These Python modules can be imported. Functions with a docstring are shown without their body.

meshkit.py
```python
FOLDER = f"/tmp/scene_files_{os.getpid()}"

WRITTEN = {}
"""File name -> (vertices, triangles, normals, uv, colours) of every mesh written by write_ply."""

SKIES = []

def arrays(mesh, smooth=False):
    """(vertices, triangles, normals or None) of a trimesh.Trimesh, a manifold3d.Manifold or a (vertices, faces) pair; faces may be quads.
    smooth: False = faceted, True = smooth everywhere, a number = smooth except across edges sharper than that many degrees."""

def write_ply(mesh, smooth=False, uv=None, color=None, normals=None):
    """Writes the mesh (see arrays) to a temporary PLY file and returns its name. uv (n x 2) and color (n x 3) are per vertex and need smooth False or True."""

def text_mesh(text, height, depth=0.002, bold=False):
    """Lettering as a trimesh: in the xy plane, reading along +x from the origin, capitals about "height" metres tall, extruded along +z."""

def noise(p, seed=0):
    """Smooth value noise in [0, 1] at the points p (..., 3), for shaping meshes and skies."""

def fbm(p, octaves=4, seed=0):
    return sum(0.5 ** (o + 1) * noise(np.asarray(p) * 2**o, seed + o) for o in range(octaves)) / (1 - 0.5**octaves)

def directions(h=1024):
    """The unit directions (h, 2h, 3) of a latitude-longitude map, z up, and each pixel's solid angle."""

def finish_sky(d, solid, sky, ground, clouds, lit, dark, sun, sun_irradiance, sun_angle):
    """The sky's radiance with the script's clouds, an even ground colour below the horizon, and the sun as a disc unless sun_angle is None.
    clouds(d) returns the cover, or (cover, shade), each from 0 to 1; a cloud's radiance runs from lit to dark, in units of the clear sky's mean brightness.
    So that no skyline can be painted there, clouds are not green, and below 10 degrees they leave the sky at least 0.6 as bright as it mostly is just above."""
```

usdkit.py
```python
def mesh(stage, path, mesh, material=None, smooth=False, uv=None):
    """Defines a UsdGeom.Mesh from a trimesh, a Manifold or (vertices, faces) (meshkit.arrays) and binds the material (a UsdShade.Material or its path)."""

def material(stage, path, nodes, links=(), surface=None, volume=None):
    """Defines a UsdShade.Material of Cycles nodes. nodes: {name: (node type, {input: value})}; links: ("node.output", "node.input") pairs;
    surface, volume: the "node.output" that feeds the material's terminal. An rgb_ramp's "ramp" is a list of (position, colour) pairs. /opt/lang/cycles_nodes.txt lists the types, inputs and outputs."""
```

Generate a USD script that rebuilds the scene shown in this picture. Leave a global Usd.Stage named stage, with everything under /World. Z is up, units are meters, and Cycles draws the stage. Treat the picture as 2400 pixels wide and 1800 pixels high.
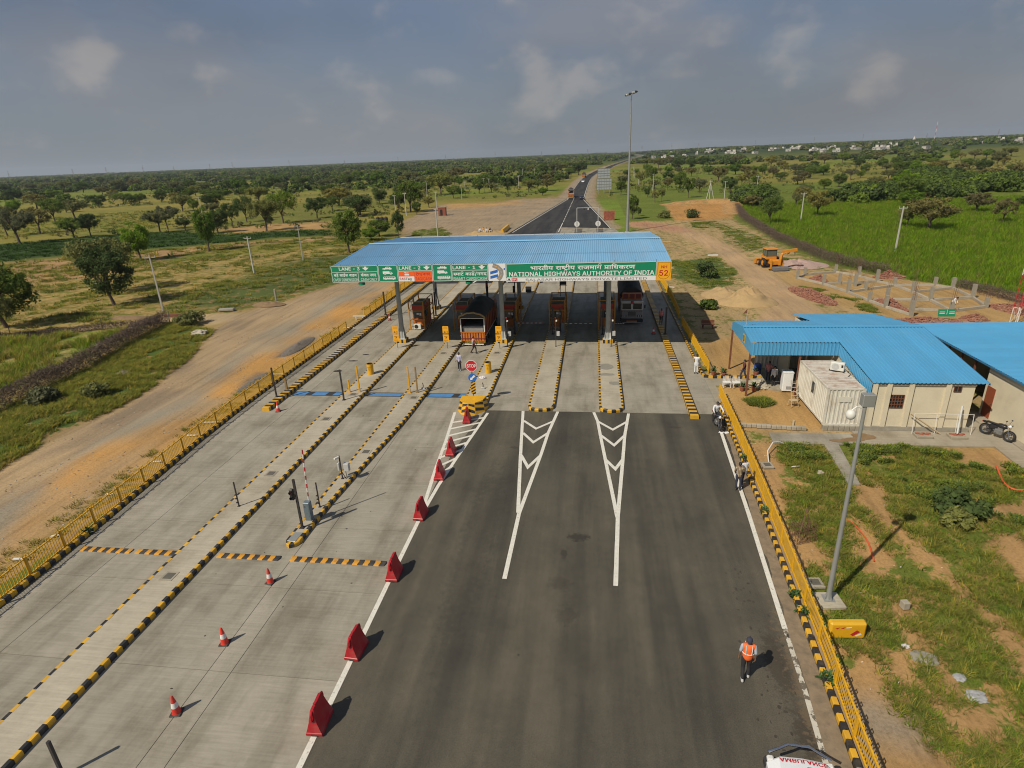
import math, json
import numpy as np
import trimesh
import manifold3d as m3
import shapely
import shapely.geometry as sg
from pxr import Usd, UsdGeom, UsdLux, UsdShade, Gf, Sdf, Vt
import usdkit, meshkit

PI = math.pi
stage = Usd.Stage.CreateInMemory()
UsdGeom.SetStageUpAxis(stage, 'Z'); UsdGeom.SetStageMetersPerUnit(stage, 1.0)
UsdGeom.Xform.Define(stage, '/World')
UsdGeom.Scope.Define(stage, '/World/Looks')

# ------------------------------------------------------------------ camera (a drone 17.4 m above the toll plaza)
CAM_Z = 17.4
pitch, yaw, roll = math.radians(21.075), math.radians(8.267), math.atan(.0408)
fwd = np.array([-math.sin(yaw) * math.cos(pitch), math.cos(yaw) * math.cos(pitch), -math.sin(pitch)])
r0 = np.array([math.cos(yaw), math.sin(yaw), 0.0])
d0 = np.cross(fwd, r0)
c_, s_ = math.cos(roll), math.sin(roll)
right, down = c_ * r0 + s_ * d0, -s_ * r0 + c_ * d0
cam = UsdGeom.Camera.Define(stage, '/World/camera')
cm = np.eye(4); cm[0, :3], cm[1, :3], cm[2, :3], cm[3, :3] = right, -down, -fwd, (0, 0, CAM_Z)
cam.AddTransformOp().Set(Gf.Matrix4d(*cm.ravel().tolist()))
cam.CreateHorizontalApertureAttr(36.0); cam.CreateVerticalApertureAttr(27.0)
cam.CreateFocalLengthAttr(36.0 * 1387 / 2400)
cam.CreateFStopAttr(0.0); cam.CreateClippingRangeAttr(Gf.Vec2f(0.1, 60000))
cam.GetPrim().CreateAttribute('exposure', Sdf.ValueTypeNames.Float).Set(0.0)

# ------------------------------------------------------------------ sun and sky
SUN_AZ, SUN_EL = math.radians(43.0), math.radians(45.5)          # azimuth of the shadows, clockwise from +y
sun_dir = np.array([-math.sin(SUN_AZ) * math.cos(SUN_EL), -math.cos(SUN_AZ) * math.cos(SUN_EL), math.sin(SUN_EL)])
sun = UsdLux.DistantLight.Define(stage, '/World/sun')
sx = np.cross([0, 0, 1.0], sun_dir); sx /= np.linalg.norm(sx); sy = np.cross(sun_dir, sx)
sm = np.eye(4); sm[0, :3], sm[1, :3], sm[2, :3] = sx, sy, sun_dir
sun.AddTransformOp().Set(Gf.Matrix4d(*sm.ravel().tolist()))
sun.CreateIntensityAttr(1.12); sun.CreateAngleAttr(0.53); sun.CreateNormalizeAttr(True)
sun.CreateColorAttr(Gf.Vec3f(1.0, 0.905, 0.75))
sky = UsdLux.DomeLight.Define(stage, '/World/sky')
sky_nodes = {
    'tc': ('texture_coordinate', {}),
    'atm': ('sky_texture', {'sky_type': 'single_scattering', 'sun_disc': False, 'sun_elevation': SUN_EL,
                            'sun_rotation': math.atan2(sun_dir[0], sun_dir[1]), 'altitude': 100.0, 'air_density': 1.0, 'aerosol_density': 2.2}),
    'sep': ('separate_xyz', {}), 'zz': ('math', {'math_type': 'maximum', 'value2': 0.0}),
    'm1': ('mapping', {'scale': (1.0, 1.0, 2.6)}), 'm2': ('mapping', {'scale': (1.0, 1.0, 1.5), 'location': (5.2, 1.1, 0.9)}), 'm3': ('mapping', {'scale': (1.0, 1.0, 2.2), 'location': (7.7, 2.2, 1.0)}),
    'n1': ('noise_texture', {'scale': 3.2, 'detail': 7.0, 'roughness': 0.5, 'distortion': 0.25}),
    'cov': ('map_range', {'range_type': 'smoothstep', 'from_min': 0.40, 'from_max': 0.70, 'to_min': 0.0, 'to_max': 0.60, 'clamp': True}),
    'n2': ('noise_texture', {'scale': 16.0, 'detail': 9.0, 'roughness': 0.54, 'distortion': 0.12}),
    'cum': ('map_range', {'range_type': 'smoothstep', 'from_min': 0.50, 'from_max': 0.88, 'to_min': 0.0, 'to_max': 0.46, 'clamp': True}),
    'n3': ('noise_texture', {'scale': 2.4, 'detail': 4.0}),
    'dark': ('map_range', {'range_type': 'smoothstep', 'from_min': 0.42, 'from_max': 0.70, 'to_min': 1.05, 'to_max': 0.90, 'clamp': True}),
    'hz': ('map_range', {'range_type': 'smoothstep', 'from_min': 0.0, 'from_max': 0.30, 'to_min': 0.92, 'to_max': 0.72, 'clamp': True}),
    'up': ('map_range', {'range_type': 'smoothstep', 'from_min': 0.0, 'from_max': 0.27, 'to_min': 0.0, 'to_max': 1.0, 'clamp': True}),
    'grade': ('mix_color', {'blend_type': 'multiply', 'fac': 1.0, 'b': (0.55, 0.56, 0.62)}),
    'base': ('mix_color', {'a': (2.12, 2.40, 2.64), 'b': (1.45, 1.98, 2.98)}),
    'hazec': ('mix_color', {}),
    'greyc': ('mix_color', {'b': (2.45, 2.48, 2.66)}),
    'cumc': ('mix_color', {'b': (4.4, 4.05, 3.75)}),
    'dk': ('mix_color', {'blend_type': 'multiply', 'fac': 1.0}),
    'dkc': ('combine_color', {}),
    'bg': ('background_shader', {'strength': 0.1}),
}
sky_links = [('tc.generated', 'atm.vector'), ('tc.generated', 'sep.vector'), ('sep.z', 'zz.value1'), ('tc.generated', 'm1.vector'), ('tc.generated', 'm2.vector'), ('tc.generated', 'm3.vector'),
             ('m1.vector', 'n1.vector'), ('m2.vector', 'n2.vector'), ('m3.vector', 'n3.vector'),
             ('n1.fac', 'cov.value'), ('n3.fac', 'dark.value'), ('zz.value', 'hz.value'), ('zz.value', 'up.value'), ('up.result', 'base.fac'),
             ('atm.color', 'grade.a'), ('grade.result', 'hazec.a'), ('base.result', 'hazec.b'), ('hz.result', 'hazec.fac'),
             ('hazec.result', 'greyc.a'), ('cov.result', 'greyc.fac'), ('greyc.result', 'cumc.a'), ('cum.result', 'cumc.fac'),
             ('dark.result', 'dkc.r'), ('dark.result', 'dkc.g'), ('dark.result', 'dkc.b'), ('cumc.result', 'dk.a'), ('dkc.color', 'dk.b'), ('dk.result', 'bg.color')]
# the cumulus puffs that stand over the plain: direction, width, strength
for k, (px, py, pz, rad, amp) in enumerate(((-.64, .758, .122, .045, .30), (-.622, .771, .14, .026, .30), (-.517, .847, .124, .03, .22), (-.359, .925, .124, .04, .24), (-.092, .987, .129, .04, .24), (-.244, .964, .109, .04, .2), (-.314, .946, .078, .045, .2), (-.107, .992, .068, .055, .22), (-.06, .99, .09, .05, .2), (.262, .959, .111, .05, .2), (.366, .928, .066, .055, .24), (.38, .921, .092, .03, .22), (-.01, .993, .114, .06, .18), (.15, .975, .165, .12, .14), (-.75, .64, .19, .2, .14))):
    sky_nodes.update({'pm%d' % k: ('mapping', {'location': (-px / rad, -py / rad, -pz * 1.5 / rad), 'scale': (1 / rad, 1 / rad, 1.5 / rad)}), 'pl%d' % k: ('vector_math', {'math_type': 'length'}), 'pr%d' % k: ('map_range', {'range_type': 'smoothstep', 'from_min': 0.15, 'from_max': 1.5, 'to_min': amp, 'to_max': 0.0, 'clamp': True}), 'pa%d' % k: ('math', {'math_type': 'add'})})
    sky_links += [('tc.generated', 'pm%d.vector' % k), ('pm%d.vector' % k, 'pl%d.vector1' % k), ('pl%d.value' % k, 'pr%d.value' % k), ('pr%d.result' % k, 'pa%d.value1' % k), ('n2.fac' if k == 0 else 'pa%d.value' % (k - 1), 'pa%d.value2' % k)]
sky_nodes['base0'] = ('math', {'math_type': 'subtract', 'value2': 0.06}); sky_links += [('pa14.value', 'base0.value1'), ('base0.value', 'cum.value')]
sky_mat = usdkit.material(stage, '/World/Looks/sky', sky_nodes, sky_links, surface='bg.background')
UsdShade.MaterialBindingAPI.Apply(sky.GetPrim()).Bind(sky_mat)
sky.GetPrim().SetCustomDataByKey('kind', 'structure')

# ------------------------------------------------------------------ helpers
rng = np.random.default_rng(7)
MATS = {}


def mat(name, col, rough=.6, var=.12, scale=3.0, metal=0.0, bump=0.0, bscale=30.0, dirt=None, dscale=1.5, damt=.5, rnd=0.0, spec=.5, coord='object', stretch=None, chip=None, chipc=(.3, .29, .26), chips=.62):
    """A procedural paint, stone or metal: noise in tone, optional dirt blotches, chips and relief."""
    col = np.array(col, float)
    N = {'tc': ('texture_coordinate', {}) if coord == 'object' else ('geometry', {}),
         'n': ('noise_texture', {'scale': scale, 'detail': 6.0, 'roughness': .6}),
         'r': ('rgb_ramp', {'ramp': [(.25, tuple(col * (1 - var))), (.75, tuple(col * (1 + var)))]}),
         'p': ('principled_bsdf', {'roughness': rough, 'metallic': metal, 'specular_ior_level': spec})}
    src = 'tc.object' if coord == 'object' else 'tc.position'
    L = []
    if stretch:
        N['mp'] = ('mapping', {'mapping_type': 'point', 'scale': stretch}); L.append((src, 'mp.vector')); src = 'mp.vector'
    L += [(src, 'n.vector'), ('n.fac', 'r.fac')]
    out = 'r.color'
    if dirt is not None:
        N['dn'] = ('noise_texture', {'scale': dscale, 'detail': 8.0, 'roughness': .65})
        N['dm'] = ('map_range', {'range_type': 'smoothstep', 'from_min': .45, 'from_max': .72, 'to_min': 0.0, 'to_max': damt, 'clamp': True})
        N['dc'] = ('mix_color', {'b': tuple(dirt)})
        L += [(src, 'dn.vector'), ('dn.fac', 'dm.value'), ('dm.result', 'dc.fac'), (out, 'dc.a')]; out = 'dc.result'
    if chip:
        N['cn'] = ('noise_texture', {'scale': chip, 'detail': 6.0, 'roughness': .7})
        N['cmr'] = ('map_range', {'from_min': chips, 'from_max': chips + .03, 'to_min': 0.0, 'to_max': 1.0, 'clamp': True})
        N['cc'] = ('mix_color', {'b': tuple(chipc)})
        L += [(src, 'cn.vector'), ('cn.fac', 'cmr.value'), ('cmr.result', 'cc.fac'), (out, 'cc.a')]; out = 'cc.result'
    if rnd:
        N['oi'] = ('object_info', {}); N['om'] = ('map_range', {'to_min': 1 - rnd, 'to_max': 1 + rnd}); N['ocx'] = ('combine_color', {})
        N['ox'] = ('mix_color', {'blend_type': 'multiply', 'fac': 1.0, 'use_clamp': False} if False else {'blend_type': 'multiply', 'fac': 1.0})
        L += [('oi.random', 'om.value'), ('om.result', 'ocx.r'), ('om.result', 'ocx.g'), ('om.result', 'ocx.b'), (out, 'ox.a'), ('ocx.color', 'ox.b')]; out = 'ox.result'
    L.append((out, 'p.base_color'))
    if bump:
        N['bn'] = ('noise_texture', {'scale': bscale, 'detail': 5.0}); N['bp'] = ('bump', {'strength': bump, 'distance': .01})
        L += [(src, 'bn.vector'), ('bn.fac', 'bp.height'), ('bp.normal', 'p.normal')]
    MATS[name] = usdkit.material(stage, '/World/Looks/' + name, N, L, surface='p.BSDF')
    return name


class MB:
    """Collects shapes that become one mesh."""
    def __init__(self, T=None):
        self.v, self.f, self.n = [], [], 0
        self.T = T

    def add(self, v, f=None):
        if f is None:
            if hasattr(v, 'to_mesh'):
                q = v.to_mesh(); v, f = np.asarray(q.vert_properties)[:, :3], np.asarray(q.tri_verts)
            else:
                v, f = np.asarray(v.vertices), np.asarray(v.faces)
        v = np.asarray(v, float); f = np.asarray(f, int)
        if f.shape[1] == 4:
            f = np.vstack([f[:, [0, 1, 2]], f[:, [0, 2, 3]]])
        if self.T is not None:
            v = v @ self.T[:3, :3].T + self.T[:3, 3]
        self.v.append(v); self.f.append(f + self.n); self.n += len(v)
        return self

    def box(self, c, s, rz=0.0, M=None, taper=1.0):
        x, y, z = np.array(s) / 2
        v = np.array([[-x, -y, -z], [x, -y, -z], [x, y, -z], [-x, y, -z], [-x, -y, z], [x, -y, z], [x, y, z], [-x, y, z]], float)
        v[4:, :2] *= taper
        if M is not None: v = v @ np.asarray(M)[:3, :3].T
        if rz:
            a, b = math.cos(rz), math.sin(rz); v = np.stack([v[:, 0] * a - v[:, 1] * b, v[:, 0] * b + v[:, 1] * a, v[:, 2]], 1)
        return self.add(v + np.array(c, float), BOXF)

    def rbox(self, c, s, r=.03, rz=0.0):
        """a box with chamfered edges"""
        s = np.array(s, float); r = min(r, s.min() * .45)
        pts = []
        for k in range(3):
            h = s / 2 - r; h[k] = s[k] / 2
            for q in np.ndindex(2, 2, 2): pts.append([(2 * q[i] - 1) * h[i] for i in range(3)])
        m = m3.Manifold.hull_points(np.array(pts))
        q = m.to_mesh(); v = np.asarray(q.vert_properties)[:, :3].astype(float)
        if rz:
            a, b = math.cos(rz), math.sin(rz); v = np.stack([v[:, 0] * a - v[:, 1] * b, v[:, 0] * b + v[:, 1] * a, v[:, 2]], 1)
        return self.add(v + np.array(c, float), np.asarray(q.tri_verts))

    def cyl(self, p0, p1, r0, r1=None, n=10, caps=True):
        p0, p1 = np.array(p0, float), np.array(p1, float); r1 = r0 if r1 is None else r1
        t = p1 - p0; L = np.linalg.norm(t)
        if L < 1e-9: return self
        t /= L; a = np.cross(t, [0, 0, 1.0] if abs(t[2]) < .9 else [1.0, 0, 0]); a /= np.linalg.norm(a); b = np.cross(t, a)
        ang = np.arange(n) * 2 * PI / n; ring = np.cos(ang)[:, None] * a + np.sin(ang)[:, None] * b
        v = np.vstack([p0 + ring * r0, p1 + ring * r1]); i = np.arange(n); j = (i + 1) % n
        f = np.vstack([np.stack([i, j, j + n], 1), np.stack([i, j + n, i + n], 1)])
        if caps:
            v = np.vstack([v, p0, p1]); f = np.vstack([f, np.stack([j, i, np.full(n, 2 * n)], 1), np.stack([i + n, j + n, np.full(n, 2 * n + 1)], 1)])
        return self.add(v, f)

    def tube(self, pts, r, n=6):
        pts = np.array(pts, float); r = np.broadcast_to(r, (len(pts),))
        t = np.gradient(pts, axis=0); t /= np.linalg.norm(t, axis=1, keepdims=True) + 1e-12
        V = []; prev = None
        for k in range(len(pts)):
            ref = prev if prev is not None else (np.array([0, 0, 1.0]) if abs(t[k][2]) < .9 else np.array([1.0, 0, 0]))
            a = ref - t[k] * (ref @ t[k]); a /= np.linalg.norm(a) + 1e-12; prev = a; b = np.cross(t[k], a)
            ang = np.arange(n) * 2 * PI / n
            V.append(pts[k] + r[k] * (np.cos(ang)[:, None] * a + np.sin(ang)[:, None] * b))
        F = []
        for k in range(len(pts) - 1):
            for i in range(n):
                j = (i + 1) % n; F.append([k * n + i, k * n + j, (k + 1) * n + j]); F.append([k * n + i, (k + 1) * n + j, (k + 1) * n + i])
        for i in range(1, n - 1):
            F.append([0, i + 1, i]); m = (len(pts) - 1) * n; F.append([m, m + i, m + i + 1])
        return self.add(np.vstack(V), np.array(F))

    def lathe(self, prof, n=16, c=(0, 0, 0)):
        """prof: (radius, z) pairs turned about the z axis"""
        prof = np.array(prof, float); k = len(prof); ang = np.arange(n) * 2 * PI / n
        v = np.stack([prof[:, None, 0] * np.cos(ang), prof[:, None, 0] * np.sin(ang), np.broadcast_to(prof[:, None, 1], (k, n))], -1).reshape(-1, 3)
        f = []
        for a in range(k - 1):
            for i in range(n):
                j = (i + 1) % n; f += [[a * n + i, a * n + j, (a + 1) * n + j], [a * n + i, (a + 1) * n + j, (a + 1) * n + i]]
        return self.add(v + np.array(c, float), np.array(f))

    def prism(self, poly, z0, z1, M=None, c=(0, 0, 0)):
        """poly (xy points or shapely polygon) extruded from z0 to z1, then turned by M and moved to c"""
        p = poly if hasattr(poly, 'exterior') else sg.Polygon(poly)
        t = trimesh.creation.extrude_polygon(p, z1 - z0, engine='earcut')
        v = np.array(t.vertices) + [0, 0, z0]
        if M is not None: v = v @ np.asarray(M)[:3, :3].T
        return self.add(v + np.array(c, float), np.array(t.faces))

    def quad(self, a, b, c, d):
        return self.add(np.array([a, b, c, d], float), np.array([[0, 1, 2], [0, 2, 3]]))

    def torus(self, c, R, r, axis='x', n=18, m=8):
        a = np.arange(n) * 2 * PI / n; b = np.arange(m) * 2 * PI / m
        A, B = np.meshgrid(a, b, indexing='ij'); x = (R + r * np.cos(B)) * np.cos(A); y = (R + r * np.cos(B)) * np.sin(A); z = r * np.sin(B)
        P = {'z': (x, y, z), 'x': (z, x, y), 'y': (x, z, y)}[axis]
        v = np.stack(P, -1).reshape(-1, 3); i, j = np.meshgrid(np.arange(n), np.arange(m), indexing='ij')
        q = np.stack([i * m + j, ((i + 1) % n) * m + j, ((i + 1) % n) * m + (j + 1) % m, i * m + (j + 1) % m], -1).reshape(-1, 4)
        if axis == 'y': q = q[:, ::-1]
        return self.add(v + np.array(c, float), q)

    def get(self):
        return np.vstack(self.v), np.vstack(self.f)


BOXF = np.array([[0, 2, 1], [0, 3, 2], [4, 5, 6], [4, 6, 7], [0, 1, 5], [0, 5, 4], [1, 2, 6], [1, 6, 5], [2, 3, 7], [2, 7, 6], [3, 0, 4], [3, 4, 7]])
XZ = np.array([[1, 0, 0], [0, 0, -1], [0, 1, 0]], float)     # xy drawing -> upright, facing -y (its z goes to -y)
YZ = np.array([[0, 0, 1], [1, 0, 0], [0, 1, 0]], float)      # xy drawing -> (y, z), thickness along x
COUNT = {}


def rotz(a):
    c, s = math.cos(a), math.sin(a); return np.array([[c, -s, 0], [s, c, 0], [0, 0, 1.0]])


def rotx(a):
    c, s = math.cos(a), math.sin(a); return np.array([[1.0, 0, 0], [0, c, -s], [0, s, c]])


def roty(a):
    c, s = math.cos(a), math.sin(a); return np.array([[c, 0, s], [0, 1.0, 0], [-s, 0, c]])


def xf(R=None, t=(0, 0, 0)):
    M = np.eye(4)
    if R is not None: M[:3, :3] = R
    M[:3, 3] = t
    return M


def path_for(name, parent):
    base = (parent.GetPath().pathString if parent is not None else '/World') + '/' + name
    k = COUNT.get(base, 0); COUNT[base] = k + 1
    return base if k == 0 else '%s_%03d' % (base, k)


def tag(p, label=None, cat=None, group=None, kind=None):
    p = p.GetPrim() if hasattr(p, 'GetPrim') else p
    for k, v in (('label', label), ('category', cat), ('group', group), ('kind', kind)):
        if v: p.SetCustomDataByKey(k, v)
    return p


def obj(name, mb, m, parent=None, smooth=False, label=None, cat=None, group=None, kind=None):
    data = mb.get() if isinstance(mb, MB) else mb
    g = usdkit.mesh(stage, path_for(name, parent), data, MATS[m] if isinstance(m, str) else m, smooth=smooth)
    return tag(g, label, cat, group, kind)


def thing(name, label=None, cat=None, loc=(0, 0, 0), rz=0.0, group=None, kind=None, scale=(1, 1, 1), parent=None):
    x = UsdGeom.Xform.Define(stage, path_for(name, parent))
    x.AddTranslateOp().Set(Gf.Vec3d(*map(float, loc))); x.AddRotateZOp().Set(math.degrees(rz)); x.AddScaleOp().Set(Gf.Vec3f(*map(float, scale)))
    return tag(x, label, cat, group, kind)


def dup(src, name, label, cat, loc, rz=0.0, group=None, scale=(1, 1, 1)):
    p = thing(name, label, cat, loc, rz, group, None, scale)
    p.GetReferences().AddInternalReference(src.GetPath()); p.SetInstanceable(True)
    return p


def instancer(name, protos, pos, idx, rz, sc, parent=None, kind='stuff', label=None, cat=None):
    """many loose copies as one piece of stuff; protos: list of (name, mesh, material)"""
    pi = UsdGeom.PointInstancer.Define(stage, path_for(name, parent))
    for n, mb, m in protos:
        g = usdkit.mesh(stage, path_for(n, pi.GetPrim()), mb.get() if isinstance(mb, MB) else mb, MATS[m]); pi.CreatePrototypesRel().AddTarget(g.GetPath())
    pi.CreateProtoIndicesAttr(Vt.IntArray.FromNumpy(np.asarray(idx, np.int32)))
    pi.CreatePositionsAttr(Vt.Vec3fArray.FromNumpy(np.asarray(pos, np.float32)))
    h = np.asarray(rz) / 2
    pi.CreateOrientationsAttr(Vt.QuathArray([Gf.Quath(float(math.cos(a)), 0.0, 0.0, float(math.sin(a))) for a in h]))
    sc = np.asarray(sc, np.float32); sc = np.repeat(sc[:, None], 3, 1) if sc.ndim == 1 else sc
    pi.CreateScalesAttr(Vt.Vec3fArray.FromNumpy(sc))
    return tag(pi, label, cat, None, kind)


def pip(poly, x, y):
    """which points lie inside a polygon"""
    return shapely.contains_xy(sg.Polygon(poly).buffer(0), x, y)


def soft(poly, x, y, w):
    """1 inside the polygon, 0 outside, with a soft border of width w"""
    p = sg.Polygon(poly).buffer(0); shapely.prepare(p)
    x0, y0, x1, y1 = p.bounds; out = np.zeros(len(x)); near = (x > x0 - 3 * w) & (x < x1 + 3 * w) & (y > y0 - 3 * w) & (y < y1 + 3 * w)
    if near.any():
        pts = shapely.points(x[near], y[near]); inside = shapely.contains_xy(p, x[near], y[near]); d = shapely.distance(p.boundary, pts)
        out[near] = np.clip(.5 + np.where(inside, d, -d) / w, 0, 1)
    return out
# ------------------------------------------------------------------ ground
def fbm2(x, y, s, o=4, seed=0):
    return meshkit.fbm(np.stack([np.asarray(x, float) / s, np.asarray(y, float) / s, np.full(np.shape(x), 3.7)], -1), o, seed)


def paved(x, y):
    return (x > -27.2) & (x < 9.6) & (y < 152)


HW_C = np.array([(-8, 90), (-8, 145), (-7.6, 257), (-7.2, 350), (-6.2, 440), (-3.5, 520), (3, 620), (17, 800), (43, 1050), (103, 1700), (170, 2300)], float)   # centre line of the far highway


def hw_dist(x, y):
    return np.abs(np.asarray(x) - np.interp(y, HW_C[:, 1], HW_C[:, 0]))


def ground_z(x, y):
    x = np.asarray(x, float); y = np.asarray(y, float)
    d = np.hypot(x, y)
    dx = np.maximum(np.maximum(-27.2 - x, x - 9.6), 0) ; dy = np.maximum(y - 150, 0)
    away = np.where((x > -27.2) & (x < 9.6), 0, dx)
    hw = np.clip((hw_dist(x, y) - 8) / 10, 0, 1)
    near = np.clip(away / 3, 0, 1)
    flat = ((x > 10.5) & (x < 40) & (y > 31) & (y < 56)) | ((x > 9) & (x < 60) & (y > 58) & (y < 96))
    z = -.06 + near * np.where(flat, 0.02, 1) * ((fbm2(x, y, 6, 3) - .5) * .42 + (fbm2(x, y, 1.3, 2, 5) - .5) * .06)
    amp = np.clip((d - 220) / 900, 0, 1)
    z = z + hw * amp * (fbm2(x, y, 170, 3, 9) - .45) * 7.0
    z = z + hw * np.clip((d - 1300) / 2500, 0, 1) * (fbm2(x, y, 900, 3, 21) - .38) * 10.0
    rr = np.clip((d - 800) / 900, 0, 1); z = z + rr * rr * (3 - 2 * rr) * np.clip((x / np.maximum(y, 1) - .06) / .12, 0, 1) * 7.5
    return z


def axis(lo, hi, step, far_lo, far_hi, grow=1.16):
    a = list(np.arange(lo, hi + step / 2, step)); s = step; v = a[-1]
    while v < far_hi:
        s *= grow; v += s; a.append(v)
    s = step; v = lo; b = []
    while v > far_lo:
        s *= grow; v -= s; b.append(v)
    return np.array(b[::-1] + a)


SAND, PALE, ORANGE, BROWN, GRAVEL, OLDTAR = (.40, .25, .105), (.40, .30, .17), (.46, .255, .085), (.27, .17, .08), (.16, .135, .105), (.275, .24, .18)
GREEN, DKGREEN, YELLOW, BRIGHT, CROP, OLIVE = (.125, .15, .024), (.034, .056, .016), (.23, .195, .045), (.14, .20, .026), (.09, .155, .014), (.16, .135, .034)
# outlines of the fields, tracks and patches, in metres
P_DARK = [(-162.3, 146.4), (-148.7, 156.1), (-127.1, 169.0), (-98.6, 158.1), (-82.8, 164.0), (-71.4, 159.6), (-66.6, 148.5), (-83.1, 145.6), (-90.0, 139.6), (-101.0, 132.9), (-116.5, 125.5), (-129.1, 115.1), (-190, 70), (-230, 95)]
P_YEL = [(-300, 80), (-175.3, 158.7), (-145.7, 175.7), (-131.4, 174.9), (-210.5, 284.1), (-245.7, 269.5), (-330, 180)]
P_BROWN = [(-200, 60), (-125.7, 111.9), (-119.6, 117.2), (-98.5, 129.5), (-88.9, 137.7), (-66.0, 148.4), (-62.4, 138.8), (-84.0, 133.8), (-85.7, 125.0), (-90.8, 118.9), (-89.8, 94.4), (-95.0, 88.7), (-108.4, 85)]
P_SANDMID = [(-115.3, 175.3), (-102.1, 180.3), (-84.7, 187.5), (-73.6, 162.2), (-91.6, 161.2), (-103.2, 159.0)]
P_GNEAR = [(-58.3, 95.6), (-60.2, 107.5), (-52.6, 114), (-44, 118), (-38.3, 88.2), (-42.4, 79), (-47.2, 69.5), (-58, 74)]
P_CROPL = [(-66.5, 56.2), (-59.0, 59.5), (-53.7, 60.7), (-52.0, 56.6), (-51.3, 51.2), (-50.1, 43.2), (-49.5, 34), (-64, 28), (-90, 38)]
P_PATHL = [(-110, 40), (-68.9, 58.4), (-63.0, 60.8), (-58.4, 63.5), (-54.0, 66.9), (-50.8, 68.3), (-45, 69), (-43, 66), (-45, 63), (-49.8, 65.8), (-52.1, 64.2), (-56.9, 61.4), (-61.9, 59.5), (-67.8, 57.0), (-110, 38.5)]
P_VERGE = [(-36.5, 5), (-37.6, 28.9), (-38.0, 34.8), (-37.4, 38.6), (-37.8, 43.1), (-39.4, 51.1), (-43.5, 61.0), (-44.5, 68.5), (-43.8, 72.6), (-41.2, 76.1), (-41.1, 79.2), (-38.9, 86), (-33, 105), (-27, 112), (-27, 5)]
P_TAR = [(-32.5, 5), (-33.7, 25.2), (-33.3, 28.6), (-34.2, 33.1), (-34.1, 37.6), (-33.9, 43.8), (-37.0, 59.2), (-36.2, 71.3), (-35.5, 82.6), (-32.5, 95), (-29, 104), (-28, 96), (-30.6, 83.4), (-32.7, 75.6), (-33.1, 70.8), (-32.9, 62.1), (-32.5, 58.4), (-33.3, 51.9), (-31.2, 39.8), (-32.5, 35.8), (-33.6, 32.6), (-33.4, 30.2), (-31.6, 24.9), (-30.2, 21), (-29, 5)]
P_GRAV1 = [(-29.2, 41.9), (-29.9, 44.4), (-29.9, 46.8), (-28.7, 47), (-28.0, 45.4), (-28.3, 42.4), (-28.5, 40.5)]
P_GRAV2 = [(-30.8, 51.1), (-31.0, 53.5), (-30.9, 58.1), (-29.7, 58.2), (-28.8, 55.8), (-29.0, 53.2), (-29.8, 51.4)]
P_PLAIN = [(-57.7, 178), (-62, 240.9), (-32.6, 256), (-19.0, 270), (-11, 258), (-19.5, 150), (-26, 112), (-34, 105), (-40, 140), (-46.1, 145.4)]
P_BAND = [(-60.3, 240.9), (-32.6, 254.4), (-24.4, 245.0), (-38.0, 227.8), (-55.3, 226.0)]
P_GREENB = [(-47, 156), (-40.6, 161.5), (-34.6, 145.8), (-36, 136), (-44.1, 142)]
P_CROPR = [(43.7, 196), (50, 203), (72, 200), (92, 200), (140, 206), (110, 140), (70, 76), (49.8, 75.3), (46, 79.5), (40.3, 87), (38.0, 96), (39, 109.3), (37.5, 127.4), (39, 150), (40, 170)]
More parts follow.
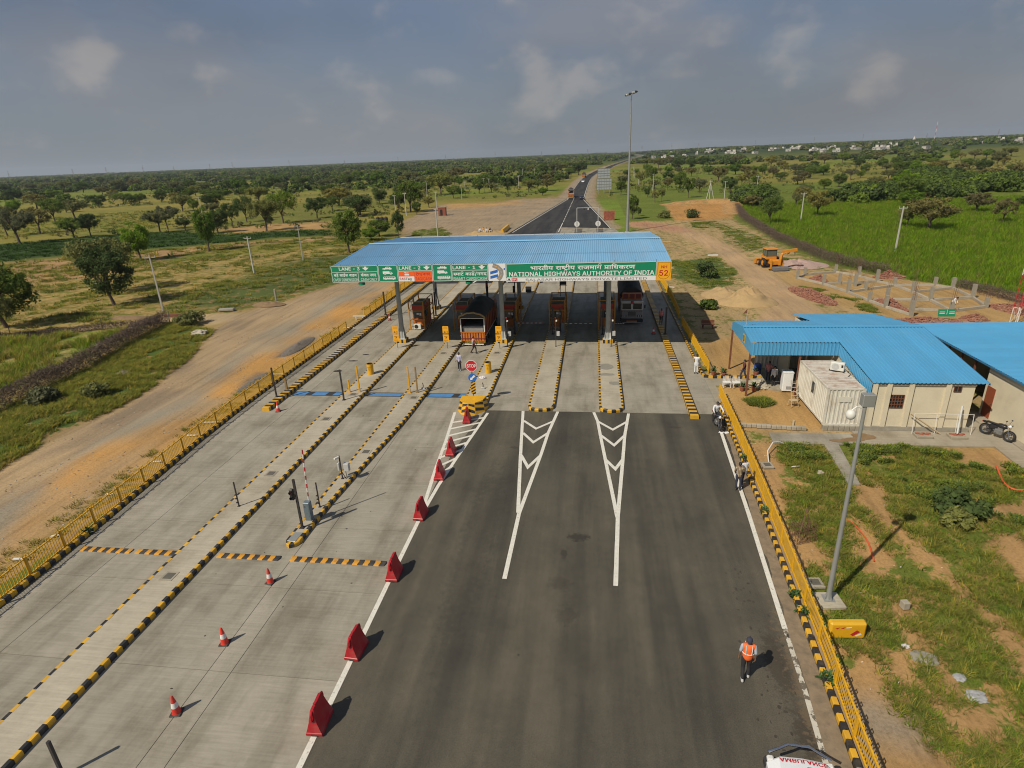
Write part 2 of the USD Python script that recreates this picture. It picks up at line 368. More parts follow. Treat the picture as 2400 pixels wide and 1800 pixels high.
P_DKCROP = [(41, 110), (46, 120), (60, 118), (85, 112), (78, 96), (60, 84), (48, 84), (42, 92)]
P_CLEAR = [(9.6, 152), (13, 165), (23, 166), (35.5, 166), (36, 140), (34.5, 122.9), (35, 105), (35, 96), (47, 78), (60, 70), (75, 60), (60, 30), (28, 33), (24, 36), (9.6, 36)]
P_TRACK = [(9, 165), (13, 163), (20.3, 151), (24.5, 131), (25.3, 111.0), (25.4, 94.0), (25.8, 81.4), (25, 69.9), (24, 60), (16, 58), (18, 66), (20.4, 70.0), (20.9, 77.4), (21.2, 83.9), (22.0, 95.7), (21.5, 117.8), (18.3, 141.1), (11.3, 153), (9, 155)]
P_BANK = [(23.4, 209), (34, 218), (45.6, 214.3), (43.0, 197.7), (35.8, 166.8), (21.0, 163.5)]
P_GR_A = [(12.6, 103.0), (20.8, 105.0), (21.3, 92.9), (18.6, 83), (15.1, 80.5), (11.2, 88.5)]
P_GR_B = [(24.1, 157.8), (30.6, 160), (29.4, 146), (23.1, 146.6)]
P_GR_C = [(29.4, 160), (34.4, 128), (30.4, 108), (27.0, 112), (27.6, 130)]
P_GR_D = [(27.2, 84), (31.5, 73), (31, 67), (28.5, 69), (26.4, 78)]
P_GR_E = [(11.2, 42.1), (12.7, 42.4), (13.2, 41.8), (12.2, 40.8), (11.0, 41.3)]
P_GR_F = [(27, 98), (31, 104), (34.8, 100), (33.5, 93.5), (28.5, 93.6)]
P_FG = [(9.2, 35.2), (24.5, 35), (40, 31), (60, 20), (40, 0), (8, 0), (8.4, 17), (9.3, 27)]            # weedy ground by the near fence
P_FGSAND = [[(14.0, 30.4), (15.8, 29.9), (14.9, 28), (14.8, 26.9), (15.0, 25.5), (15.1, 24.0), (15.4, 22.7), (15.6, 21.4), (15.8, 20.2), (16.0, 18.2), (16.2, 15), (15.4, 15), (15.0, 19.1), (15.2, 20.5), (15.0, 21.7), (14.8, 22.9), (14.4, 24.2), (14.2, 25.1), (14.1, 26.4), (13.8, 27.9)],
            [(9.3, 24.9), (10.5, 25.4), (10.7, 23.9), (10.2, 22.8), (9.3, 23.0)], [(13.0, 27.4), (13.5, 25.4), (12.9, 22.8), (11.6, 22.2), (12.3, 24.9)], [(18.9, 29.3), (22.5, 28.6), (22.9, 27.2), (19.1, 27.5)],
            [(20.6, 35.2), (25.2, 35.4), (25.4, 33.2), (23, 32.8), (20.4, 32.4), (21.5, 34.2)], [(12.3, 21.0), (13.3, 21.2), (12.7, 20.2), (11.8, 20.1)], [(9.2, 18.0), (10.3, 17.9), (10.4, 17.0), (9.6, 16.2), (9.0, 16.2)],
            [(10.6, 18.4), (11.3, 18.3), (11.5, 16.8), (10.5, 16.6), (10.4, 17.6)], [(11.8, 19.4), (12.4, 19.1), (12.5, 16.5), (11.9, 16.3), (12.0, 17.5)], [(11.3, 16.0), (12.4, 15.5), (12.6, 14.6), (11.4, 15.0)],
            [(8.4, 16.6), (10.0, 16.2), (10.0, 15.4), (10.9, 13.6), (10.5, 10), (8.0, 10), (8.2, 14)], [(13.4, 17.1), (14.0, 16.9), (13.7, 16.4), (13.2, 16.5)], [(8.6, 22), (9.1, 30), (9.3, 35.2), (11.4, 35), (10.6, 31), (9.6, 27), (9.2, 22)], [(18.6, 26.2), (19.7, 26), (19.9, 21), (18.5, 20), (17.8, 23)]]

gx = axis(-64, 46, .55, -7000, 7500, 1.13); gy = axis(-6, 108, .6, -600, 9000, 1.10)
GX, GY = np.meshgrid(gx, gy); X, Y = GX.ravel(), GY.ravel()
D = np.hypot(X, Y)
soil = np.tile(np.array(BROWN) * 1.0, (len(X), 1)); veg = np.tile(np.array(GREEN), (len(X), 1)); cov = np.full(len(X), .62)


def paint(w, s=None, g=None, c=None):
    w = np.asarray(w)[:, None]
    if s is not None: soil[:] = soil * (1 - w) + np.array(s) * w
    if g is not None: veg[:] = veg * (1 - w) + np.array(g) * w
    if c is not None: cov[:] = cov * (1 - w[:, 0]) + c * w[:, 0]


big = fbm2(X, Y, 90, 3, 2); mid = fbm2(X, Y, 35, 3, 4)
paint(np.clip((mid - .42) * 5, 0, 1) * (D > 90), s=(.27, .20, .085), g=YELLOW, c=.70)
paint(np.clip((big - .50) * 6, 0, 1) * (D > 120), g=BRIGHT, c=.92)
paint(np.clip((D - 700) / 700, 0, 1), s=DKGREEN, g=(.04, .062, .02), c=.7)
left = X < -27
paint(left & (D < 140), s=(.34, .24, .09), g=(.15, .15, .03), c=.46)
paint(soft(P_YEL, X, Y, 8), s=(.30, .22, .06), g=(.17, .17, .035), c=.62)
paint(soft(P_BROWN, X, Y, 5), s=(.34, .215, .10), g=OLIVE, c=.20)
paint(soft(P_SANDMID, X, Y, 4), s=SAND, g=YELLOW, c=.28)
paint(soft(P_DARK, X, Y, 3), s=DKGREEN, g=(.034, .062, .016), c=.93)
paint(soft(P_GNEAR, X, Y, 6), s=BROWN, g=(.075, .10, .028), c=.66)
paint(soft(P_CROPL, X, Y, 1.5), s=(.34, .27, .10), g=BRIGHT, c=.5)
paint(soft([(-51.5, 64), (-50, 56), (-48.6, 50), (-47.2, 41), (-46.8, 30), (-44, 5), (-37, 5), (-37.6, 28.9), (-38, 35), (-37.4, 38.6), (-37.8, 43), (-39.4, 51), (-43.5, 61)], X, Y, 1.5), s=(.27, .18, .075), g=(.065, .105, .022), c=.60)
paint(soft(P_PATHL, X, Y, .8), s=PALE, c=.03)
paint(soft(P_PLAIN, X, Y, 4), s=(.30, .23, .15), c=.14)
paint(soft(P_BAND, X, Y, 4), s=SAND, c=.08)
paint(soft(P_GREENB, X, Y, 3), g=GREEN, c=.62)
paint(soft(P_VERGE, X, Y, 1.6), s=(.35, .255, .15), c=.05)
sh = fbm2(X, Y * .35, 2.4, 3, 11)
paint(soft(P_VERGE, X, Y, 1.6) * np.clip((sh - .54) * 7, 0, 1) * (X < -34) * .8, s=(.20, .155, .11))
paint(soft(P_VERGE, X, Y, 1.6) * (X > -33.5) * np.clip(.35 + (fbm2(X, Y, 5, 3, 3) - .4) * 4, 0, 1), s=ORANGE)
paint(soft(P_TAR, X, Y, 1.3) * np.clip(.75 + (fbm2(X, Y, 4, 3, 8) - .5) * 1.6, 0, 1), s=OLDTAR, c=0)
paint(soft(P_GRAV1, X, Y, .9), s=GRAVEL, c=.05); paint(soft(P_GRAV2, X, Y, .9), s=GRAVEL, c=.1)
paint(soft([(-27.4, 5), (-27.4, 100), (-28.6, 100), (-28.8, 60), (-28.2, 30), (-27.6, 5)], X, Y, .8), s=(.36, .25, .09), g=OLIVE, c=.2)
# right
paint((X > 9) & (D < 330) & (Y < 330), s=(.31, .22, .09), g=(.12, .155, .024), c=.74)
paint(soft(P_CROPR, X, Y, 2.0), s=(.17, .15, .03), g=CROP, c=.97)
paint(soft([(44, 185), (60, 200), (100, 200), (84, 182), (60, 176)], X, Y, 6), s=(.30, .24, .06), g=YELLOW, c=.7)
paint(soft(P_CLEAR, X, Y, 2.5), s=(.36, .255, .125), g=(.14, .145, .035), c=.40)
paint(soft(P_BANK, X, Y, 2.0), s=(.40, .215, .07), c=.12)
paint(soft(P_TRACK, X, Y, 1.2), s=(.40, .275, .155), c=0)
paint(soft([(9, 165), (13, 163), (20.3, 151), (22, 141), (17.5, 141.5), (9, 155)], X, Y, 2), s=(.36, .2, .12))
for q in (P_GR_A, P_GR_D): paint(soft(q, X, Y, 2.2), g=(.07, .105, .022), c=.66)
for q in (P_GR_B, P_GR_C): paint(soft(q, X, Y, 3), g=(.085, .115, .022), c=.55)
paint(soft(P_GR_F, X, Y, 1.5), g=(.05, .115, .015), c=.8)
paint(soft(P_GR_E, X, Y, .6), g=(.045, .105, .014), c=.85)
paint(soft([(10.5, 56), (9.6, 37), (15, 37), (25.5, 37), (25.5, 56), (16, 60)], X, Y, 1.5), s=(.40, .245, .095), c=.03)
paint(soft([(27, 92), (38, 88), (48, 76), (44, 62), (34, 60), (27, 72), (26, 84)], X, Y, 2), s=(.37, .24, .10), c=.12)
paint(soft(P_FG, X, Y, 1.0), s=(.37, .225, .095), g=(.12, .145, .026), c=.60)
for q in P_FGSAND: paint(soft(q, X, Y, .8), c=.10)
paint(soft([(8.6, 16), (9.5, 16.2), (10.8, 15.2), (10.3, 14.2), (8.6, 14.6)], X, Y, 1), s=(.30, .235, .16))
# along the far highway
hd = hw_dist(X, Y); fw = np.interp(Y, [140, 255, 500], [13, 5.6, 5.2])
paint(np.clip(1 - (hd - fw) / 4, 0, 1) * (Y > 150), s=(.29, .235, .165), c=.08)
Z = ground_z(X, Y)
ny, nx = GX.shape
ii, jj = np.meshgrid(np.arange(ny - 1), np.arange(nx - 1), indexing='ij'); a = (ii * nx + jj).ravel()
faces = np.stack([a, a + 1, a + nx + 1, a + nx], 1)
GN = {'g': ('geometry', {}), 'soil': ('attribute', {'attribute': 'soil'}), 'veg': ('attribute', {'attribute': 'veg'}), 'cov': ('attribute', {'attribute': 'cov'}),
      'n1': ('noise_texture', {'scale': .55, 'detail': 9.0, 'roughness': .68}), 'n2': ('noise_texture', {'scale': 2.6, 'detail': 8.0, 'roughness': .7}),
      'n3': ('noise_texture', {'scale': 9.0, 'detail': 7.0, 'roughness': .75}), 'n4': ('noise_texture', {'scale': .12, 'detail': 6.0}),
      'm1': ('math', {'math_type': 'multiply', 'value2': .62}), 'm2': ('math', {'math_type': 'multiply', 'value2': .38}), 'ms': ('math', {'math_type': 'add'}),
      'c1': ('math', {'math_type': 'subtract', 'value2': .5}), 'c2': ('math', {'math_type': 'multiply', 'value2': 2.6}), 'c3': ('math', {'math_type': 'add'}),
      'f': ('map_range', {'range_type': 'smoothstep', 'from_min': .40, 'from_max': .60, 'clamp': True}),
      'vr': ('rgb_ramp', {'ramp': [(.28, (.55, .58, .5)), (.5, (.95, .95, .9)), (.72, (1.5, 1.4, 1.3))]}),
      'vm': ('mix_color', {'blend_type': 'multiply', 'fac': 1.0, 'use_clamp': False}),
      'sr': ('rgb_ramp', {'ramp': [(.28, (.62, .60, .56)), (.5, (.98, .98, .98)), (.75, (1.22, 1.22, 1.25))]}),
      'sm': ('mix_color', {'blend_type': 'multiply', 'fac': 1.0}),
      'lr': ('rgb_ramp', {'ramp': [(.3, (.82, .84, .86)), (.7, (1.12, 1.1, 1.06))]}), 'lm': ('mix_color', {'blend_type': 'multiply', 'fac': 1.0}),
      'mk': ('mapping', {'scale': (1.5, .10, 1.0)}), 'n5': ('noise_texture', {'scale': 1.0, 'detail': 6.0, 'roughness': .62}), 'kr': ('rgb_ramp', {'ramp': [(.32, (.72, .71, .70)), (.5, (1, 1, 1)), (.72, (1.16, 1.15, 1.12))]}), 'km': ('mix_color', {'blend_type': 'multiply', 'fac': .75}), 'mx': ('mix_color', {}), 'bp': ('bump', {'strength': .55, 'distance': .05}), 'p': ('principled_bsdf', {'roughness': .95, 'specular_ior_level': .15})}
GL = [('g.position', k + '.vector') for k in ('n1', 'n2', 'n3', 'n4')] + [
    ('n1.fac', 'm1.value1'), ('n2.fac', 'm2.value1'), ('m1.value', 'ms.value1'), ('m2.value', 'ms.value2'), ('ms.value', 'c1.value1'), ('c1.value', 'c2.value1'), ('c2.value', 'c3.value1'), ('cov.fac', 'c3.value2'),
    ('c3.value', 'f.value'), ('n3.fac', 'vr.fac'), ('veg.color', 'vm.a'), ('vr.color', 'vm.b'), ('n3.fac', 'sr.fac'), ('soil.color', 'sm.a'), ('sr.color', 'sm.b'),
    ('g.position', 'mk.vector'), ('mk.vector', 'n5.vector'), ('n5.fac', 'kr.fac'), ('sm.result', 'km.a'), ('kr.color', 'km.b'), ('km.result', 'mx.a'), ('vm.result', 'mx.b'), ('f.result', 'mx.fac'), ('n4.fac', 'lr.fac'), ('mx.result', 'lm.a'), ('lr.color', 'lm.b'), ('lm.result', 'p.base_color'), ('n2.fac', 'bp.height'), ('bp.normal', 'p.normal')]
MATS['ground'] = usdkit.material(stage, '/World/Looks/ground', GN, GL, surface='p.BSDF')
ground = obj('ground', (np.stack([X, Y, Z], 1), faces), 'ground', smooth=True, kind='structure')
pv = UsdGeom.PrimvarsAPI(ground)
for nm, arr in (('soil', soil), ('veg', veg)):
    pv.CreatePrimvar(nm, Sdf.ValueTypeNames.Color3fArray, 'vertex').Set(Vt.Vec3fArray.FromNumpy(arr.astype(np.float32)))
pv.CreatePrimvar('cov', Sdf.ValueTypeNames.FloatArray, 'vertex').Set(Vt.FloatArray.FromNumpy(cov.astype(np.float32)))

# ------------------------------------------------------------------ paving materials
def concrete(name, col, tining=True, rnd=.09):
    N = {'g': ('geometry', {}), 'mp': ('mapping', {'scale': (.6, 9.0, 1.0)}), 'mt': ('mapping', {'scale': (1.0, .16, 1.0)}),
         'st': ('noise_texture', {'scale': 1.0, 'detail': 6.0, 'roughness': .7}), 'bl': ('noise_texture', {'scale': .45, 'detail': 8.0, 'roughness': .65}), 'sp': ('noise_texture', {'scale': 7.0, 'detail': 6.0, 'roughness': .8}), 'tr': ('noise_texture', {'scale': .9, 'detail': 5.0, 'roughness': .6}),
         'r1': ('rgb_ramp', {'ramp': [(.3, (.86, .86, .85)), (.7, (1.10, 1.10, 1.11))]}), 'r2': ('rgb_ramp', {'ramp': [(.30, (.74, .72, .68)), (.48, (.97, .97, .96)), (.7, (1.10, 1.10, 1.10))]}), 'r3': ('rgb_ramp', {'ramp': [(.26, (.55, .52, .48)), (.36, (.96, .96, .96)), (.72, (1.04, 1.04, 1.04))]}), 'r4': ('rgb_ramp', {'ramp': [(.34, (.74, .73, .71)), (.55, (1.02, 1.02, 1.02))]}),
         'a1': ('mix_color', {'blend_type': 'multiply', 'fac': 1.0, 'a': tuple(col)}), 'a2': ('mix_color', {'blend_type': 'multiply', 'fac': 1.0}), 'a3': ('mix_color', {'blend_type': 'multiply', 'fac': 1.0}), 'a4': ('mix_color', {'blend_type': 'multiply', 'fac': 1.0 if tining else .4}),
         'oi': ('object_info', {}), 'om': ('map_range', {'to_min': 1 - rnd, 'to_max': 1 + rnd}), 'oc': ('combine_color', {}), 'a5': ('mix_color', {'blend_type': 'multiply', 'fac': 1.0}),
         'bp': ('bump', {'strength': .35, 'distance': .01}), 'p': ('principled_bsdf', {'roughness': .85, 'specular_ior_level': .25})}
    L = [('g.position', 'mp.vector'), ('g.position', 'mt.vector'), ('mp.vector', 'st.vector'), ('g.position', 'bl.vector'), ('g.position', 'sp.vector'), ('mt.vector', 'tr.vector'),
         ('st.fac', 'r1.fac'), ('bl.fac', 'r2.fac'), ('sp.fac', 'r3.fac'), ('tr.fac', 'r4.fac'), ('r1.color', 'a1.b'), ('a1.result', 'a2.a'), ('r2.color', 'a2.b'), ('a2.result', 'a3.a'), ('r3.color', 'a3.b'), ('a3.result', 'a4.a'), ('r4.color', 'a4.b'),
         ('oi.random', 'om.value'), ('om.result', 'oc.r'), ('om.result', 'oc.g'), ('om.result', 'oc.b'), ('a4.result', 'a5.a'), ('oc.color', 'a5.b'), ('a5.result', 'p.base_color'), ('st.fac', 'bp.height'), ('bp.normal', 'p.normal')]
    MATS[name] = usdkit.material(stage, '/World/Looks/' + name, N, L, surface='p.BSDF')


concrete('slab_concrete', (.30, .275, .222), True, .045); concrete('pale_concrete', (.39, .35, .275), False, .05); concrete('apron_concrete', (.32, .285, .22), False)


def tarmac(name, col, stains=()):
    N = {'g': ('geometry', {}), 'mt': ('mapping', {'scale': (1.0, .07, 1.0)}), 'tr': ('noise_texture', {'scale': .55, 'detail': 4.0, 'roughness': .6}), 'bl': ('noise_texture', {'scale': .25, 'detail': 8.0, 'roughness': .7}), 'sp': ('noise_texture', {'scale': 3.5, 'detail': 8.0, 'roughness': .8}), 'ag': ('noise_texture', {'scale': 22.0, 'detail': 6.0, 'roughness': .8}),
         'r1': ('rgb_ramp', {'ramp': [(.36, (.66, .66, .68)), (.62, (1.25, 1.24, 1.18))]}), 'r2': ('rgb_ramp', {'ramp': [(.3, (.76, .76, .76)), (.68, (1.2, 1.19, 1.15))]}), 'r3': ('rgb_ramp', {'ramp': [(.25, (.55, .53, .5)), (.38, (.95, .95, .95)), (.7, (1.10, 1.10, 1.10))]}), 'r4': ('rgb_ramp', {'ramp': [(.32, (.66, .66, .66)), (.5, (1, 1, 1)), (.68, (1.34, 1.34, 1.32))]}),
         'a1': ('mix_color', {'blend_type': 'multiply', 'fac': 1.0, 'a': tuple(col)}), 'a2': ('mix_color', {'blend_type': 'multiply', 'fac': 1.0}), 'a3': ('mix_color', {'blend_type': 'multiply', 'fac': 1.0}), 'a4': ('mix_color', {'blend_type': 'multiply', 'fac': 1.0}),
         'bp': ('bump', {'strength': .4, 'distance': .008}), 'p': ('principled_bsdf', {'roughness': .8, 'specular_ior_level': .3})}
    L = [('g.position', 'mt.vector'), ('mt.vector', 'tr.vector'), ('g.position', 'bl.vector'), ('g.position', 'sp.vector'), ('g.position', 'ag.vector'), ('tr.fac', 'r1.fac'), ('bl.fac', 'r2.fac'), ('sp.fac', 'r3.fac'), ('ag.fac', 'r4.fac'),
         ('r1.color', 'a1.b'), ('a1.result', 'a2.a'), ('r2.color', 'a2.b'), ('a2.result', 'a3.a'), ('r3.color', 'a3.b'), ('a3.result', 'a4.a'), ('r4.color', 'a4.b'), ('a4.result', 'p.base_color'), ('ag.fac', 'bp.height'), ('bp.normal', 'p.normal')]
    L = [l for l in L if l[1] != 'p.base_color']; out = 'a4.result'
    for k, (cx, cy, sx_, sy_, amt, tint) in enumerate(stains):
        N.update({'sm%d' % k: ('mapping', {'location': (-cx * sx_, -cy * sy_, 0.0), 'scale': (sx_, sy_, 0.0)}), 'sl%d' % k: ('vector_math', {'math_type': 'length'}), 'sn%d' % k: ('math', {'math_type': 'multiply_add', 'value2': -2.4, 'value3': 2.0}), 'sa%d' % k: ('math', {'math_type': 'subtract'}),
                  'sr%d' % k: ('map_range', {'range_type': 'smoothstep', 'from_min': 0.0, 'from_max': .35, 'to_min': 0.0, 'to_max': amt, 'clamp': True}), 'sx%d' % k: ('mix_color', {'b': tint})})
        L += [('g.position', 'sm%d.vector' % k), ('sm%d.vector' % k, 'sl%d.vector1' % k), ('sp.fac', 'sn%d.value1' % k), ('sn%d.value' % k, 'sa%d.value1' % k), ('sl%d.value' % k, 'sa%d.value2' % k), ('sa%d.value' % k, 'sr%d.value' % k), ('sr%d.result' % k, 'sx%d.fac' % k), (out, 'sx%d.a' % k)]; out = 'sx%d.result' % k
    L.append((out, 'p.base_color'))
    MATS[name] = usdkit.material(stage, '/World/Looks/' + name, N, L, surface='p.BSDF')


DK_ = (.035, .03, .024)
tarmac('asphalt', (.078, .071, .056), [(-.55, 24.25, 1.15, 2.2, .85, DK_), (-1.2, 22.9, 4.5, 1.6, .7, DK_), (6.75, 17.2, 1.5, .42, .62, (.045, .035, .024)), (6.9, 14.4, 1.6, .6, .65, (.045, .035, .024)), (6.2, 12.2, .9, .8, .5, (.06, .047, .03)), (-1.3, 20.9, 1.3, 1.5, .35, DK_), (-.9, 19.0, 1.6, 1.3, .3, DK_), (-5.5, 24, .8, .1, .25, DK_), (5.5, 37, 1.6, 4, .5, DK_), (-4.9, 33.5, 2.2, 4, .5, DK_), (7.6, 12, .9, .08, .55, (.17, .125, .075)), (-2.6, 30, .5, .25, .3, (.10, .092, .07))]); tarmac('dark_asphalt', (.036, .034, .033))
mat('joint_dark', (.11, .10, .08)); mat('road_white', (.62, .60, .53), .7, .10, 4, chip=9, chips=.60, chipc=(.25, .23, .2), coord='pos'); mat('road_blue', (.07, .20, .42), .7, .12, 3, chip=7, chipc=(.2, .2, .2), coord='pos'); mat('road_black', (.03, .03, .032), .8)
mat('kerb_yellow', (.60, .335, .022), .55, .10, 6, dirt=(.33, .20, .05), dscale=3, damt=.5, chip=9, chips=.63, chipc=(.3, .27, .22), rnd=.12, coord='pos')
mat('kerb_black', (.022, .021, .02), .5, .2, 6, dirt=(.10, .09, .07), dscale=3, damt=.5, chip=8, chips=.64, chipc=(.2, .18, .14), rnd=.15, coord='pos')
mat('dirt_film', (.30, .215, .125), .95, .15, 2, coord='pos')
mat('stain', (.05, .042, .03), .6, .3, 6, coord='pos'); mat('steel_grey', (.30, .31, .30), .45, .08, 4, .3, dirt=(.2, .17, .12), dscale=1.0, damt=.35)

# ------------------------------------------------------------------ pavement: concrete slabs, asphalt, markings
pave = thing('pavement', kind='structure')
base = MB().prism([(-25.6, -6), (-25.6, 19), (-26.7, 33), (-27, 41), (-27, 88), (9.3, 88), (9.3, 39.3), (-7.8, 39.28), (-8.75, 33), (-8.85, 29), (-8.9, -6)], -.055, -.018)
base.prism([(-9.0, 88), (-9.0, 152), (4.6, 149), (9.2, 120), (9.3, 88)], -.055, -.018)
obj('pavement_base', base, 'joint_dark', pave)
rows = [-3.2 + 4.55 * k for k in range(0, 37)]
xl = lambda y: np.interp(y, [0, 19.3, 23.4, 33.6, 40, 90], [-25.1, -25.2, -25.55, -26.35, -26.7, -26.75])
xr = lambda y: np.interp(y, [39, 88, 120, 152], [9.0, 9.0, 8.6, 4.6])


def slab(x0a, x1a, x0b, x1b, y0, y1):
    g = .012
    obj('concrete_slab', MB().prism([(x0a + g, y0 + g), (x1a - g, y0 + g), (x1b - g, y1 - g), (x0b + g, y1 - g)], -.05, 0), 'slab_concrete', pave)


for y0, y1 in zip(rows[:-1], rows[1:]):
    if y0 < 85:
        yb = min(y1, 85.6); w = .5
        slab(xl(y0), -22.9, xl(yb), -22.9, y0, yb); slab(-22.9, -19.75, -22.9, -19.75, y0, yb)
        slab(-18.05, -14.0, -18.05, -14.0, y0, yb)
        er = lambda y: float(np.interp(y, [29, 33, 39.3], [-8.82, -8.7, -7.7]))
        if y0 < 38:
            ye = min(yb, 39.29); slab(-14.0, -13.1, -14.0, -13.1, y0, yb); slab(-13.1, er(y0), -13.1, er(ye), y0, ye)
            if yb > 39.3: slab(-13.1, -9.6, -13.1, -9.6, 39.29, yb)
        else: slab(-13.1, -9.6, -13.1, -9.6, y0, yb)
    if y1 > 39.4 and y0 < 148:
        ya = max(y0, 39.3)
        for a_, b_ in ((-7.95, -4.55), (-2.8, .6), (2.2, 6.8), (6.8, None)):
            if b_ is None: slab(a_, xr(ya), a_, xr(y1), ya, y1) if xr(y1) > a_ + .3 else None
            else: slab(a_, min(b_, xr(ya)), a_, min(b_, xr(y1)), ya, y1)
carr = MB().prism([(-8.82, -6), (-8.82, 29), (-8.7, 33), (-7.7, 39.29), (8.9, 39.29), (8.95, 37), (8.6, 27), (8.25, 20), (7.85, 13.5), (7.5, 7), (7.2, -6)], -.05, .0)
obj('carriageway', carr, 'asphalt', kind='structure')
obj('exit_carriageway', MB().prism([(-26.9, 85.65), (-9.0, 85.65), (-9.0, 151.5), (-8.2, 155), (4.2, 150.6), (-4.0, 252), (-11, 257), (-20.4, 145), (-25, 112)], -.052, .0), 'dark_asphalt', kind='structure')
hy = np.concatenate([np.arange(252, 700, 12), np.arange(700, 2300, 60)]); hc = np.interp(hy, HW_C[:, 1], HW_C[:, 0]); k_ = np.ones(7) / 7; hc = np.convolve(np.pad(hc, 3, 'edge'), k_, 'valid')
hz = np.maximum(ground_z(hc, hy), -.06) + .06
hwm = MB(); Lp = np.stack([hc - 3.6, hy, hz], 1); Rp = np.stack([hc + 3.6, hy, hz], 1)
for k in range(len(hy) - 1): hwm.quad(Lp[k], Rp[k], Rp[k + 1], Lp[k + 1])
obj('highway', hwm, 'dark_asphalt', kind='structure')
mk = MB()


def strip(m, pts, w, z=.005):
    pts = np.array(pts, float)
    g = sg.LineString(pts).buffer(w / 2, cap_style='flat', join_style='mitre')
    for q in getattr(g, 'geoms', [g]): m.prism(q, z - .003, z)


gores = sg.MultiLineString([[(-4.97, 39.28), (-4.65, 35.65), (-4.38, 32.63), (-3.76, 26.17)], [(-2.44, 39.27), (-2.88, 35.74), (-3.1, 32.71), (-3.7, 26.1), (-3.74, 20.97)], [(-4.74, 37.61), (-3.75, 36.35), (-2.66, 37.6)], [(-4.56, 35.65), (-3.74, 34.3), (-2.88, 35.74)], [(-4.33, 32.5), (-3.75, 31.0), (-3.12, 32.53)],
                            [(.14, 39.27), (.41, 37.74), (.57, 35.62), (.85, 32.19), (1.35, 26.1)], [(2.59, 39.15), (2.16, 35.61), (1.89, 32.25), (1.38, 26.2), (1.10, 20.92)], [(.41, 37.74), (1.41, 36.45), (2.38, 37.73)], [(.57, 35.62), (1.43, 34.15), (2.15, 35.6)], [(.85, 32.25), (1.41, 31.1), (1.89, 32.3)],
                            [(-9.96, 38.83), (-9.54, 34.23), (-9.28, 30.46), (-8.85, 25.8)], [(-7.51, 38.82), (-7.81, 36.09), (-8.31, 31.81), (-8.64, 28.56), (-8.8, 25.8)],
                            [(-9.78, 37.05), (-7.65, 37.97)], [(-9.69, 36.0), (-7.73, 37.14)], [(-9.61, 34.9), (-7.82, 36.09)], [(-9.5, 33.95), (-7.93, 35.08)], [(-9.42, 32.96), (-8.07, 34.03)], [(-9.38, 31.83), (-8.2, 33.02)], [(-9.3, 30.61), (-8.29, 31.9)], [(-9.2, 28.96), (-8.35, 30.91)],
                            [(-8.8, 26), (-8.84, 20), (-8.86, 6)], [(8.42, 36.6), (7.95, 27), (7.47, 19)],
                            [(-19.6, 146), (-10.4, 257)], [(4.0, 150), (-4.3, 249)], [(-8.4, 145), (-8.35, 165)]]).buffer(.1, cap_style='flat', join_style='mitre')
for q in gores.geoms: mk.prism(q, .002, .005)
for k in range(16): strip(mk, [(-8.35, 168 + 6 * k), (-8.3, 171 + 6 * k)], .22)
for s_ in (-3.3, 3.3): strip(mk, [(a_ + s_, b_) for a_, b_ in zip(hc[:30], hy[:30])], .2, .012)
for a_, b_ in (((-17.7, 86), (-16.6, 96)), ((-12.6, 86), (-13.6, 96))): strip(mk, [a_, b_], .25, .006)
dfm = MB(); g_ = np.random.default_rng(2); yy_ = np.arange(7, 37, .4); kx = np.interp(yy_, [5, 9.5, 13.5, 19, 25, 30, 36], [7.33, 7.6, 7.84, 8.15, 8.48, 8.7, 8.9]); wd = np.interp(yy_, [7, 18, 28, 37], [.75, .6, .5, .2]) * (.55 + .9 * fbm2(yy_, yy_ * 0, 1.2, 3, 5))
dfm.prism(np.vstack([np.c_[kx, yy_], np.c_[kx - wd, yy_][::-1]]), -.002, .0022); mat('kerb_dust', (.22, .165, .105), .95, .2, 3, coord='pos', dirt=(.12, .10, .07), dscale=2.5, damt=.7); obj('kerb_dust', dfm, 'kerb_dust', kind='structure')
obj('lane_marking', mk, 'road_white', kind='structure')
mat('road_worn', (.50, .47, .39), .75, .12, 4, chip=2.6, chips=.50, chipc=(.13, .11, .08), coord='pos'); wn_ = MB(); strip(wn_, [(7.47, 18.96), (7.3, 16), (7.05, 13), (6.6, 5)], .17); obj('lane_marking', wn_, 'road_worn', kind='structure')
bm, bb = MB(), MB()
for x0, x1, cuts in ((-24.2, -20.0, ((-24.0, -22.9), (-22.45, -21.2), (-20.7, -20.0))), (-17.9, -14.95, ((-17.7, -14.95),)), (-13.0, -9.75, ((-12.8, -10.8), (-10.35, -9.8))), (-7.6, -4.8, ((-7.4, -6.2), (-6.0, -5.2))), (-2.5, .3, ((-2.3, .1),))):
    y0 = 41.6 if x0 < -8 else 92.0
    bb.prism([(x0, y0), (x1, y0), (x1, y0 + .85), (x0, y0 + .85)], .002, .005)
    for a_, b_ in cuts: bm.prism([(a_, y0 + .12), (b_ - .1, y0 + .12), (b_, y0 + .73), (a_ + .1, y0 + .73)], .006, .009)
obj('rumble_strip_band', bb, 'road_black', kind='structure'); obj('rumble_strip_paint', bm, 'road_blue', kind='structure')


def blotch(cx, cy, a, b, seed, z=.0045, n=40):
    t = np.arange(n) * 2 * PI / n; r = .55 + .9 * meshkit.fbm(np.stack([np.cos(t) * 1.7 + seed, np.sin(t) * 1.7, np.full(n, seed * 3.1)], -1), 4)
    return sg.Polygon(np.stack([cx + a * r * np.cos(t), cy + b * r * np.sin(t)], 1))


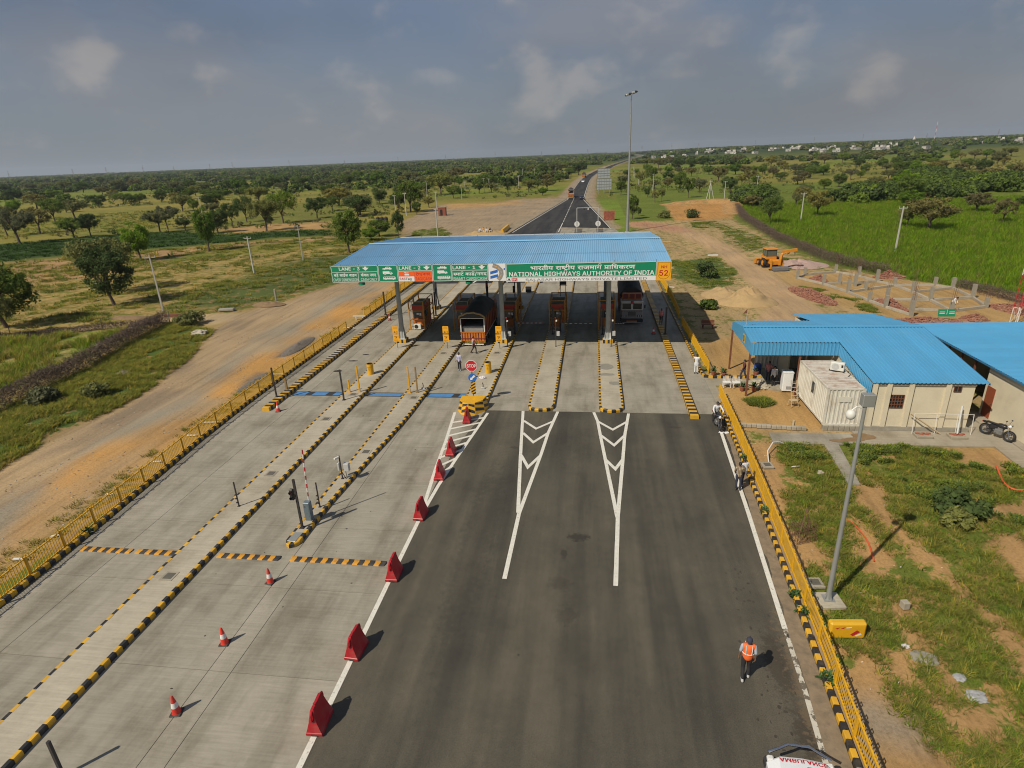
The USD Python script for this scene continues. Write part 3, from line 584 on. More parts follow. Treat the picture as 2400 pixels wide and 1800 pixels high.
st = MB(); zk = 0
for cx, cy, a_, b_, s_ in ((-22.3, 50.2, .5, .2, 6), (-21.7, 52.1, .35, .15, 7), (-22.6, 47.4, .4, .3, 4)): st.prism(blotch(cx, cy, a_, b_, s_), .0015, .003 + .0004 * zk); zk += 1
for k in range(60):
    cy = rng.uniform(11.5, 22.5); st.prism(blotch(rng.normal(5.9 + .03 * cy, .5), cy, rng.uniform(.015, .07), rng.uniform(.02, .09), k + 9, n=10), .0015, .003 + .00006 * k)
for k in range(44):
    st.prism(blotch(rng.uniform(-18, 6), rng.uniform(12, 38), rng.uniform(.015, .06), rng.uniform(.015, .06), k + 60, n=10), .0015, .0035)
obj('oil_stains', st, 'stain', kind='stuff')

# ------------------------------------------------------------------ kerbs and toll islands
def resample(pts, step):
    pts = np.array(pts, float); s = np.concatenate([[0], np.cumsum(np.linalg.norm(np.diff(pts, axis=0), axis=1))])
    n = max(1, int(round(s[-1] / step))); t = np.linspace(0, s[-1], n + 1)
    return np.stack([np.interp(t, s, pts[:, 0]), np.interp(t, s, pts[:, 1])], 1)


def kerb(parent, pts, side=1, w=.16, h=.2, far=40.0, phase=0, step=.31, mb_far=None, z0=-.04):
    """kerb stones along pts; the island lies to the left (side=1) or right (side=-1) of the line"""
    P = resample(pts, step)
    t = np.gradient(P, axis=0); t /= np.linalg.norm(t, axis=1, keepdims=True); nrm = np.stack([-t[:, 1], t[:, 0]], 1) * side
    prof = [(0, z0), (.0, h - .03), (.025, h), (w, h), (w, z0)]
    farm = {0: MB(), 1: MB()}
    for k in range(len(P) - 1):
        g = .004; d = P[k + 1] - P[k]; a_, b_ = P[k] + d * g / step, P[k + 1] - d * g / step
        j = rng.normal(0, .004)
        v = [[*(q + nn * (o + j)), z + (j if z > 0 else 0)] for q, nn in ((a_, nrm[k]), (b_, nrm[k + 1])) for o, z in prof]
        n = len(prof); f = [[i, i + 1, n + i + 1] for i in range(n - 1)] + [[i, n + i + 1, n + i] for i in range(n - 1)] + [[0, i + 1, i] for i in range(1, n - 1)] + [[n, n + i, n + i + 1] for i in range(1, n - 1)]
        f = np.array(f)
        if side > 0: f = f[:, ::-1]
        c = (k + phase) % 2
        if P[k][1] < far: obj('kerb_stone', MB().add(np.array(v), f), 'kerb_yellow' if c == 0 else 'kerb_black', parent)
        else: farm[c].add(np.array(v), f)
    for c, m in farm.items():
        if m.n: obj('kerb_stones', m, 'kerb_yellow' if c == 0 else 'kerb_black', parent, kind='stuff')


def top(parent, poly, z=.195):
    obj('island_top', MB().prism(poly, -.05, z), 'pale_concrete', parent)


IS = 'traffic island'
isl = thing('traffic_island', 'long kerbed island between lane three and lane two, running out of the bottom left corner', IS)
top(isl, sg.box(-19.65, -6, -18.15, 86).buffer(-.001))
kerb(isl, [(-19.8, 6), (-19.8, 86)], -1, phase=1); kerb(isl, [(-18.0, 6), (-18.0, 86)], 1)
isl = thing('traffic_island', 'kerbed island carrying the raised striped boom, with its tip before the speed humps', IS)
dl, dr = [(-14.86, 22.75), (-14.82, 30), (-14.75, 40), (-14.72, 86)], [(-14.12, 22.7), (-14.05, 26), (-13.8, 29.3), (-13.35, 34.5), (-13.1, 38), (-13.0, 42), (-13.0, 86)]
top(isl, sg.Polygon(dl + dr[::-1]).buffer(-.13, join_style='mitre'))
kerb(isl, dl, -1, phase=1); kerb(isl, dr, 1, phase=0); kerb(isl, [(-14.86, 22.72), (-14.66, 22.3), (-14.33, 22.28), (-14.12, 22.67)], 1, phase=1, w=.2)
obj('hatch_cover', MB().rbox((-14.5, 22.95, .205), (.44, .75, .03), .01, rz=-.04), 'steel_grey', isl)
isl = thing('traffic_island', 'kerbed island behind the yellow crash cushion and the red octagonal sign', IS)
top(isl, sg.box(-9.56, 39.8, -7.99, 85)); kerb(isl, [(-9.7, 39.8), (-9.7, 85)], -1); kerb(isl, [(-7.85, 39.8), (-7.85, 85)], 1)
for x0, x1, yf, lb in ((-4.66, -2.71, 104, 'round-ended pale island left of the other one, its tip at the asphalt edge'), (.52, 2.29, 122, 'round-ended pale island with two dark damp patches on its top')):
    isl = thing('traffic_island', lb, IS)
    t_ = np.linspace(PI, 2 * PI, 25); cx, rx = (x0 + x1) / 2, (x1 - x0) / 2
    arc = [(cx + rx * math.cos(q), 39.95 + .78 * math.sin(q)) for q in t_]
    top(isl, sg.Polygon([(x0, yf)] + arc + [(x1, yf)]).buffer(-.13, join_style='mitre'))
    kerb(isl, [(x0, yf), (x0, 40.0)][::-1], -1); kerb(isl, [(x1, 40.0), (x1, yf)], 1, phase=1); kerb(isl, arc, 1, phase=1, w=.18)
    if cx > 0:
        w_ = MB(); [w_.prism(blotch(*q), .197, .2) for q in ((1.15, 48.6, .62, .75, 3), (1.1, 46.6, .7, .32, 6), (1.75, 44.6, .42, .4, 8))]
        mat('damp', (.235, .22, .18), .7, .1, 4, coord='pos'); obj('damp_patch', w_, 'damp', isl)
for x0, x1, lb in ((-24.85, -24.28, 'narrow striped kerb divider beside the left railing, yellow nose towards us'), (6.74, 7.3, 'narrow yellow and black striped kerb divider beside the right footway lane')):
    isl = thing('kerb_divider', lb, 'kerb divider'); kerb(isl, [(x1, 38.4), (x1, 87)], 1, w=x1 - x0, h=.27, far=52)
ks = thing('kerb', 'striped kerb under the long yellow railing on the left edge of the plaza', 'kerb')
LK = [(-24.95, 8), (-25.3, 17), (-25.65, 23.4), (-26.05, 28), (-26.55, 33.6), (-26.8, 40), (-26.88, 88)]
kerb(ks, LK, 1, w=.17, far=42)
ks = thing('kerb', 'striped kerb under the near yellow railing on the right edge of the asphalt', 'kerb')
RK = [(7.35, 5), (7.62, 9.5), (7.86, 13.5), (8.17, 19), (8.5, 25), (8.72, 30), (8.92, 36), (9.03, 41.2)]
kerb(ks, RK, -1, w=.17, far=43)
ks = thing('kerb', 'striped kerb turning the corner towards the blue roofed office porch', 'kerb')
kerb(ks, [(13.4, 46.72), (9.5, 46.62), (9.05, 46.9), (9.0, 50), (9.02, 58), (9.0, 88), (8.6, 120)], 1, w=.17, far=50)
obj('footway', MB().prism([(9.0, 41.3), (9.0, 46.55), (13.6, 46.6), (13.4, 44.9), (9.6, 44.9), (9.6, 41.6)], -.055, .0), 'apron_concrete', kind='structure')
obj('verge', MB().prism([(7.45, 5), (7.72, 9.5), (7.96, 13.5), (8.27, 19), (8.6, 25), (8.82, 30), (9.02, 36), (9.1, 41), (9.7, 41), (9.5, 33), (9.2, 25), (8.9, 19), (8.6, 12), (8.2, 5)], -.05, .05), 'dirt_film', kind='structure')

# ------------------------------------------------------------------ railings
mat('rail_yellow', (.60, .34, .02), .5, .08, 5, dirt=(.25, .12, .03), dscale=3, damt=.35)
mat('rail_bright', (.66, .37, .015), .45, .08, 5, dirt=(.30, .14, .03), dscale=3, damt=.3)


def fence(name, label, pts, h, m, spacing=2.05, pitch=.13):
    t = thing(name, label, 'railing')
    P = resample(pts, spacing)
    for k, p in enumerate(P):
        obj('post', MB().box((p[0], p[1], h / 2 - .02), (.085, .085, h + .06)), m, t)
        if k == len(P) - 1: break
        q = P[k + 1]; d = q - p; L = np.linalg.norm(d); d /= L; rz = math.atan2(d[1], d[0])
        n = int(L / pitch / 2) * 2; bars = MB(); c = (p + q) / 2
        for i in range(n):
            s = (i + .5) / n * L; u = p + d * s; zt = h + (.10 if (i // 1) % 4 < 2 else -.06)
            bars.box((u[0], u[1], (.14 + zt) / 2), (*((.022, .022) if m == 'rail_bright' else (.03, .03)), zt - .14), rz)
            if i % 4 == 0 and i + 1 < n:
                u2 = p + d * ((i + 1) / n * L); bars.box((u2[0], u2[1], h + .10), (L / n + .024, .024, .024), rz)
        b = obj('bars', bars, m, t, kind='stuff')
        obj('rail', MB().box((c[0], c[1], h - .06), (L - .07, .055, .05), rz), m, b); obj('rail', MB().box((c[0], c[1], .2), (L - .07, .055, .05), rz), m, b)
    return t


off = lambda P, dx: [(a_ + dx, b_) for a_, b_ in P]
fence('railing', 'long yellow railing on the far left edge of the concrete lanes', [(-25.25, 9), (-25.55, 17), (-25.83, 22), (-26.25, 28), (-26.75, 34), (-26.95, 40), (-26.98, 60.3)], 1.1, 'rail_yellow')
fence('railing', 'yellow railing on the left that passes behind the roof columns', [(-26.95, 65.7), (-26.95, 86)], 1.1, 'rail_yellow')
fence('railing', 'bright yellow railing along the right edge of the near asphalt', [(7.85, 8.4), (8.2, 14.5), (8.45, 18), (8.78, 24), (9.05, 30), (9.25, 36), (9.4, 42.4)], 1.02, 'rail_bright', 1.95, .115)
fence('railing', 'yellow railing beside the striped kerb opposite the office porch', [(9.5, 47.7), (9.42, 54), (9.3, 62)], 1.02, 'rail_bright', 1.95, .115)
fence('railing', 'yellow railing on the right, partly in the shade of the roof', [(9.4, 65.5), (9.55, 73), (9.55, 80), (9.2, 90)], 1.02, 'rail_bright', 1.95, .115)
# ------------------------------------------------------------------ toll canopy
mat('roof_blue', (.19, .40, .60), .38, .06, .5, spec=.5, dirt=(.24, .36, .46), dscale=.6, damt=.45, stretch=(1, .25, 1), rnd=.05)
mat('roof_ridge', (.22, .50, .76), .35, .04, 2); mat('under_grey', (.22, .23, .23), .7); mat('column_grey', (.34, .36, .34), .5, .07, 2, dirt=(.24, .22, .18), dscale=1.2, damt=.3)
mat('trim_grey', (.45, .46, .45), .5); mat('sign_green', (.005, .215, .105), .42, .05, 3); mat('sign_white', (.70, .71, .70), .45, .04, 3); mat('sign_orange', (.80, .12, .02), .45, .04); mat('sign_amber', (.80, .37, .012), .45, .05, 3)
mat('ink_black', (.02, .02, .022), .5); mat('ink_red', (.42, .02, .02), .5); mat('sign_blue', (.02, .13, .46), .45); mat('sign_red', (.50, .012, .02), .42, .05, 3); mat('logo_grey', (.25, .25, .24), .5); mat('ink_grey', (.08, .08, .09), .5); mat('sheet_white', (.62, .62, .60), .5); mat('board_back', (.30, .33, .35), .5)
CX0, CX1, YF, YR, YB = -23.65, 6.5, 51.2, 61.7, 72.2
cp = thing('toll_canopy', 'wide blue corrugated gable roof on grey columns over the toll lanes', 'canopy roof')


def corrugated(m, x0, x1, y0, z0, y1, z1, pitch=.2, hgt=.04):
    """a ribbed sheet: ribs run from (y0, z0) to (y1, z1)"""
    n = max(1, int(round((x1 - x0) / pitch))); p = (x1 - x0) / n; xs, zs = [], []
    for i in range(n):
        b = x0 + i * p; xs += [b, b + p * .55, b + p * .65, b + p * .9]; zs += [0, 0, hgt, hgt]
    xs.append(x1); zs.append(0); xs, zs = np.array(xs), np.array(zs); k = len(xs)
    th = np.array([0, 0, -.006])
    A, B = np.stack([xs, np.full(k, y0), z0 + zs], 1), np.stack([xs, np.full(k, y1), z1 + zs], 1)
    i = np.arange(k - 1); q = np.stack([i, i + 1, k + i + 1, k + i], 1)
    if y1 < y0: q = q[:, ::-1]
    m.add(np.vstack([A, B]), q); m.add(np.vstack([A, B]) + th, q[:, ::-1])
    return m


EF, ER, EB = 8.55, 9.2, 8.45
nS = 30; w_ = (CX1 - CX0) / nS; ym = YF + .25 + 4.0; zm = EF + (ER - EF) * 4.0 / (YR - YF)
for k in range(nS):
    a_, b_ = CX0 + k * w_, CX0 + (k + 1) * w_
    obj('roof_sheet', corrugated(MB(), a_, b_, YF + .25, EF, ym + .15, zm), 'roof_blue', cp)
    obj('roof_sheet', corrugated(MB(), a_, b_, ym, zm + .012, YR, ER), 'roof_blue', cp)
    obj('roof_sheet', corrugated(MB(), a_, b_, YR, ER, YB, EB), 'roof_blue', cp)
rc = MB(); rc.add(np.array([[CX0 - .03, YR - .45, ER + .035], [CX1 + .03, YR - .45, ER + .035], [CX1 + .03, YR, ER + .1], [CX0 - .03, YR, ER + .1], [CX0 - .03, YR + .45, ER + .03], [CX1 + .03, YR + .45, ER + .03]]), np.array([[0, 1, 2, 3], [3, 2, 5, 4]])); obj('ridge_cap', rc, 'roof_ridge', cp)
fr = MB().box(((CX0 + CX1) / 2, YF + .14, 7.93), (CX1 - CX0, .10, 1.46)); obj('fascia_frame', fr, 'trim_grey', cp)
obj('roof_trim', MB().box(((CX0 + CX1) / 2, YB + .03, EB - .02), (CX1 - CX0, .05, .28)), 'trim_grey', cp)
gt = MB()
for x_ in (CX0, CX1):
    for y0, z0, y1, z1 in ((YF + .25, EF, YR, ER), (YR, ER, YB, EB)): gt.add(np.array([[x_ - .02, y0, z0 - .16], [x_ + .02, y0, z0 - .16], [x_ + .02, y0, z0 + .05], [x_ - .02, y0, z0 + .05], [x_ - .02, y1, z1 - .16], [x_ + .02, y1, z1 - .16], [x_ + .02, y1, z1 + .05], [x_ - .02, y1, z1 + .05]]), np.array([[0, 1, 2, 3], [5, 4, 7, 6], [1, 5, 6, 2], [4, 0, 3, 7], [3, 2, 6, 7], [4, 5, 1, 0]]))
obj('gable_trim', gt, 'roof_ridge', cp)
for y_ in np.arange(YF + 1.2, YB, 1.5):
    z_ = np.interp(y_, [YF, YR, YB], [EF, ER, EB]) - .1; obj('purlin', MB().box(((CX0 + CX1) / 2, y_, z_), (CX1 - CX0 - .1, .08, .14)), 'under_grey', cp)
for x_ in (-19.1, -8.8, 1.45):
    tr = MB()
    tr.tube([(x_, YF + .4, EF - .3), (x_, YR, ER - .3), (x_, YB - .2, EB - .3)], .06); tr.tube([(x_, YF + .4, EF - .75), (x_, YR, ER - 1.2), (x_, YB - .2, EB - .7)], .06)
    yy = np.linspace(YF + .5, YB - .3, 15)
    for i in range(14):
        za, zb = np.interp(yy[i], [YF, YR, YB], [EF, ER, EB]) - .3, np.interp(yy[i + 1], [YF, YR, YB], [EF - .45, ER - .9, EB - .4]) - .3
        tr.tube([(x_, yy[i], za if i % 2 else za - .5), (x_, yy[i + 1], zb if i % 2 else zb + .5)], .035, 5)
    obj('roof_truss', tr, 'under_grey', cp)
    for y_ in (55.7, 69.6):
        zt = np.interp(y_, [YF, YR, YB], [EF, ER, EB]) - .5
        c = obj('column', MB().cyl((x_, y_, .55), (x_, y_, zt), .24, .21, 14), 'column_grey', cp, smooth=40)
        gm = MB()
        for q in range(4):
            gm.prism([(.2, 0), (.46, 0), (.2, 1.5)], -.015, .015, rotz(q * PI / 2 + PI / 4) @ XZ, (x_, y_, .6))
        gm.box((x_, y_, .585), (.8, .8, .03)); obj('base_gusset', gm, 'trim_grey', c)
        pm = MB().rbox((x_, y_, .375), (.95, .95, .36), .02); obj('plinth', pm, 'kerb_yellow', c)
        sm_ = MB(); [sm_.box((x_ + dx, y_ - .477, .375), (.2, .006, .34)) for dx in (-.36, .08)]; [sm_.box((x_ + .477, y_ + dx, .375), (.006, .22, .34)) for dx in (-.3, .1)]
        obj('plinth_stripe', sm_, 'kerb_black', c)
for k in range(17):
    x_ = CX0 + .9 + k * 1.75; obj('roof_hook', MB().cyl((x_, YF + .22, EF), (x_, YF + .2, EF + .27), .02, n=5), 'ink_grey', cp)
    if k % 2: obj('roof_hook', MB().cyl((x_, YB, EB), (x_, YB, EB + .22), .02, n=5), 'ink_grey', cp)
for x_ in (-21.0, -11.0): obj('hanging_lamp', MB().lathe([(.02, .0), (.3, -.12), (.3, -.3), (.1, -.34)], 12, (x_, YF + .4, 7.2)), 'sign_green', cp)

# ------------------------------------------------------------------ the signs on the fascia
SY = YF + .085     # face of the fascia frame


def plate(par, name, x0, x1, z0, z1, m, y=SY, t=.03):
    return obj(name, MB().box(((x0 + x1) / 2, y - t / 2, (z0 + z1) / 2), (x1 - x0, t, z1 - z0)), m, par)


def flat(m, mesh, x0, z0, sx, sz, y):
    v = np.array(mesh.vertices); return m.add(np.stack([x0 + v[:, 0] * sx, np.full(len(v), y) - v[:, 2], z0 + v[:, 1] * sz], 1), np.array(mesh.faces))


def letters(par, text, x0, x1, z0, h, m, y, bold=True, name='lettering', parent_mb=None):
    t = meshkit.text_mesh(text, 1.0, .004, bold); v = np.array(t.vertices); w = v[:, 0].max() - v[:, 0].min()
    t.vertices = v - [v[:, 0].min(), 0, 0]
    mb = parent_mb or MB(); flat(mb, t, x0, z0, (x1 - x0) / w, h, y)
    return mb if parent_mb else obj(name, mb, m, par)


DEVA = json.loads('''{"a":[746,69,[[[529,43,529,49,582,49,583,60,592,66,601,65,610,61,622,49,746,49,746,43,741,42,740,10,734,10,733,42,728,42,727,24,724,20,718,18,712,19,707,23,705,42,698,42,697,32,689,25,701,14,701,12,697,9,683,22,679,29,679,32,681,35,685,35,688,33,690,34,691,38,691,42,660,42,660,34,667,36,671,34,675,29,675,22,672,14,670,12,666,15,668,22,668,28,664,29,661,27,660,25,659,10,653,10,653,18,647,17,641,17,636,21,634,25,634,33,638,37,644,39,653,39,653,42,627,42,626,10,621,10,620,17,610,16,602,20,600,24,601,31,598,35,595,42,590,42,590,10,584,10,583,42,575,42,574,10,568,10,568,42,559,42,559,10,553,10,552,20,547,18,540,18,534,14,531,17,535,23,534,27,533,42],[712,29,715,25,720,26,721,42,712,42],[640,26,643,23,650,24,653,27,653,33,642,32],[589,57,590,49,596,49,597,46,603,49,609,49,612,47,614,40,612,36,615,35,615,30,609,29,607,24,610,22,615,22,620,26,620,42,617,43,616,47,608,55,602,58,593,59],[603,38,605,36,610,36,606,39,607,43,603,42],[540,30,542,27,548,32,552,29,552,42,540,42],[552,28,551,27,552,27],[550,27,549,26,550,26]],[[339,43,340,49,512,49,512,43,506,42,505,10,499,10,499,42,490,42,490,23,486,20,482,22,478,27,478,31,483,33,483,42,472,42,472,10,465,10,465,42,457,42,456,10,449,10,449,24,439,24,438,21,435,19,432,19,428,23,426,29,431,31,431,42,421,42,420,10,414,10,414,31,407,31,409,26,407,18,403,15,397,15,388,21,381,34,381,35,387,37,393,25,396,22,400,21,402,22,402,26,396,33,397,37,414,38,414,42,376,42,376,10,370,10,369,42,362,42,360,32,353,25,365,14,365,12,360,9,346,22,342,29,342,32,344,35,349,35,351,33,353,34,354,42],[449,42,439,42,439,31,449,31]],[[487,61,492,68,500,69,507,64,509,57,508,55,505,56,504,62,500,65,495,64,493,62,492,57,489,55]],[[182,43,183,49,258,49,257,59,260,63,265,66,274,63,282,49,323,49,323,43,317,42,316,10,310,10,310,19,299,18,291,23,288,32,295,36,293,42,282,42,282,10,275,10,275,42,265,42,264,32,254,30,250,25,251,19,255,16,269,18,270,12,260,9,264,2,261,0,254,8,248,0,244,2,250,11,243,18,234,19,230,22,228,27,227,42,219,42,219,10,212,10,212,42,205,42,203,32,196,25,208,14,208,12,203,9,190,22,185,29,185,32,188,35,192,35,194,33,196,34,197,42],[296,27,300,24,304,24,310,27,310,42,301,42,301,34],[264,57,265,49,274,49,272,57,269,59],[239,41,243,36,243,30,248,34,257,37,257,42],[234,28,237,25,243,25,234,37]],[[0,39,0,45,2,48,12,49,18,43,19,31,29,31,29,42,22,43,22,49,101,49,100,59,103,63,107,65,117,63,125,49,166,49,166,43,160,42,159,10,153,10,153,19,142,18,134,23,131,32,138,36,136,42,125,42,125,10,118,10,118,42,110,42,109,10,103,10,103,29,92,29,89,27,89,22,97,14,94,9,92,9,83,18,82,28,87,34,103,36,103,42,77,42,75,32,68,25,80,14,77,9,72,11,61,22,57,29,57,32,59,35,64,35,66,33,68,34,70,38,69,42,51,42,51,10,44,10,44,42,36,42,35,10,29,10,29,24,19,24,17,19,11,20,7,25,7,29,12,31,12,33,4,35],[139,27,143,24,147,24,153,27,153,42,144,42,144,34],[107,57,108,49,117,49,115,57,112,59],[7,43,8,40,12,40,10,43]]]],"b":[353,67,[[[237,45,238,51,354,51,354,45,348,44,347,12,341,12,341,29,332,29,331,24,326,23,322,27,320,32,323,36,341,36,341,44,315,44,314,35,297,34,298,31,306,31,313,29,317,23,315,16,308,11,305,15,305,17,310,20,308,24,301,25,297,23,298,15,306,8,302,3,292,11,290,16,289,23,292,28,290,35,292,39,298,41,307,42,307,44,283,44,282,11,276,12,276,44,267,44,267,12,261,11,260,20,247,19,242,22,240,27,240,33,244,39,251,41,260,41,260,44],[247,28,250,25,256,26,260,28,260,34,249,34,247,32]],[[88,45,88,51,160,51,159,62,166,67,176,66,174,60,167,61,166,59,166,55,168,51,221,50,221,45,215,44,214,12,208,12,208,33,201,33,203,28,201,20,197,17,192,16,182,22,176,36,176,37,181,39,187,27,190,24,194,23,196,24,196,28,190,35,192,39,208,40,208,44,170,44,169,35,155,35,155,31,166,31,172,25,172,17,167,13,171,10,168,5,147,14,147,18,150,20,157,17,165,20,165,24,154,24,147,32,150,39,163,42,163,44,141,44,140,11,134,12,134,44,125,44,125,12,118,12,118,27,101,28,112,16,112,14,108,11,90,31,92,36,100,36,100,44],[107,34,118,34,118,44,108,44]],[[0,45,0,51,58,51,55,59,53,61,46,60,44,65,46,67,55,67,61,61,65,51,72,50,72,45,66,44,65,35,51,35,50,32,51,31,59,31,65,29,68,24,68,18,64,14,59,12,50,12,42,16,36,22,40,26,52,18,61,19,60,24,50,24,44,29,42,33,46,40,58,42,58,44,31,44,31,12,25,12,24,20,18,18,11,19,6,22,3,27,3,33,6,38,14,41,24,41,24,44],[18,34,21,30,24,28,24,35],[10,31,11,26,17,25,11,33]],[[48,4,51,8,55,8,57,5,55,0,51,0]]]],"c":[239,59,[[[138,37,139,43,239,43,240,37,231,36,230,27,220,26,216,22,217,17,221,14,224,14,225,18,228,20,233,19,235,12,233,9,236,2,232,0,227,7,216,9,210,16,209,24,210,27,216,32,223,33,223,36,203,36,202,3,196,4,195,36,187,36,186,17,183,14,178,16,174,21,175,25,179,27,179,36,169,36,168,4,162,3,161,21,153,21,152,16,147,15,142,19,140,24,144,28,161,28,161,36]],[[0,37,0,43,34,43,30,52,22,53,21,58,25,59,35,57,42,43,122,42,122,37,117,36,116,3,109,4,109,25,105,22,102,16,96,18,96,24,91,25,89,23,90,17,99,7,96,3,85,12,82,18,82,25,85,29,94,31,102,29,109,32,109,36,76,36,75,3,69,4,68,12,56,11,50,14,48,19,48,25,52,31,59,33,68,33,68,36,29,36,29,28,37,29,43,25,44,14,41,6,36,8,38,21,36,23,33,23,29,19,29,4,23,3,22,12,10,11,4,15,3,19,4,27,8,31,14,33,22,33,22,36],[55,20,59,17,65,18,68,20,68,26,58,26,56,24],[10,20,13,17,19,18,22,21,22,27,11,26]]]],"d":[190,65,[[[89,43,90,49,190,49,191,43,182,42,181,33,171,32,167,28,168,23,172,20,175,20,176,24,179,26,184,25,186,18,184,15,187,8,182,6,178,13,167,15,160,22,160,30,162,33,168,38,174,39,174,42,154,42,153,9,146,10,146,42,138,42,137,23,134,20,130,22,126,27,126,31,130,33,130,42,120,42,119,10,113,9,112,27,104,27,103,22,98,21,93,25,91,30,95,34,112,34,112,42]],[[66,0,82,60,89,61,73,0]],[[0,43,0,49,19,49,15,58,7,59,6,64,10,65,19,63,26,49,66,49,66,43,61,42,60,10,54,10,53,42,45,42,44,23,41,20,36,22,32,27,33,31,37,33,37,42,25,42,24,32,13,29,10,26,10,22,15,16,22,16,28,19,31,13,24,10,15,9,6,14,3,20,3,27,7,33,17,37,17,42]]]],"e":[346,69,[[[245,43,246,49,346,49,346,43,337,42,336,33,326,32,322,28,323,23,327,20,331,20,331,24,334,26,340,25,342,18,340,15,343,8,338,6,333,13,322,15,316,22,315,30,317,33,323,38,330,39,330,42,309,42,308,9,302,10,302,42,293,42,293,23,289,20,285,22,281,27,281,31,286,33,286,42,275,42,275,10,269,9,268,27,259,27,258,22,253,21,249,25,247,30,250,34,268,34,268,42]],[[222,0,238,60,244,61,229,0]],[[124,43,124,49,222,48,222,43,216,42,215,33,201,33,200,32,202,29,213,28,218,23,217,14,209,10,196,12,186,20,192,24,201,17,211,17,211,22,200,22,194,27,193,31,196,38,209,40,209,42,182,42,181,9,175,10,175,42,153,42,153,34,161,35,167,31,168,20,165,12,160,14,162,27,160,29,157,29,153,25,153,10,147,9,146,18,134,17,128,21,127,25,128,33,132,37,138,39,146,39,146,42],[134,26,137,23,143,24,146,27,146,33,135,32]],[[197,61,202,68,210,69,217,64,219,57,218,55,214,56,214,62,210,65,205,64,203,62,202,57,199,55]],[[0,43,0,49,108,49,108,43,100,42,99,32,89,30,85,25,88,17,97,16,103,19,106,13,96,9,90,10,82,13,78,20,78,29,83,34,92,37,92,42,72,42,71,10,65,10,65,42,56,42,55,10,49,10,49,24,38,24,37,20,33,18,26,24,13,26,24,14,24,12,19,9,2,29,4,34,12,34,12,42],[38,31,49,31,49,42,38,42],[19,32,27,30,31,31,31,42,20,42]],[[83,61,88,68,96,69,103,64,104,57,104,55,100,56,99,62,95,65,91,64,88,62,88,57,84,55]]]]}''')


def deva(par, key, x0, x1, z0, z1, m, y):
    W, Hh, polys = DEVA[key]; mb = MB()
    for p in polys:
        rings = [np.array(r).reshape(-1, 2) for r in p]
        t = trimesh.creation.extrude_polygon(sg.Polygon(rings[0], rings[1:]).buffer(0), .004, engine='earcut'); flat(mb, t, x0, z0, (x1 - x0) / W, (z1 - z0) / Hh, y)
    return obj('lettering', mb, m, par)


def rules(par, segs, y, m='sign_white', w=.035):
    mb = MB()
    for x0, z0, x1, z1 in segs: mb.box(((x0 + x1) / 2, y - .003, (z0 + z1) / 2), (abs(x1 - x0) + w, .006, abs(z1 - z0) + w))
    return obj('border', mb, m, par)


def arrow_down(par, x, zt, zb, w, y, m='sign_white'):
    return obj('arrow', MB().prism([(x - w * .16, zt), (x + w * .16, zt), (x + w * .16, zt - .1), (x + w * .5, zt - .1), (x, zb), (x - w * .5, zt - .1), (x - w * .16, zt - .1)], 0, .004, XZ, (0, y, 0)), m, par)


def vehicle_icon(par, kind, x, z, w, h, y):
    """little white side views of a car, a lorry and a bus"""
    if kind == 'car': P = [(0, .3), (.05, .55), (.28, .62), (.4, .95), (.75, .95), (.92, .6), (1, .5), (1, .3)]
    elif kind == 'lorry': P = [(0, .25), (0, 1), (.66, 1), (.66, .85), (.85, .85), (.97, .5), (1, .25)]
    else: P = [(0, .25), (0, .8), (.05, .95), (.95, .95), (1, .8), (1, .25)]
    b = sg.Polygon(P)
    for cx in ((.22, .8) if kind != 'bus' else (.2, .82)): b = b.difference(sg.Point(cx, .25).buffer(.12)).union(sg.Point(cx, .2).buffer(.095))
    wn = {'car': [(.44, .66, .57, .86), (.6, .66, .73, .86)], 'lorry': [(.7, .58, .86, .78)], 'bus': [(.06 + .15 * i, .58, .17 + .15 * i, .84) for i in range(6)]}[kind]
    for q in wn: b = b.difference(sg.box(*q))
    mb = MB(); [mb.prism(shapely.affinity.affine_transform(g, [w, 0, 0, h, x, z]), 0, .004, XZ, (0, y, 0)) for g in getattr(b, 'geoms', [b])]
    return obj('pictogram', mb, 'sign_white', par)


import shapely.affinity
y1 = SY - .03
s = thing('lane_sign', 'green lane three sign panel for over dimension and cash, leftmost on the fascia', 'lane sign')
plate(s, 'panel', -23.65, -19.2, 7.2, 8.70, 'sign_green'); rules(s, [(-23.6, 8.67, -19.23, 8.67), (-23.6, 7.23, -19.23, 7.23), (-23.6, 7.23, -23.6, 8.67), (-19.23, 7.23, -19.23, 8.67), (-23.6, 8.13, -19.23, 8.13), (-21.1, 7.23, -21.1, 8.13)], y1)
letters(s, 'LANE - 3', -22.86, -20.9, 8.29, .27, 'sign_white', y1); arrow_down(s, -20.35, 8.6, 8.24, .62, y1)
deva(s, 'b', -23.42, -21.25, 7.66, 8.05, 'sign_white', y1); letters(s, 'OVER DIMENSION', -23.5, -21.16, 7.31, .25, 'sign_white', y1, False); deva(s, 'c', -20.86, -19.4, 7.69, 8.05, 'sign_white', y1); letters(s, 'CASH ONLY', -20.9, -19.34, 7.32, .25, 'sign_white', y1, False)
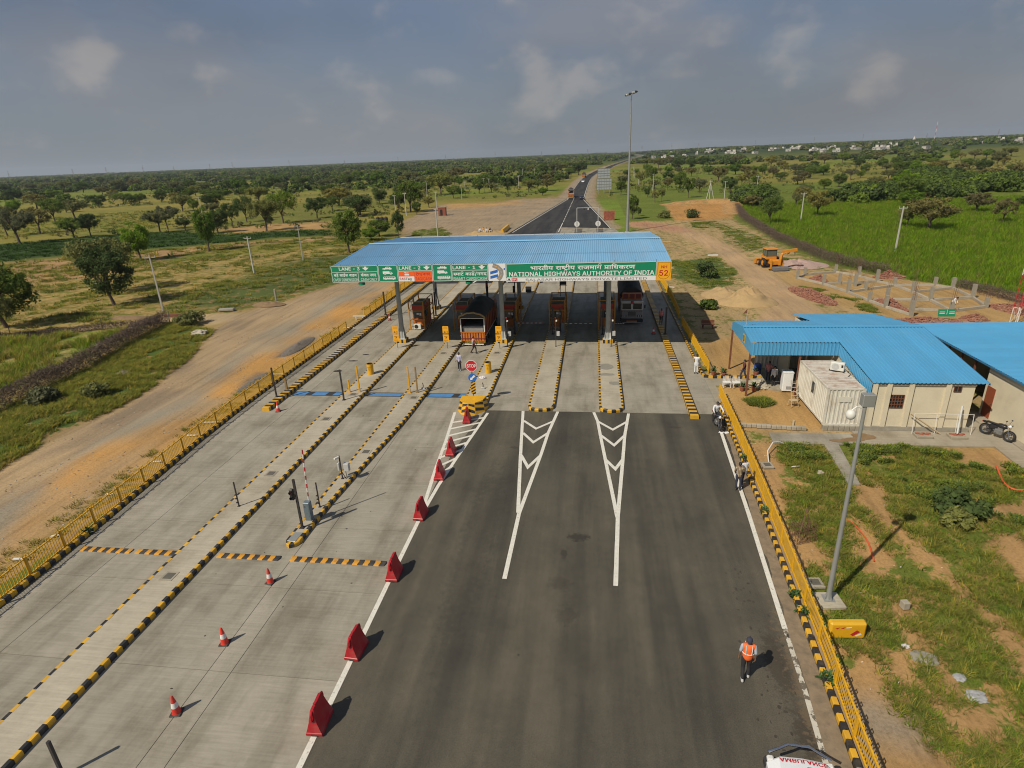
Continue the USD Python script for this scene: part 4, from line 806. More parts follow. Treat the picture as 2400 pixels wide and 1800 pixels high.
for x0, x1, w_ in ((-19.18, -17.37, 0), (-14.14, -12.45, 1)):
    s = thing('vehicle_sign', ('green panel with white car, lorry and bus pictograms between lanes three and two', 'green panel with white car, lorry and bus pictograms between lanes two and one')[w_], 'sign')
    plate(s, 'panel', x0, x1, 7.2, 8.70, 'sign_green'); rules(s, [(x0 + .03, 8.67, x1 - .03, 8.67), (x0 + .03, 7.23, x1 - .03, 7.23), (x1 - .03, 7.23, x1 - .03, 8.67), (x0 + .03, 7.23, x0 + .03, 8.67)], y1)
    vehicle_icon(s, 'car', x0 + .4, 8.24, .9, .33, y1); vehicle_icon(s, 'lorry', x0 + .42, 7.83, .92, .33, y1); vehicle_icon(s, 'bus', x0 + .4, 7.35, 1.15, .34, y1)
s = thing('lane_sign', 'lane two sign panel with an orange tag and cash field', 'lane sign')
plate(s, 'panel', -17.34, -14.17, 7.2, 8.70, 'sign_green'); plate(s, 'orange_field', -17.3, -14.2, 7.22, 8.15, 'sign_orange', y1, .006); plate(s, 'white_field', -17.3, -15.88, 7.23, 7.67, 'sign_white', y1 - .006, .004)
rules(s, [(-17.31, 8.67, -14.2, 8.67), (-17.31, 8.16, -14.2, 8.16), (-14.2, 7.23, -14.2, 8.67), (-17.31, 7.23, -17.31, 8.67)], y1 - .001); rules(s, [(-15.87, 7.25, -15.87, 8.14)], y1 - .007, 'ink_red', .02)
letters(s, 'LANE - 2', -17.22, -15.25, 8.29, .27, 'sign_white', y1); arrow_down(s, -14.68, 8.6, 8.22, .62, y1); deva(s, 'd', -15.73, -14.37, 7.68, 8.08, 'ink_red', y1 - .006); letters(s, 'TAG/CASH', -15.8, -14.27, 7.31, .27, 'ink_red', y1 - .006, False)
letters(s, 'FAS', -17.24, -16.72, 7.36, .2, 'ink_red', y1 - .01); letters(s, 'Tag', -16.7, -16.15, 7.36, .2, 'ink_grey', y1 - .01)
lg = MB(); lg.box((-16.55, y1 - .008, 7.83), (.42, .004, .12)); lg.box((-16.55, y1 - .008, 7.98), (.34, .004, .05)); lg.box((-16.7, y1 - .008, 8.05), (.12, .004, .06)); obj('emblem', lg, 'sign_white', s)
s = thing('lane_sign', 'green lane one sign panel for smart card and cash', 'lane sign')
plate(s, 'panel', -12.43, -9.16, 7.2, 8.68, 'sign_green'); rules(s, [(-12.4, 8.65, -9.19, 8.65), (-12.4, 7.23, -9.19, 7.23), (-12.4, 8.15, -9.19, 8.15), (-9.19, 7.23, -9.19, 8.65), (-12.4, 7.23, -12.4, 8.65)], y1)
letters(s, 'LANE - 1', -12.32, -10.29, 8.26, .26, 'sign_white', y1); arrow_down(s, -9.7, 8.58, 8.2, .62, y1); deva(s, 'e', -12.29, -9.29, 7.62, 8.06, 'sign_white', y1); letters(s, 'SMART CARD/CASH', -12.32, -9.3, 7.28, .26, 'sign_white', y1, False)
s = thing('logo_panel', 'white square panel with a winding road emblem beside the lane signs', 'sign')
plate(s, 'panel', -9.13, -7.6, 7.17, 8.68, 'sign_white')
cl = np.array([(-8.72, 8.55), (-8.3, 8.38), (-8.02, 8.1), (-7.98, 7.78), (-8.1, 7.5), (-8.3, 7.28)]); rd = sg.LineString(cl).buffer(.19, cap_style='flat'); rm = MB().prism(rd, 0, .004, XZ, (0, y1, 0)); obj('road_emblem', rm, 'logo_grey', s)
dm = MB(); [dm.prism(g, 0, .003, XZ, (0, y1 - .004, 0)) for g in sg.LineString(cl).buffer(.02).difference(sg.MultiPoint(cl).buffer(.06)).geoms]; obj('road_dashes', dm, 'sign_amber', s)
for zz in (7.75, 7.35): obj('blue_band', MB().prism(sg.Polygon([(-8.98, zz), (-8.3, zz + .17), (-8.3, zz + .42), (-8.98, zz + .25)]).difference(rd), 0, .004, XZ, (0, y1, 0)), 'sign_blue', s)
obj('blue_band', MB().prism([(-7.78, 8.1), (-7.66, 8.14), (-7.66, 8.3), (-7.78, 8.26)], 0, .004, XZ, (0, y1, 0)), 'sign_blue', s)
s = thing('authority_sign', 'large green board with white lettering across the middle and right of the fascia', 'sign')
plate(s, 'panel', -7.57, 5.28, 7.45, 8.66, 'sign_green'); rules(s, [(-7.54, 8.63, 5.25, 8.63), (-7.54, 7.48, 5.25, 7.48), (5.25, 7.48, 5.25, 8.63), (-7.54, 7.48, -7.54, 8.63)], y1)
deva(s, 'a', -5.42, 3.5, 7.98, 8.56, 'sign_white', y1); letters(s, 'NATIONAL HIGHWAYS AUTHORITY OF INDIA', -7.32, 5.12, 7.55, .36, 'sign_white', y1)
s = thing('company_sign', 'narrow white strip with grey lettering under the large green board', 'sign')
plate(s, 'panel', -7.57, 5.26, 7.08, 7.43, 'sign_white'); letters(s, 'SALASAR HIGHWAYS PRIVATE LIMITED', -5.87, 4.5, 7.14, .19, 'ink_grey', y1, False); plate(s, 'red_badge', -7.1, -6.6, 7.13, 7.39, 'sign_red', y1, .004); letters(s, 'SHPL', -7.06, -6.64, 7.18, .16, 'sign_white', y1 - .004)
obj('emblem', MB().prism([(-7.5, 7.13), (-7.36, 7.38), (-7.3, 7.38), (-7.18, 7.13), (-7.27, 7.13), (-7.35, 7.27), (-7.42, 7.13)], 0, .004, XZ, (0, y1, 0)), 'ink_black', s)
s = thing('route_sign', 'amber route number shield board at the right end of the fascia', 'sign')
plate(s, 'panel', 5.3, 6.5, 7.05, 8.64, 'sign_amber'); shp = sg.Polygon([(5.38, 8.55), (6.42, 8.55), (6.42, 7.7)] + [(5.9 + .52 * math.cos(q), 7.7 - .55 * math.sin(q)) for q in np.linspace(0, PI, 14)] + [(5.38, 7.7)])
obj('border', MB().prism(shp.difference(shp.buffer(-.022)), 0, .004, XZ, (0, y1, 0)), 'ink_black', s); letters(s, 'NH', 5.66, 6.14, 8.08, .22, 'ink_red', y1); letters(s, '52', 5.52, 6.24, 7.45, .45, 'ink_red', y1)
# ------------------------------------------------------------------ toll booths and lane equipment
mat('booth_orange', (.50, .15, .025), .5, .1, 3, dirt=(.2, .08, .03), damt=.4); mat('booth_red', (.48, .045, .025), .5, .08, 3); mat('booth_frame', (.45, .21, .025), .5, .12, 5); mat('booth_roof', (.14, .12, .07), .8, .15, 3)
mat('glass_dark', (.03, .04, .05), .12, .05, 2, spec=.6); mat('paper', (.7, .7, .7), .8); mat('ac_white', (.62, .62, .57), .5, .05, 4); mat('post_black', (.03, .028, .03), .5, .1, 4, dirt=(.1, .08, .06), damt=.3)
mat('cab_grey', (.12, .16, .18), .4, .06, 3); mat('white_paint', (.64, .63, .60), .5, .06, 5); mat('red_paint', (.42, .02, .03), .45, .08, 5); mat('box_grey', (.42, .43, .42), .5, .05, 4)
mat('bollard_yellow', (.62, .34, .02), .5, .1, 6, dirt=(.5, .12, .03), dscale=2.5, damt=.6); mat('bollard_brown', (.25, .16, .06), .5, .15, 5); mat('drum_yellow', (.66, .35, .012), .42, .07, 4, dirt=(.4, .22, .05), damt=.4); mat('drum_in', (.02, .018, .015), .9)
mat('barrier_red', (.40, .012, .02), .38, .1, 3, dirt=(.33, .12, .09), dscale=2, damt=.45, rnd=.12); mat('cone_red', (.62, .035, .022), .42, .08, 6, dirt=(.4, .16, .1), dscale=4, damt=.3, rnd=.08); mat('rubber', (.028, .027, .026), .7, .2, 8, dirt=(.12, .1, .08), damt=.4); mat('hump_yellow', (.58, .27, .02), .6, .1, 8, dirt=(.2, .14, .08), dscale=5, damt=.6); mat('red_lens', (.30, .015, .02), .3); mat('signal_black', (.025, .025, .025), .5)


def booth():
    t = thing('toll_booth', None, 'toll booth')
    b = MB().box((0, 2.05, 1.15), (1.2, 3.0, 1.9)); obj('walls', b, 'booth_orange', t)
    obj('base_step', MB().box((0, 2.05, .1), (1.3, 3.2, .2)), 'pale_concrete', t)
    obj('roof', MB().box((0, 2.05, 2.62), (1.3, 3.14, .06)), 'booth_roof', t)
    obj('fascia_board', MB().box((0, .52, 2.35), (1.24, .05, .48)), 'booth_red', t); obj('fascia_board', MB().box((0, 2.06, 2.35), (1.24, 2.98, .46)), 'booth_red', t)
    w = obj('front_window', MB().box((-.05, .535, 1.6), (.95, .03, .85)), 'glass_dark', t)
    obj('notice', MB().box((-.02, .515, 1.65), (.24, .01, .2)), 'paper', w); obj('notice', MB().box((.27, .515, 1.6), (.2, .01, .28)), 'paper', w)
    for s in (-1, 1): obj('side_window', MB().box((s * .605, 1.6, 1.6), (.02, 1.2, .8)), 'glass_dark', t)
    obj('ledge', MB().box((-.02, .42, 1.1), (1.1, .22, .06)), 'booth_orange', t); obj('door', MB().box((.607, 2.9, 1.2), (.03, .8, 1.9)), 'booth_red', t)
    for x in (-.8, .8):
        for y in (0, 1.95, 3.9): obj('guard_post', MB().box((x, y, 1.57), (.11, .11, 3.14)), 'booth_frame', t)
        g = MB()
        for z in (3.1, 2.1, 1.0): g.box((x, .98, z), (.07, 1.83, .07)); g.box((x, 2.93, z), (.07, 1.83, .07))
        g.tube([(x, .05, 2.14), (x, 1.9, 3.06)], .025, 4); obj('guard_rail', g, 'booth_frame', t, kind='stuff')
    g = MB()
    for y in (0, 3.9):
        for z in (3.1, 2.1): g.box((0, y, z), (1.48, .07, .07))
    obj('guard_rail', g, 'booth_frame', t, kind='stuff')
    return t


bt = booth(); BPOS = [(-18.75, 'orange toll booth with a white cooling unit on its front, leftmost under the roof'), (-13.87, 'orange toll booth left of the lorry with the dark tarpaulin, half hidden by it'), (-8.75, 'orange toll booth just right of the lorry seen from behind, beside the middle front column'), (-3.68, 'orange toll booth on the left round-ended island, standing free between two empty lanes'), (1.42, 'orange toll booth behind the right front column, beside the lorry facing us')]
for k, (x, lb) in enumerate(BPOS):
    if k == 0: bt.GetAttribute('xformOp:translate').Set(Gf.Vec3d(x, 60, .195)); tag(bt, lb, None, 'toll booths')
    else: dup(bt, 'toll_booth', lb, 'toll booth', (x, 60, .195), 0, 'toll booths')
a = thing('air_conditioner', 'white outdoor cooling unit standing at the front of the leftmost toll booth', 'air conditioner', (-18.82, 60.25, .2))
obj('casing', MB().rbox((0, 0, .33), (.78, .28, .56), .02), 'ac_white', a); obj('fan_grille', MB().cyl((-.12, -.15, .33), (-.12, -.135, .33), .22, n=18), 'drum_in', a); obj('foot', MB().box((-.25, 0, .03), (.06, .3, .06)), 'post_black', a); obj('foot', MB().box((.25, 0, .03), (.06, .3, .06)), 'post_black', a)


def boom(label, loc, raised, L=2.9, rz=0.0, col='cab_grey'):
    t = thing('boom_barrier', label, 'boom barrier', loc, rz)
    obj('cabinet', MB().rbox((0, 0, .53), (.34, .30, 1.06), .02), col, t); obj('door', MB().box((-.02, -.153, .5), (.26, .008, .85)), col, t); obj('lock', MB().cyl((-.07, -.152, .84), (-.07, -.165, .84), .03, n=8), 'post_black', t)
    ang = math.radians(87) if raised else 0.0
    R = roty(-ang) ; n = 12; p = np.array([0.05, .12, .93])
    for k in range(n):
        a_, b_ = p + R @ [.15 + L * k / n, 0, 0], p + R @ [.15 + L * (k + 1) / n, 0, 0]; obj('arm_band', MB().cyl(a_, b_, .036, n=8), 'white_paint' if k % 2 == 0 else 'red_paint', t)
    return t


boom('raised red and white boom with its blue grey cabinet on the near island tip', (-14.45, 24.5, .195), True)
boom('lowered red boom across the lane right of the middle front column', (-7.95, 59.2, .195), False, 2.7)
boom('lowered red boom across the lane right of the free-standing orange booth', (-3.05, 58.9, .195), False, 3.0)
boom('lowered boom reaching from the right front column to the lorry facing us', (2.0, 58.9, .195), False, 1.0)


def post(label, x, y, h, w=.1, m='post_black', z=.195, base=True, name='post'):
    t = thing(name, label, 'post', (x, y, z)); obj('shaft', MB().box((0, 0, h / 2), (w, w, h)), m, t)
    if base: obj('base_plate', MB().box((0, 0, .015), (w * 2.4, w * 2.4, .03)), m, t)
    return t


s = post('black traffic signal post with its lamp head on the near boom island tip', -14.5, 23.75, 2.8, .1, name='traffic_signal'); tag(s, cat='traffic signal')
h = obj('signal_head', MB().rbox((-.2, -.02, 1.95), (.2, .16, .62), .03), 'signal_black', s)
for z in (2.1, 1.8):
    obj('visor', MB().cyl((-.2, -.1, z), (-.2, -.2, z + .005), .085, n=12, caps=False), 'signal_black', h); obj('lens', MB().cyl((-.2, -.1, z), (-.2, -.115, z), .075, n=12), 'red_lens' if z > 2 else 'signal_black', h)
for lb, x, y, h_, w_ in (('thin black sensor post with three knobs on the boom island, behind its grey blue cabinet', -14.42, 25.65, 1.5, .055), ('thin black sensor post with three knobs at the left edge of the long island', -18.95, 25.4, 1.5, .055)):
    t = post(lb, x, y, h_, w_)
    for z in (.25, .5, .72): obj('knob', MB().lathe([(0, -.05), (.05, -.02), (.05, .02), (0, .05)], 8, (-.05, -.03, z)), 'post_black', t)
for lb, x, y, h_, w_, m, z in (('tall dark post standing on the long island near the blue rumble strip', -19.1, 40.35, 2.5, .1, 'post_black', .195), ('tall dark brown post on the yellow nose of the left kerb divider', -24.8, 40.6, 2.47, .1, 'post_black', .25), ('short brown stub post on the left kerb divider behind the tall one', -24.75, 42.2, 1.0, .14, 'bollard_brown', .25),
                               ('short yellow and orange bollard on the long island, left of the tall yellow one', -19.3, 42.0, 1.05, .11, 'bollard_yellow', .195), ('tall yellow bollard in front of the yellow drum on the long island', -18.5, 42.1, 2.2, .11, 'bollard_yellow', .195), ('tall yellow bollard on the middle left island beside its brown twin', -14.3, 42.0, 2.2, .11, 'bollard_yellow', .195), ('tall brown bollard on the middle left island beside its yellow twin', -13.7, 42.1, 2.14, .1, 'bollard_brown', .195),
                               ('black column post on the left kerb divider beside the red cone', -24.55, 66.4, 2.78, .15, 'post_black', .25), ('black column post close behind the leftmost toll booth', -18.3, 66.1, 2.79, .15, 'post_black', .195), ('black post peeping over the leftmost toll booth', -18.9, 69.0, 2.6, .13, 'post_black', .195), ('short black post behind the tarpaulin of the lorry', -13.6, 74.5, 2.6, .2, 'post_black', .195),
                               ('left black post in front of the free-standing orange booth', -4.05, 58.4, 2.72, .13, 'post_black', .195), ('right black post in front of the free-standing orange booth', -3.35, 59.5, 2.5, .13, 'post_black', .195), ('black post in front of the booth behind the right front column', 1.0, 58.3, 2.7, .13, 'post_black', .195), ('black post beside the middle front column on its right', -8.0, 58.6, 2.7, .13, 'post_black', .195), ('tall black post on the right striped kerb divider in the shade', 7.17, 58.4, 2.7, .16, 'post_black', .25), ('black pipe post cut by the bottom left edge of the picture', -16.1, 10.75, 1.5, .09, 'post_black', 0.0)):
    post(lb, x, y, h_, w_, m, z)
c = post('grey camera post with a control box on the near boom island', -14.38, 28.65, 1.5, .06, name='camera_post'); tag(c, cat='camera post')
obj('control_box', MB().rbox((.3, .12, .72), (.32, .24, .5), .02), 'box_grey', c); obj('control_box', MB().rbox((-.16, .1, .75), (.12, .2, .5), .02), 'box_grey', c); obj('leg', MB().tube([(0, 0, .5), (.22, -.02, .02)], .025), 'post_black', c); obj('leg', MB().tube([(.2, .1, .5), (.24, .1, .02)], .02), 'post_black', c)
obj('camera', MB().rbox((-.1, -.14, 1.42), (.11, .34, .12), .02, rz=-.5), 'ac_white', c)
for lb, x, y in (('slim pole with a camera in front of the free-standing orange booth', -3.48, 54.25), ('slim pole with a camera beside the right front column', 1.75, 54.3), ('slim pole with a camera beside the middle front column', -8.15, 54.2)):
    t = post(lb, x, y, 2.9, .07, name='camera_post'); tag(t, cat='camera post'); obj('camera', MB().rbox((.08, -.06, 2.55), (.14, .3, .13), .02), 'ac_white', t); obj('camera', MB().rbox((-.02, -.05, 2.85), (.12, .12, .12), .03), 'red_paint', t); obj('control_box', MB().rbox((.22, .1, 1.25), (.3, .2, .45), .02), 'box_grey', t); obj('bracket', MB().box((-.02, 0, 1.6), (.55, .03, .03)), 'post_black', t)
for lb, x, y in (('black signal post with a red lamp left of the tarpaulin', -13.2, 72.9), ('black signal post with a lit red lamp beside the middle back column', -9.45, 70.6)):
    t = post(lb, x, y, 3.2, .1, name='traffic_signal'); tag(t, cat='traffic signal'); h = obj('signal_head', MB().rbox((-.12, -.1, 2.1), (.22, .16, .8), .03), 'signal_black', t); obj('lens', MB().cyl((-.12, -.185, 2.25), (-.12, -.2, 2.25), .09, n=12), 'red_paint', h); obj('lens', MB().cyl((-.12, -.185, 1.9), (-.12, -.2, 1.9), .09, n=12), 'signal_black', h)
t = thing('junction_box', 'black squat box on the island behind the middle back column', 'box', (-8.6, 78.2, .195)); obj('casing', MB().rbox((0, 0, .4), (.75, .5, .62), .03), 'post_black', t); obj('lid', MB().box((0, 0, .73), (.8, .55, .05)), 'signal_black', t)
t = thing('notice_board', 'dark upright board behind the free-standing orange booth', 'notice board', (-3.85, 75.5, .195)); obj('panel', MB().box((0, 0, 2.2), (.85, .08, 1.35)), 'signal_black', t); obj('leg', MB().box((-.3, 0, .78), (.07, .07, 1.5)), 'post_black', t); obj('leg', MB().box((.3, 0, .78), (.07, .07, 1.5)), 'post_black', t); obj('shelf', MB().box((0, 0, 1.42), (1.0, .12, .05)), 'trim_grey', t)

# drums, signs
for lb, x, y in (('yellow open drum on the long island, left of the two yellow bollards', -19.05, 46.2), ('yellow open drum behind the red octagonal sign', -8.8, 46.8)):
    t = thing('drum', lb, 'drum', (x, y, .195), .3)
    obj('barrel', MB().lathe([(.275, 0), (.285, .02), (.275, .05), (.275, .3), (.285, .33), (.275, .36), (.275, .63), (.285, .66), (.275, .69), (.275, .93), (.285, .96), (.27, .96), (.262, .9), (.262, .3), (0, .3)], 20), 'drum_yellow', t, smooth=40); obj('liner', MB().lathe([(.262, .955), (.25, .955), (.24, .5), (0, .5)], 18), 'drum_in', t)
    mm = MB()
    for z, w_ in ((.72, 9), (.60, 3), (.5, 4), (.42, 3)):
        for i in range(w_):
            q = -PI / 2 - .3 + (i - w_ / 2) * .13; mm.box((.279 * math.cos(q), .279 * math.sin(q), z), (.012, .022, .035), q)
    obj('stencil_marks', mm, 'bollard_brown', t, kind='stuff')
s = thing('stop_sign', 'red octagonal sign with a round blue arrow sign on a striped post', 'traffic sign', (-8.88, 40.6, .195))
obj('pole', MB().cyl((0, 0, 0), (0, 0, 3.2), .035, n=8), 'post_black', s)
o8 = lambda r: [(r * math.cos(PI / 8 + k * PI / 4), r * math.sin(PI / 8 + k * PI / 4)) for k in range(8)]
p = obj('octagon_plate', MB().prism(o8(.46), 0, .02, XZ, (0, -.04, 2.82)), 'sign_white', s); obj('red_field', MB().prism(o8(.425), 0, .004, XZ, (0, -.06, 2.82)), 'sign_red', p)
letters(p, 'STOP', -.34, .34, 2.70, .24, 'sign_white', -.064)
p = obj('round_plate', MB().prism(sg.Point(0, 0).buffer(.32), 0, .02, XZ, (.03, -.04, 1.88)), 'sign_blue', s); ar = shapely.affinity.rotate(sg.Polygon([(-.27, 0), (-.1, .13), (-.1, .055), (.24, .075), (.24, -.075), (-.1, -.055), (-.1, -.13)]), 45, origin=(0, 0)); obj('arrow', MB().prism(ar, 0, .004, XZ, (.03, -.06, 1.88)), 'sign_white', p)
p = obj('hazard_plate', MB().box((.05, -.045, 1.05), (.34, .02, .95)), 'drum_yellow', s); hz_ = MB()
for k in range(5): hz_.prism(sg.Polygon([(-.17, .58 + k * .24 - .14), (.17, .58 + k * .24 + .06), (.17, .58 + k * .24 + .18), (-.17, .58 + k * .24 - .02)]).intersection(sg.box(-.17, .575, .17, 1.525)), 0, .004, XZ, (.05, -.055, 0))
obj('hazard_stripes', hz_, 'ink_black', p, kind='stuff')
c = thing('crash_cushion', 'yellow and black striped crash cushion wrapped round the tip of the middle island', 'crash cushion')
bp_ = np.array([(-9.82, 40.0), (-9.82, 39.2), (-9.45, 38.5), (-8.9, 38.2), (-8.35, 38.4), (-7.75, 39.1), (-7.62, 40.0)]); cp_ = np.array([-8.75, 40.3]); tp_ = cp_ + (bp_ - cp_) * .82
vv = np.vstack([np.c_[bp_, np.zeros(7)], np.c_[tp_, np.full(7, .82)], [[-8.75, 40.1, .82]]]); ff = [[i, i + 1, 8 + i] for i in range(6)] + [[i, 8 + i, 7 + i] for i in range(6)] + [[7 + i, 8 + i, 14] for i in range(6)]
obj('body', MB().add(vv, np.array(ff)), 'drum_yellow', c)
cs = MB()
for i in range(6):
    A, B, Cc, Dd = vv[i], vv[i + 1], vv[8 + i], vv[7 + i]; n_ = np.cross(B - A, Dd - A); n_ /= np.linalg.norm(n_); fl = i < 3
    P_ = lambda u, w: (A * (1 - u) + B * u) * (1 - w) + (Dd * (1 - u) + Cc * u) * w + n_ * .006
    for w0 in (.12, .62):
        q = [P_(.04, w0), P_(.96, w0 + .22), P_(.96, w0 + .48 if w0 + .48 < 1 else .98), P_(.04, w0 + .24)] if fl else [P_(.04, w0 + .22), P_(.96, w0), P_(.96, w0 + .24), P_(.04, min(w0 + .48, .98))]
        cs.quad(*q)
obj('hazard_stripes', cs, 'kerb_black', c, kind='stuff'); obj('reflector', MB().prism([(-.12, 0), (.12, 0), (0, .26)], 0, .01, XZ, (-8.92, 38.22, .48)), 'bollard_yellow', c)
c2_ = thing('crash_cushion', 'yellow and black crash cushion at the far end of the middle island', 'crash cushion'); obj('body', MB().prism([(-9.8, 85), (-7.7, 85), (-8.0, 86.4), (-8.75, 86.9), (-9.5, 86.4)], 0, .75), 'drum_yellow', c2_); q_ = MB(); [q_.box((x, 84.98, .4), (.22, .02, .7)) for x in (-9.3, -8.5, -8.0)]; obj('hazard_stripes', q_, 'kerb_black', c2_, kind='stuff')
for k, (x, lb) in enumerate(((-18.9, 'pair of yellow notice plates on a thin pole beside the left front column'), (-13.9, 'pair of yellow notice plates on a thin pole left of the lorry tail'), (-8.75, 'pair of yellow notice plates on a thin pole in front of the middle front column'))):
    t = thing('notice_sign', lb, 'sign', (x - .06, 53.55, .195)); obj('pole', MB().cyl((0, 0, 0), (0, 0, 2.2), .025, n=6), 'post_black', t)
    for z in (1.87, 1.05):
        p = obj('plate', MB().box((-.06, -.03, z), (.58, .02, .72)), 'sign_amber', t); q_ = MB()
        if z > 1.5: q_.box((-.14, -.043, z - .24), (.16, .006, .07)); q_.box((-.14, -.043, z - .19), (.1, .006, .05)); q_.box((.1, -.043, z - .21), (.07, .006, .13)); [q_.box((-.06, -.043, z + dz), (.42, .006, .012)) for dz in (.2, .1)]
        else: q_.prism([(-.16, .12), (.14, .12), (.14, .17), (-.16, .17)], 0, .006, XZ, (-.06, -.04, z - .02)); q_.prism([(0, -.04), (.1, .12), (.02, .12), (-.06, .0)], 0, .006, XZ, (-.06, -.04, z - .02)); [q_.box((-.06, -.043, z + dz), (.42, .006, .012)) for dz in (-.2, -.26)]
        obj('pictogram', q_, 'ink_black', p)

# red water-filled barriers
def barrier():
    t = thing('plastic_barrier', None, 'plastic barrier')
    hw = lambda z: np.interp(z, [0, .14, .16, .55, .8, .97, 1.0], [.27, .27, .25, .13, .085, .06, .045])
    zs = [0, .05, .14, .16, .35, .55, .8, .97, 1.0]; hl = [.47, .5, .5, .48, .46, .44, .40, .34, .32]
    V, F = [], []
    for z, l in zip(zs, hl):
        w = hw(z); V += [(-w, -l, z), (w, -l, z), (w, l, z), (-w, l, z)]
    for k in range(len(zs) - 1):
        for i in range(4):
            j = (i + 1) % 4; F += [[4 * k + i, 4 * k + j, 4 * k + 4 + j], [4 * k + i, 4 * k + 4 + j, 4 * k + 4 + i]]
    m = 4 * (len(zs) - 1); F += [[m, m + 1, m + 2], [m, m + 2, m + 3]]
    obj('shell', MB().add(np.array(V), np.array(F)), 'barrier_red', t, smooth=25)
    obj('filler_cap', MB().cyl((0, -.1, 1.0), (0, -.1, 1.03), .05, n=10), 'barrier_red', t); obj('handle', MB().tube([(0, -.44, .6), (0, -.5, .72), (0, -.47, .88), (0, -.34, .95)], .035), 'barrier_red', t); obj('handle', MB().tube([(0, .44, .6), (0, .5, .72), (0, .47, .88), (0, .34, .95)], .035), 'barrier_red', t)
    obj('drain_recess', MB().box((0, -.5, .07), (.2, .01, .08)), 'rubber', t)
    return t


b0 = barrier()
for k, (y, x, rz, lb) in enumerate(((13.3, -8.85, .05, 'nearest red plastic barrier on the white edge line'), (16.4, -8.78, -.06, 'second red plastic barrier from the nearest one along the white edge line'), (20.8, -8.72, .03, 'red plastic barrier at the end of the orange and black speed hump'), (25.5, -8.8, -.05, 'red plastic barrier where the white hatched wedge starts'), (29.55, -8.8, .08, 'red plastic barrier inside the narrow part of the white hatching'), (32.5, -8.8, .02, 'red plastic barrier inside the broad part of the white hatching'), (37.35, -8.75, .1, 'red plastic barrier right in front of the yellow crash cushion'))):
    if k == 0: b0.GetAttribute('xformOp:translate').Set(Gf.Vec3d(x, y, .005)); b0.GetAttribute('xformOp:rotateZ').Set(math.degrees(rz)); tag(b0, lb, None, 'red barriers along the edge line')
    else: dup(b0, 'plastic_barrier', lb, 'plastic barrier', (x, y, .005), rz, 'red barriers along the edge line')


def cone():
    t = thing('traffic_cone', None, 'traffic cone')
    obj('base', MB().rbox((0, 0, .025), (.38, .38, .05), .02), 'rubber', t); obj('shell', MB().lathe([(.155, .05), (.14, .08), (.118, .30)], 16), 'cone_red', t, smooth=40); obj('white_band', MB().lathe([(.119, .30), (.085, .5)], 16), 'white_paint', t, smooth=40); obj('tip', MB().lathe([(.084, .5), (.035, .76), (.02, .78), (0, .78)], 16), 'cone_red', t, smooth=40)
    return t


c0 = cone()
for k, (x, y, rz, lb, z) in enumerate(((-14.0, 13.2, .2, 'nearest red traffic cone on the concrete lane', 0), (-14.15, 16.3, .1, 'red traffic cone, middle one of the three standing before the speed hump', 0), (-14.16, 19.85, -.2, 'red traffic cone closest to the speed hump', 0), (-23.55, 38.4, .3, 'red traffic cone beside the yellow nose of the left kerb divider', 0), (-23.5, 64.7, 0, 'red traffic cone beside the left kerb divider under the roof edge', 0), (6.1, 59.1, 0, 'red traffic cone in the shade right of the lorry facing us', 0))):
    if k == 0: c0.GetAttribute('xformOp:translate').Set(Gf.Vec3d(x, y, z)); c0.GetAttribute('xformOp:rotateZ').Set(math.degrees(rz)); tag(c0, lb, None, 'red traffic cones')
    else: dup(c0, 'traffic_cone', lb, 'traffic cone', (x, y, z), rz, 'red traffic cones')
# speed humps
for k, (x0, x1, lb) in enumerate(((-25.05, -22.32, 'orange and black rubber speed hump next to the left railing'), (-22.05, -19.95, 'orange and black rubber speed hump at the left side of the long island'), (-17.75, -14.6, 'orange and black rubber speed hump between the long island and the boom island tip'), (-14.05, -9.4, 'longest orange and black rubber speed hump, ending at a red barrier'))):
    t = thing('speed_hump', lb, 'speed hump'); n = int(round((x1 - x0) / .26)); w_ = (x1 - x0) / n
    for i in range(n):
        m = MB(); a_, b_ = x0 + i * w_ + .006, x0 + (i + 1) * w_ - .006; q = np.linspace(0, PI, 9); pr = [(-.19 * math.cos(u), .055 * math.sin(u) ** .8) for u in q]; sk = .05
        V = [(a_ + sk * (1 - abs(yy) / .19), 21.45 + yy - (x0 + 25) * -.008, z + .001) for yy, z in pr] + [(b_ + sk * (1 - abs(yy) / .19), 21.45 + yy - (x0 + 25) * -.008, z + .001) for yy, z in pr]
        F = [[j, j + 1, 9 + j + 1] for j in range(8)] + [[j, 9 + j + 1, 9 + j] for j in range(8)] + [[0, j + 1, j] for j in range(1, 8)] + [[9, 9 + j, 10 + j] for j in range(1, 8)]
        obj('rubber_segment', m.add(np.array(V), np.array(F)[:, ::-1]), 'hump_yellow' if i % 2 == 0 else 'rubber', t)
# inspection covers
for k, (x, y, lb) in enumerate(((-18.93, 19.65, 'square inspection cover in the long island level with the nearest speed hump cones'), (-19.0, 28.95, 'square inspection cover in the long island left of the raised boom'), (-19.0, 36.8, 'square inspection cover in the long island below the tall dark post'), (-14.2, 32.0, 'square inspection cover in the boom island behind the camera post'), (-18.8, 41.5, 'square inspection cover at the foot of the two yellow bollards'), (-13.7, 41.0, 'square inspection cover at the foot of the yellow and brown bollards'), (-14.0, 52.0, 'square inspection cover in the island left of the lorry tail'), (-8.9, 52.2, 'square inspection cover in the island near the yellow notice plates'))):
    t = thing('inspection_cover', lb, 'inspection cover', (x, y, .196)); obj('frame', MB().box((0, 0, .008), (.62, .62, .016)), 'apron_concrete', t); obj('grate', MB().box((0, 0, .02), (.4, .4, .012)), 'joint_dark', t)
mat('rag', (.62, .58, .58), .9, .2, 12)


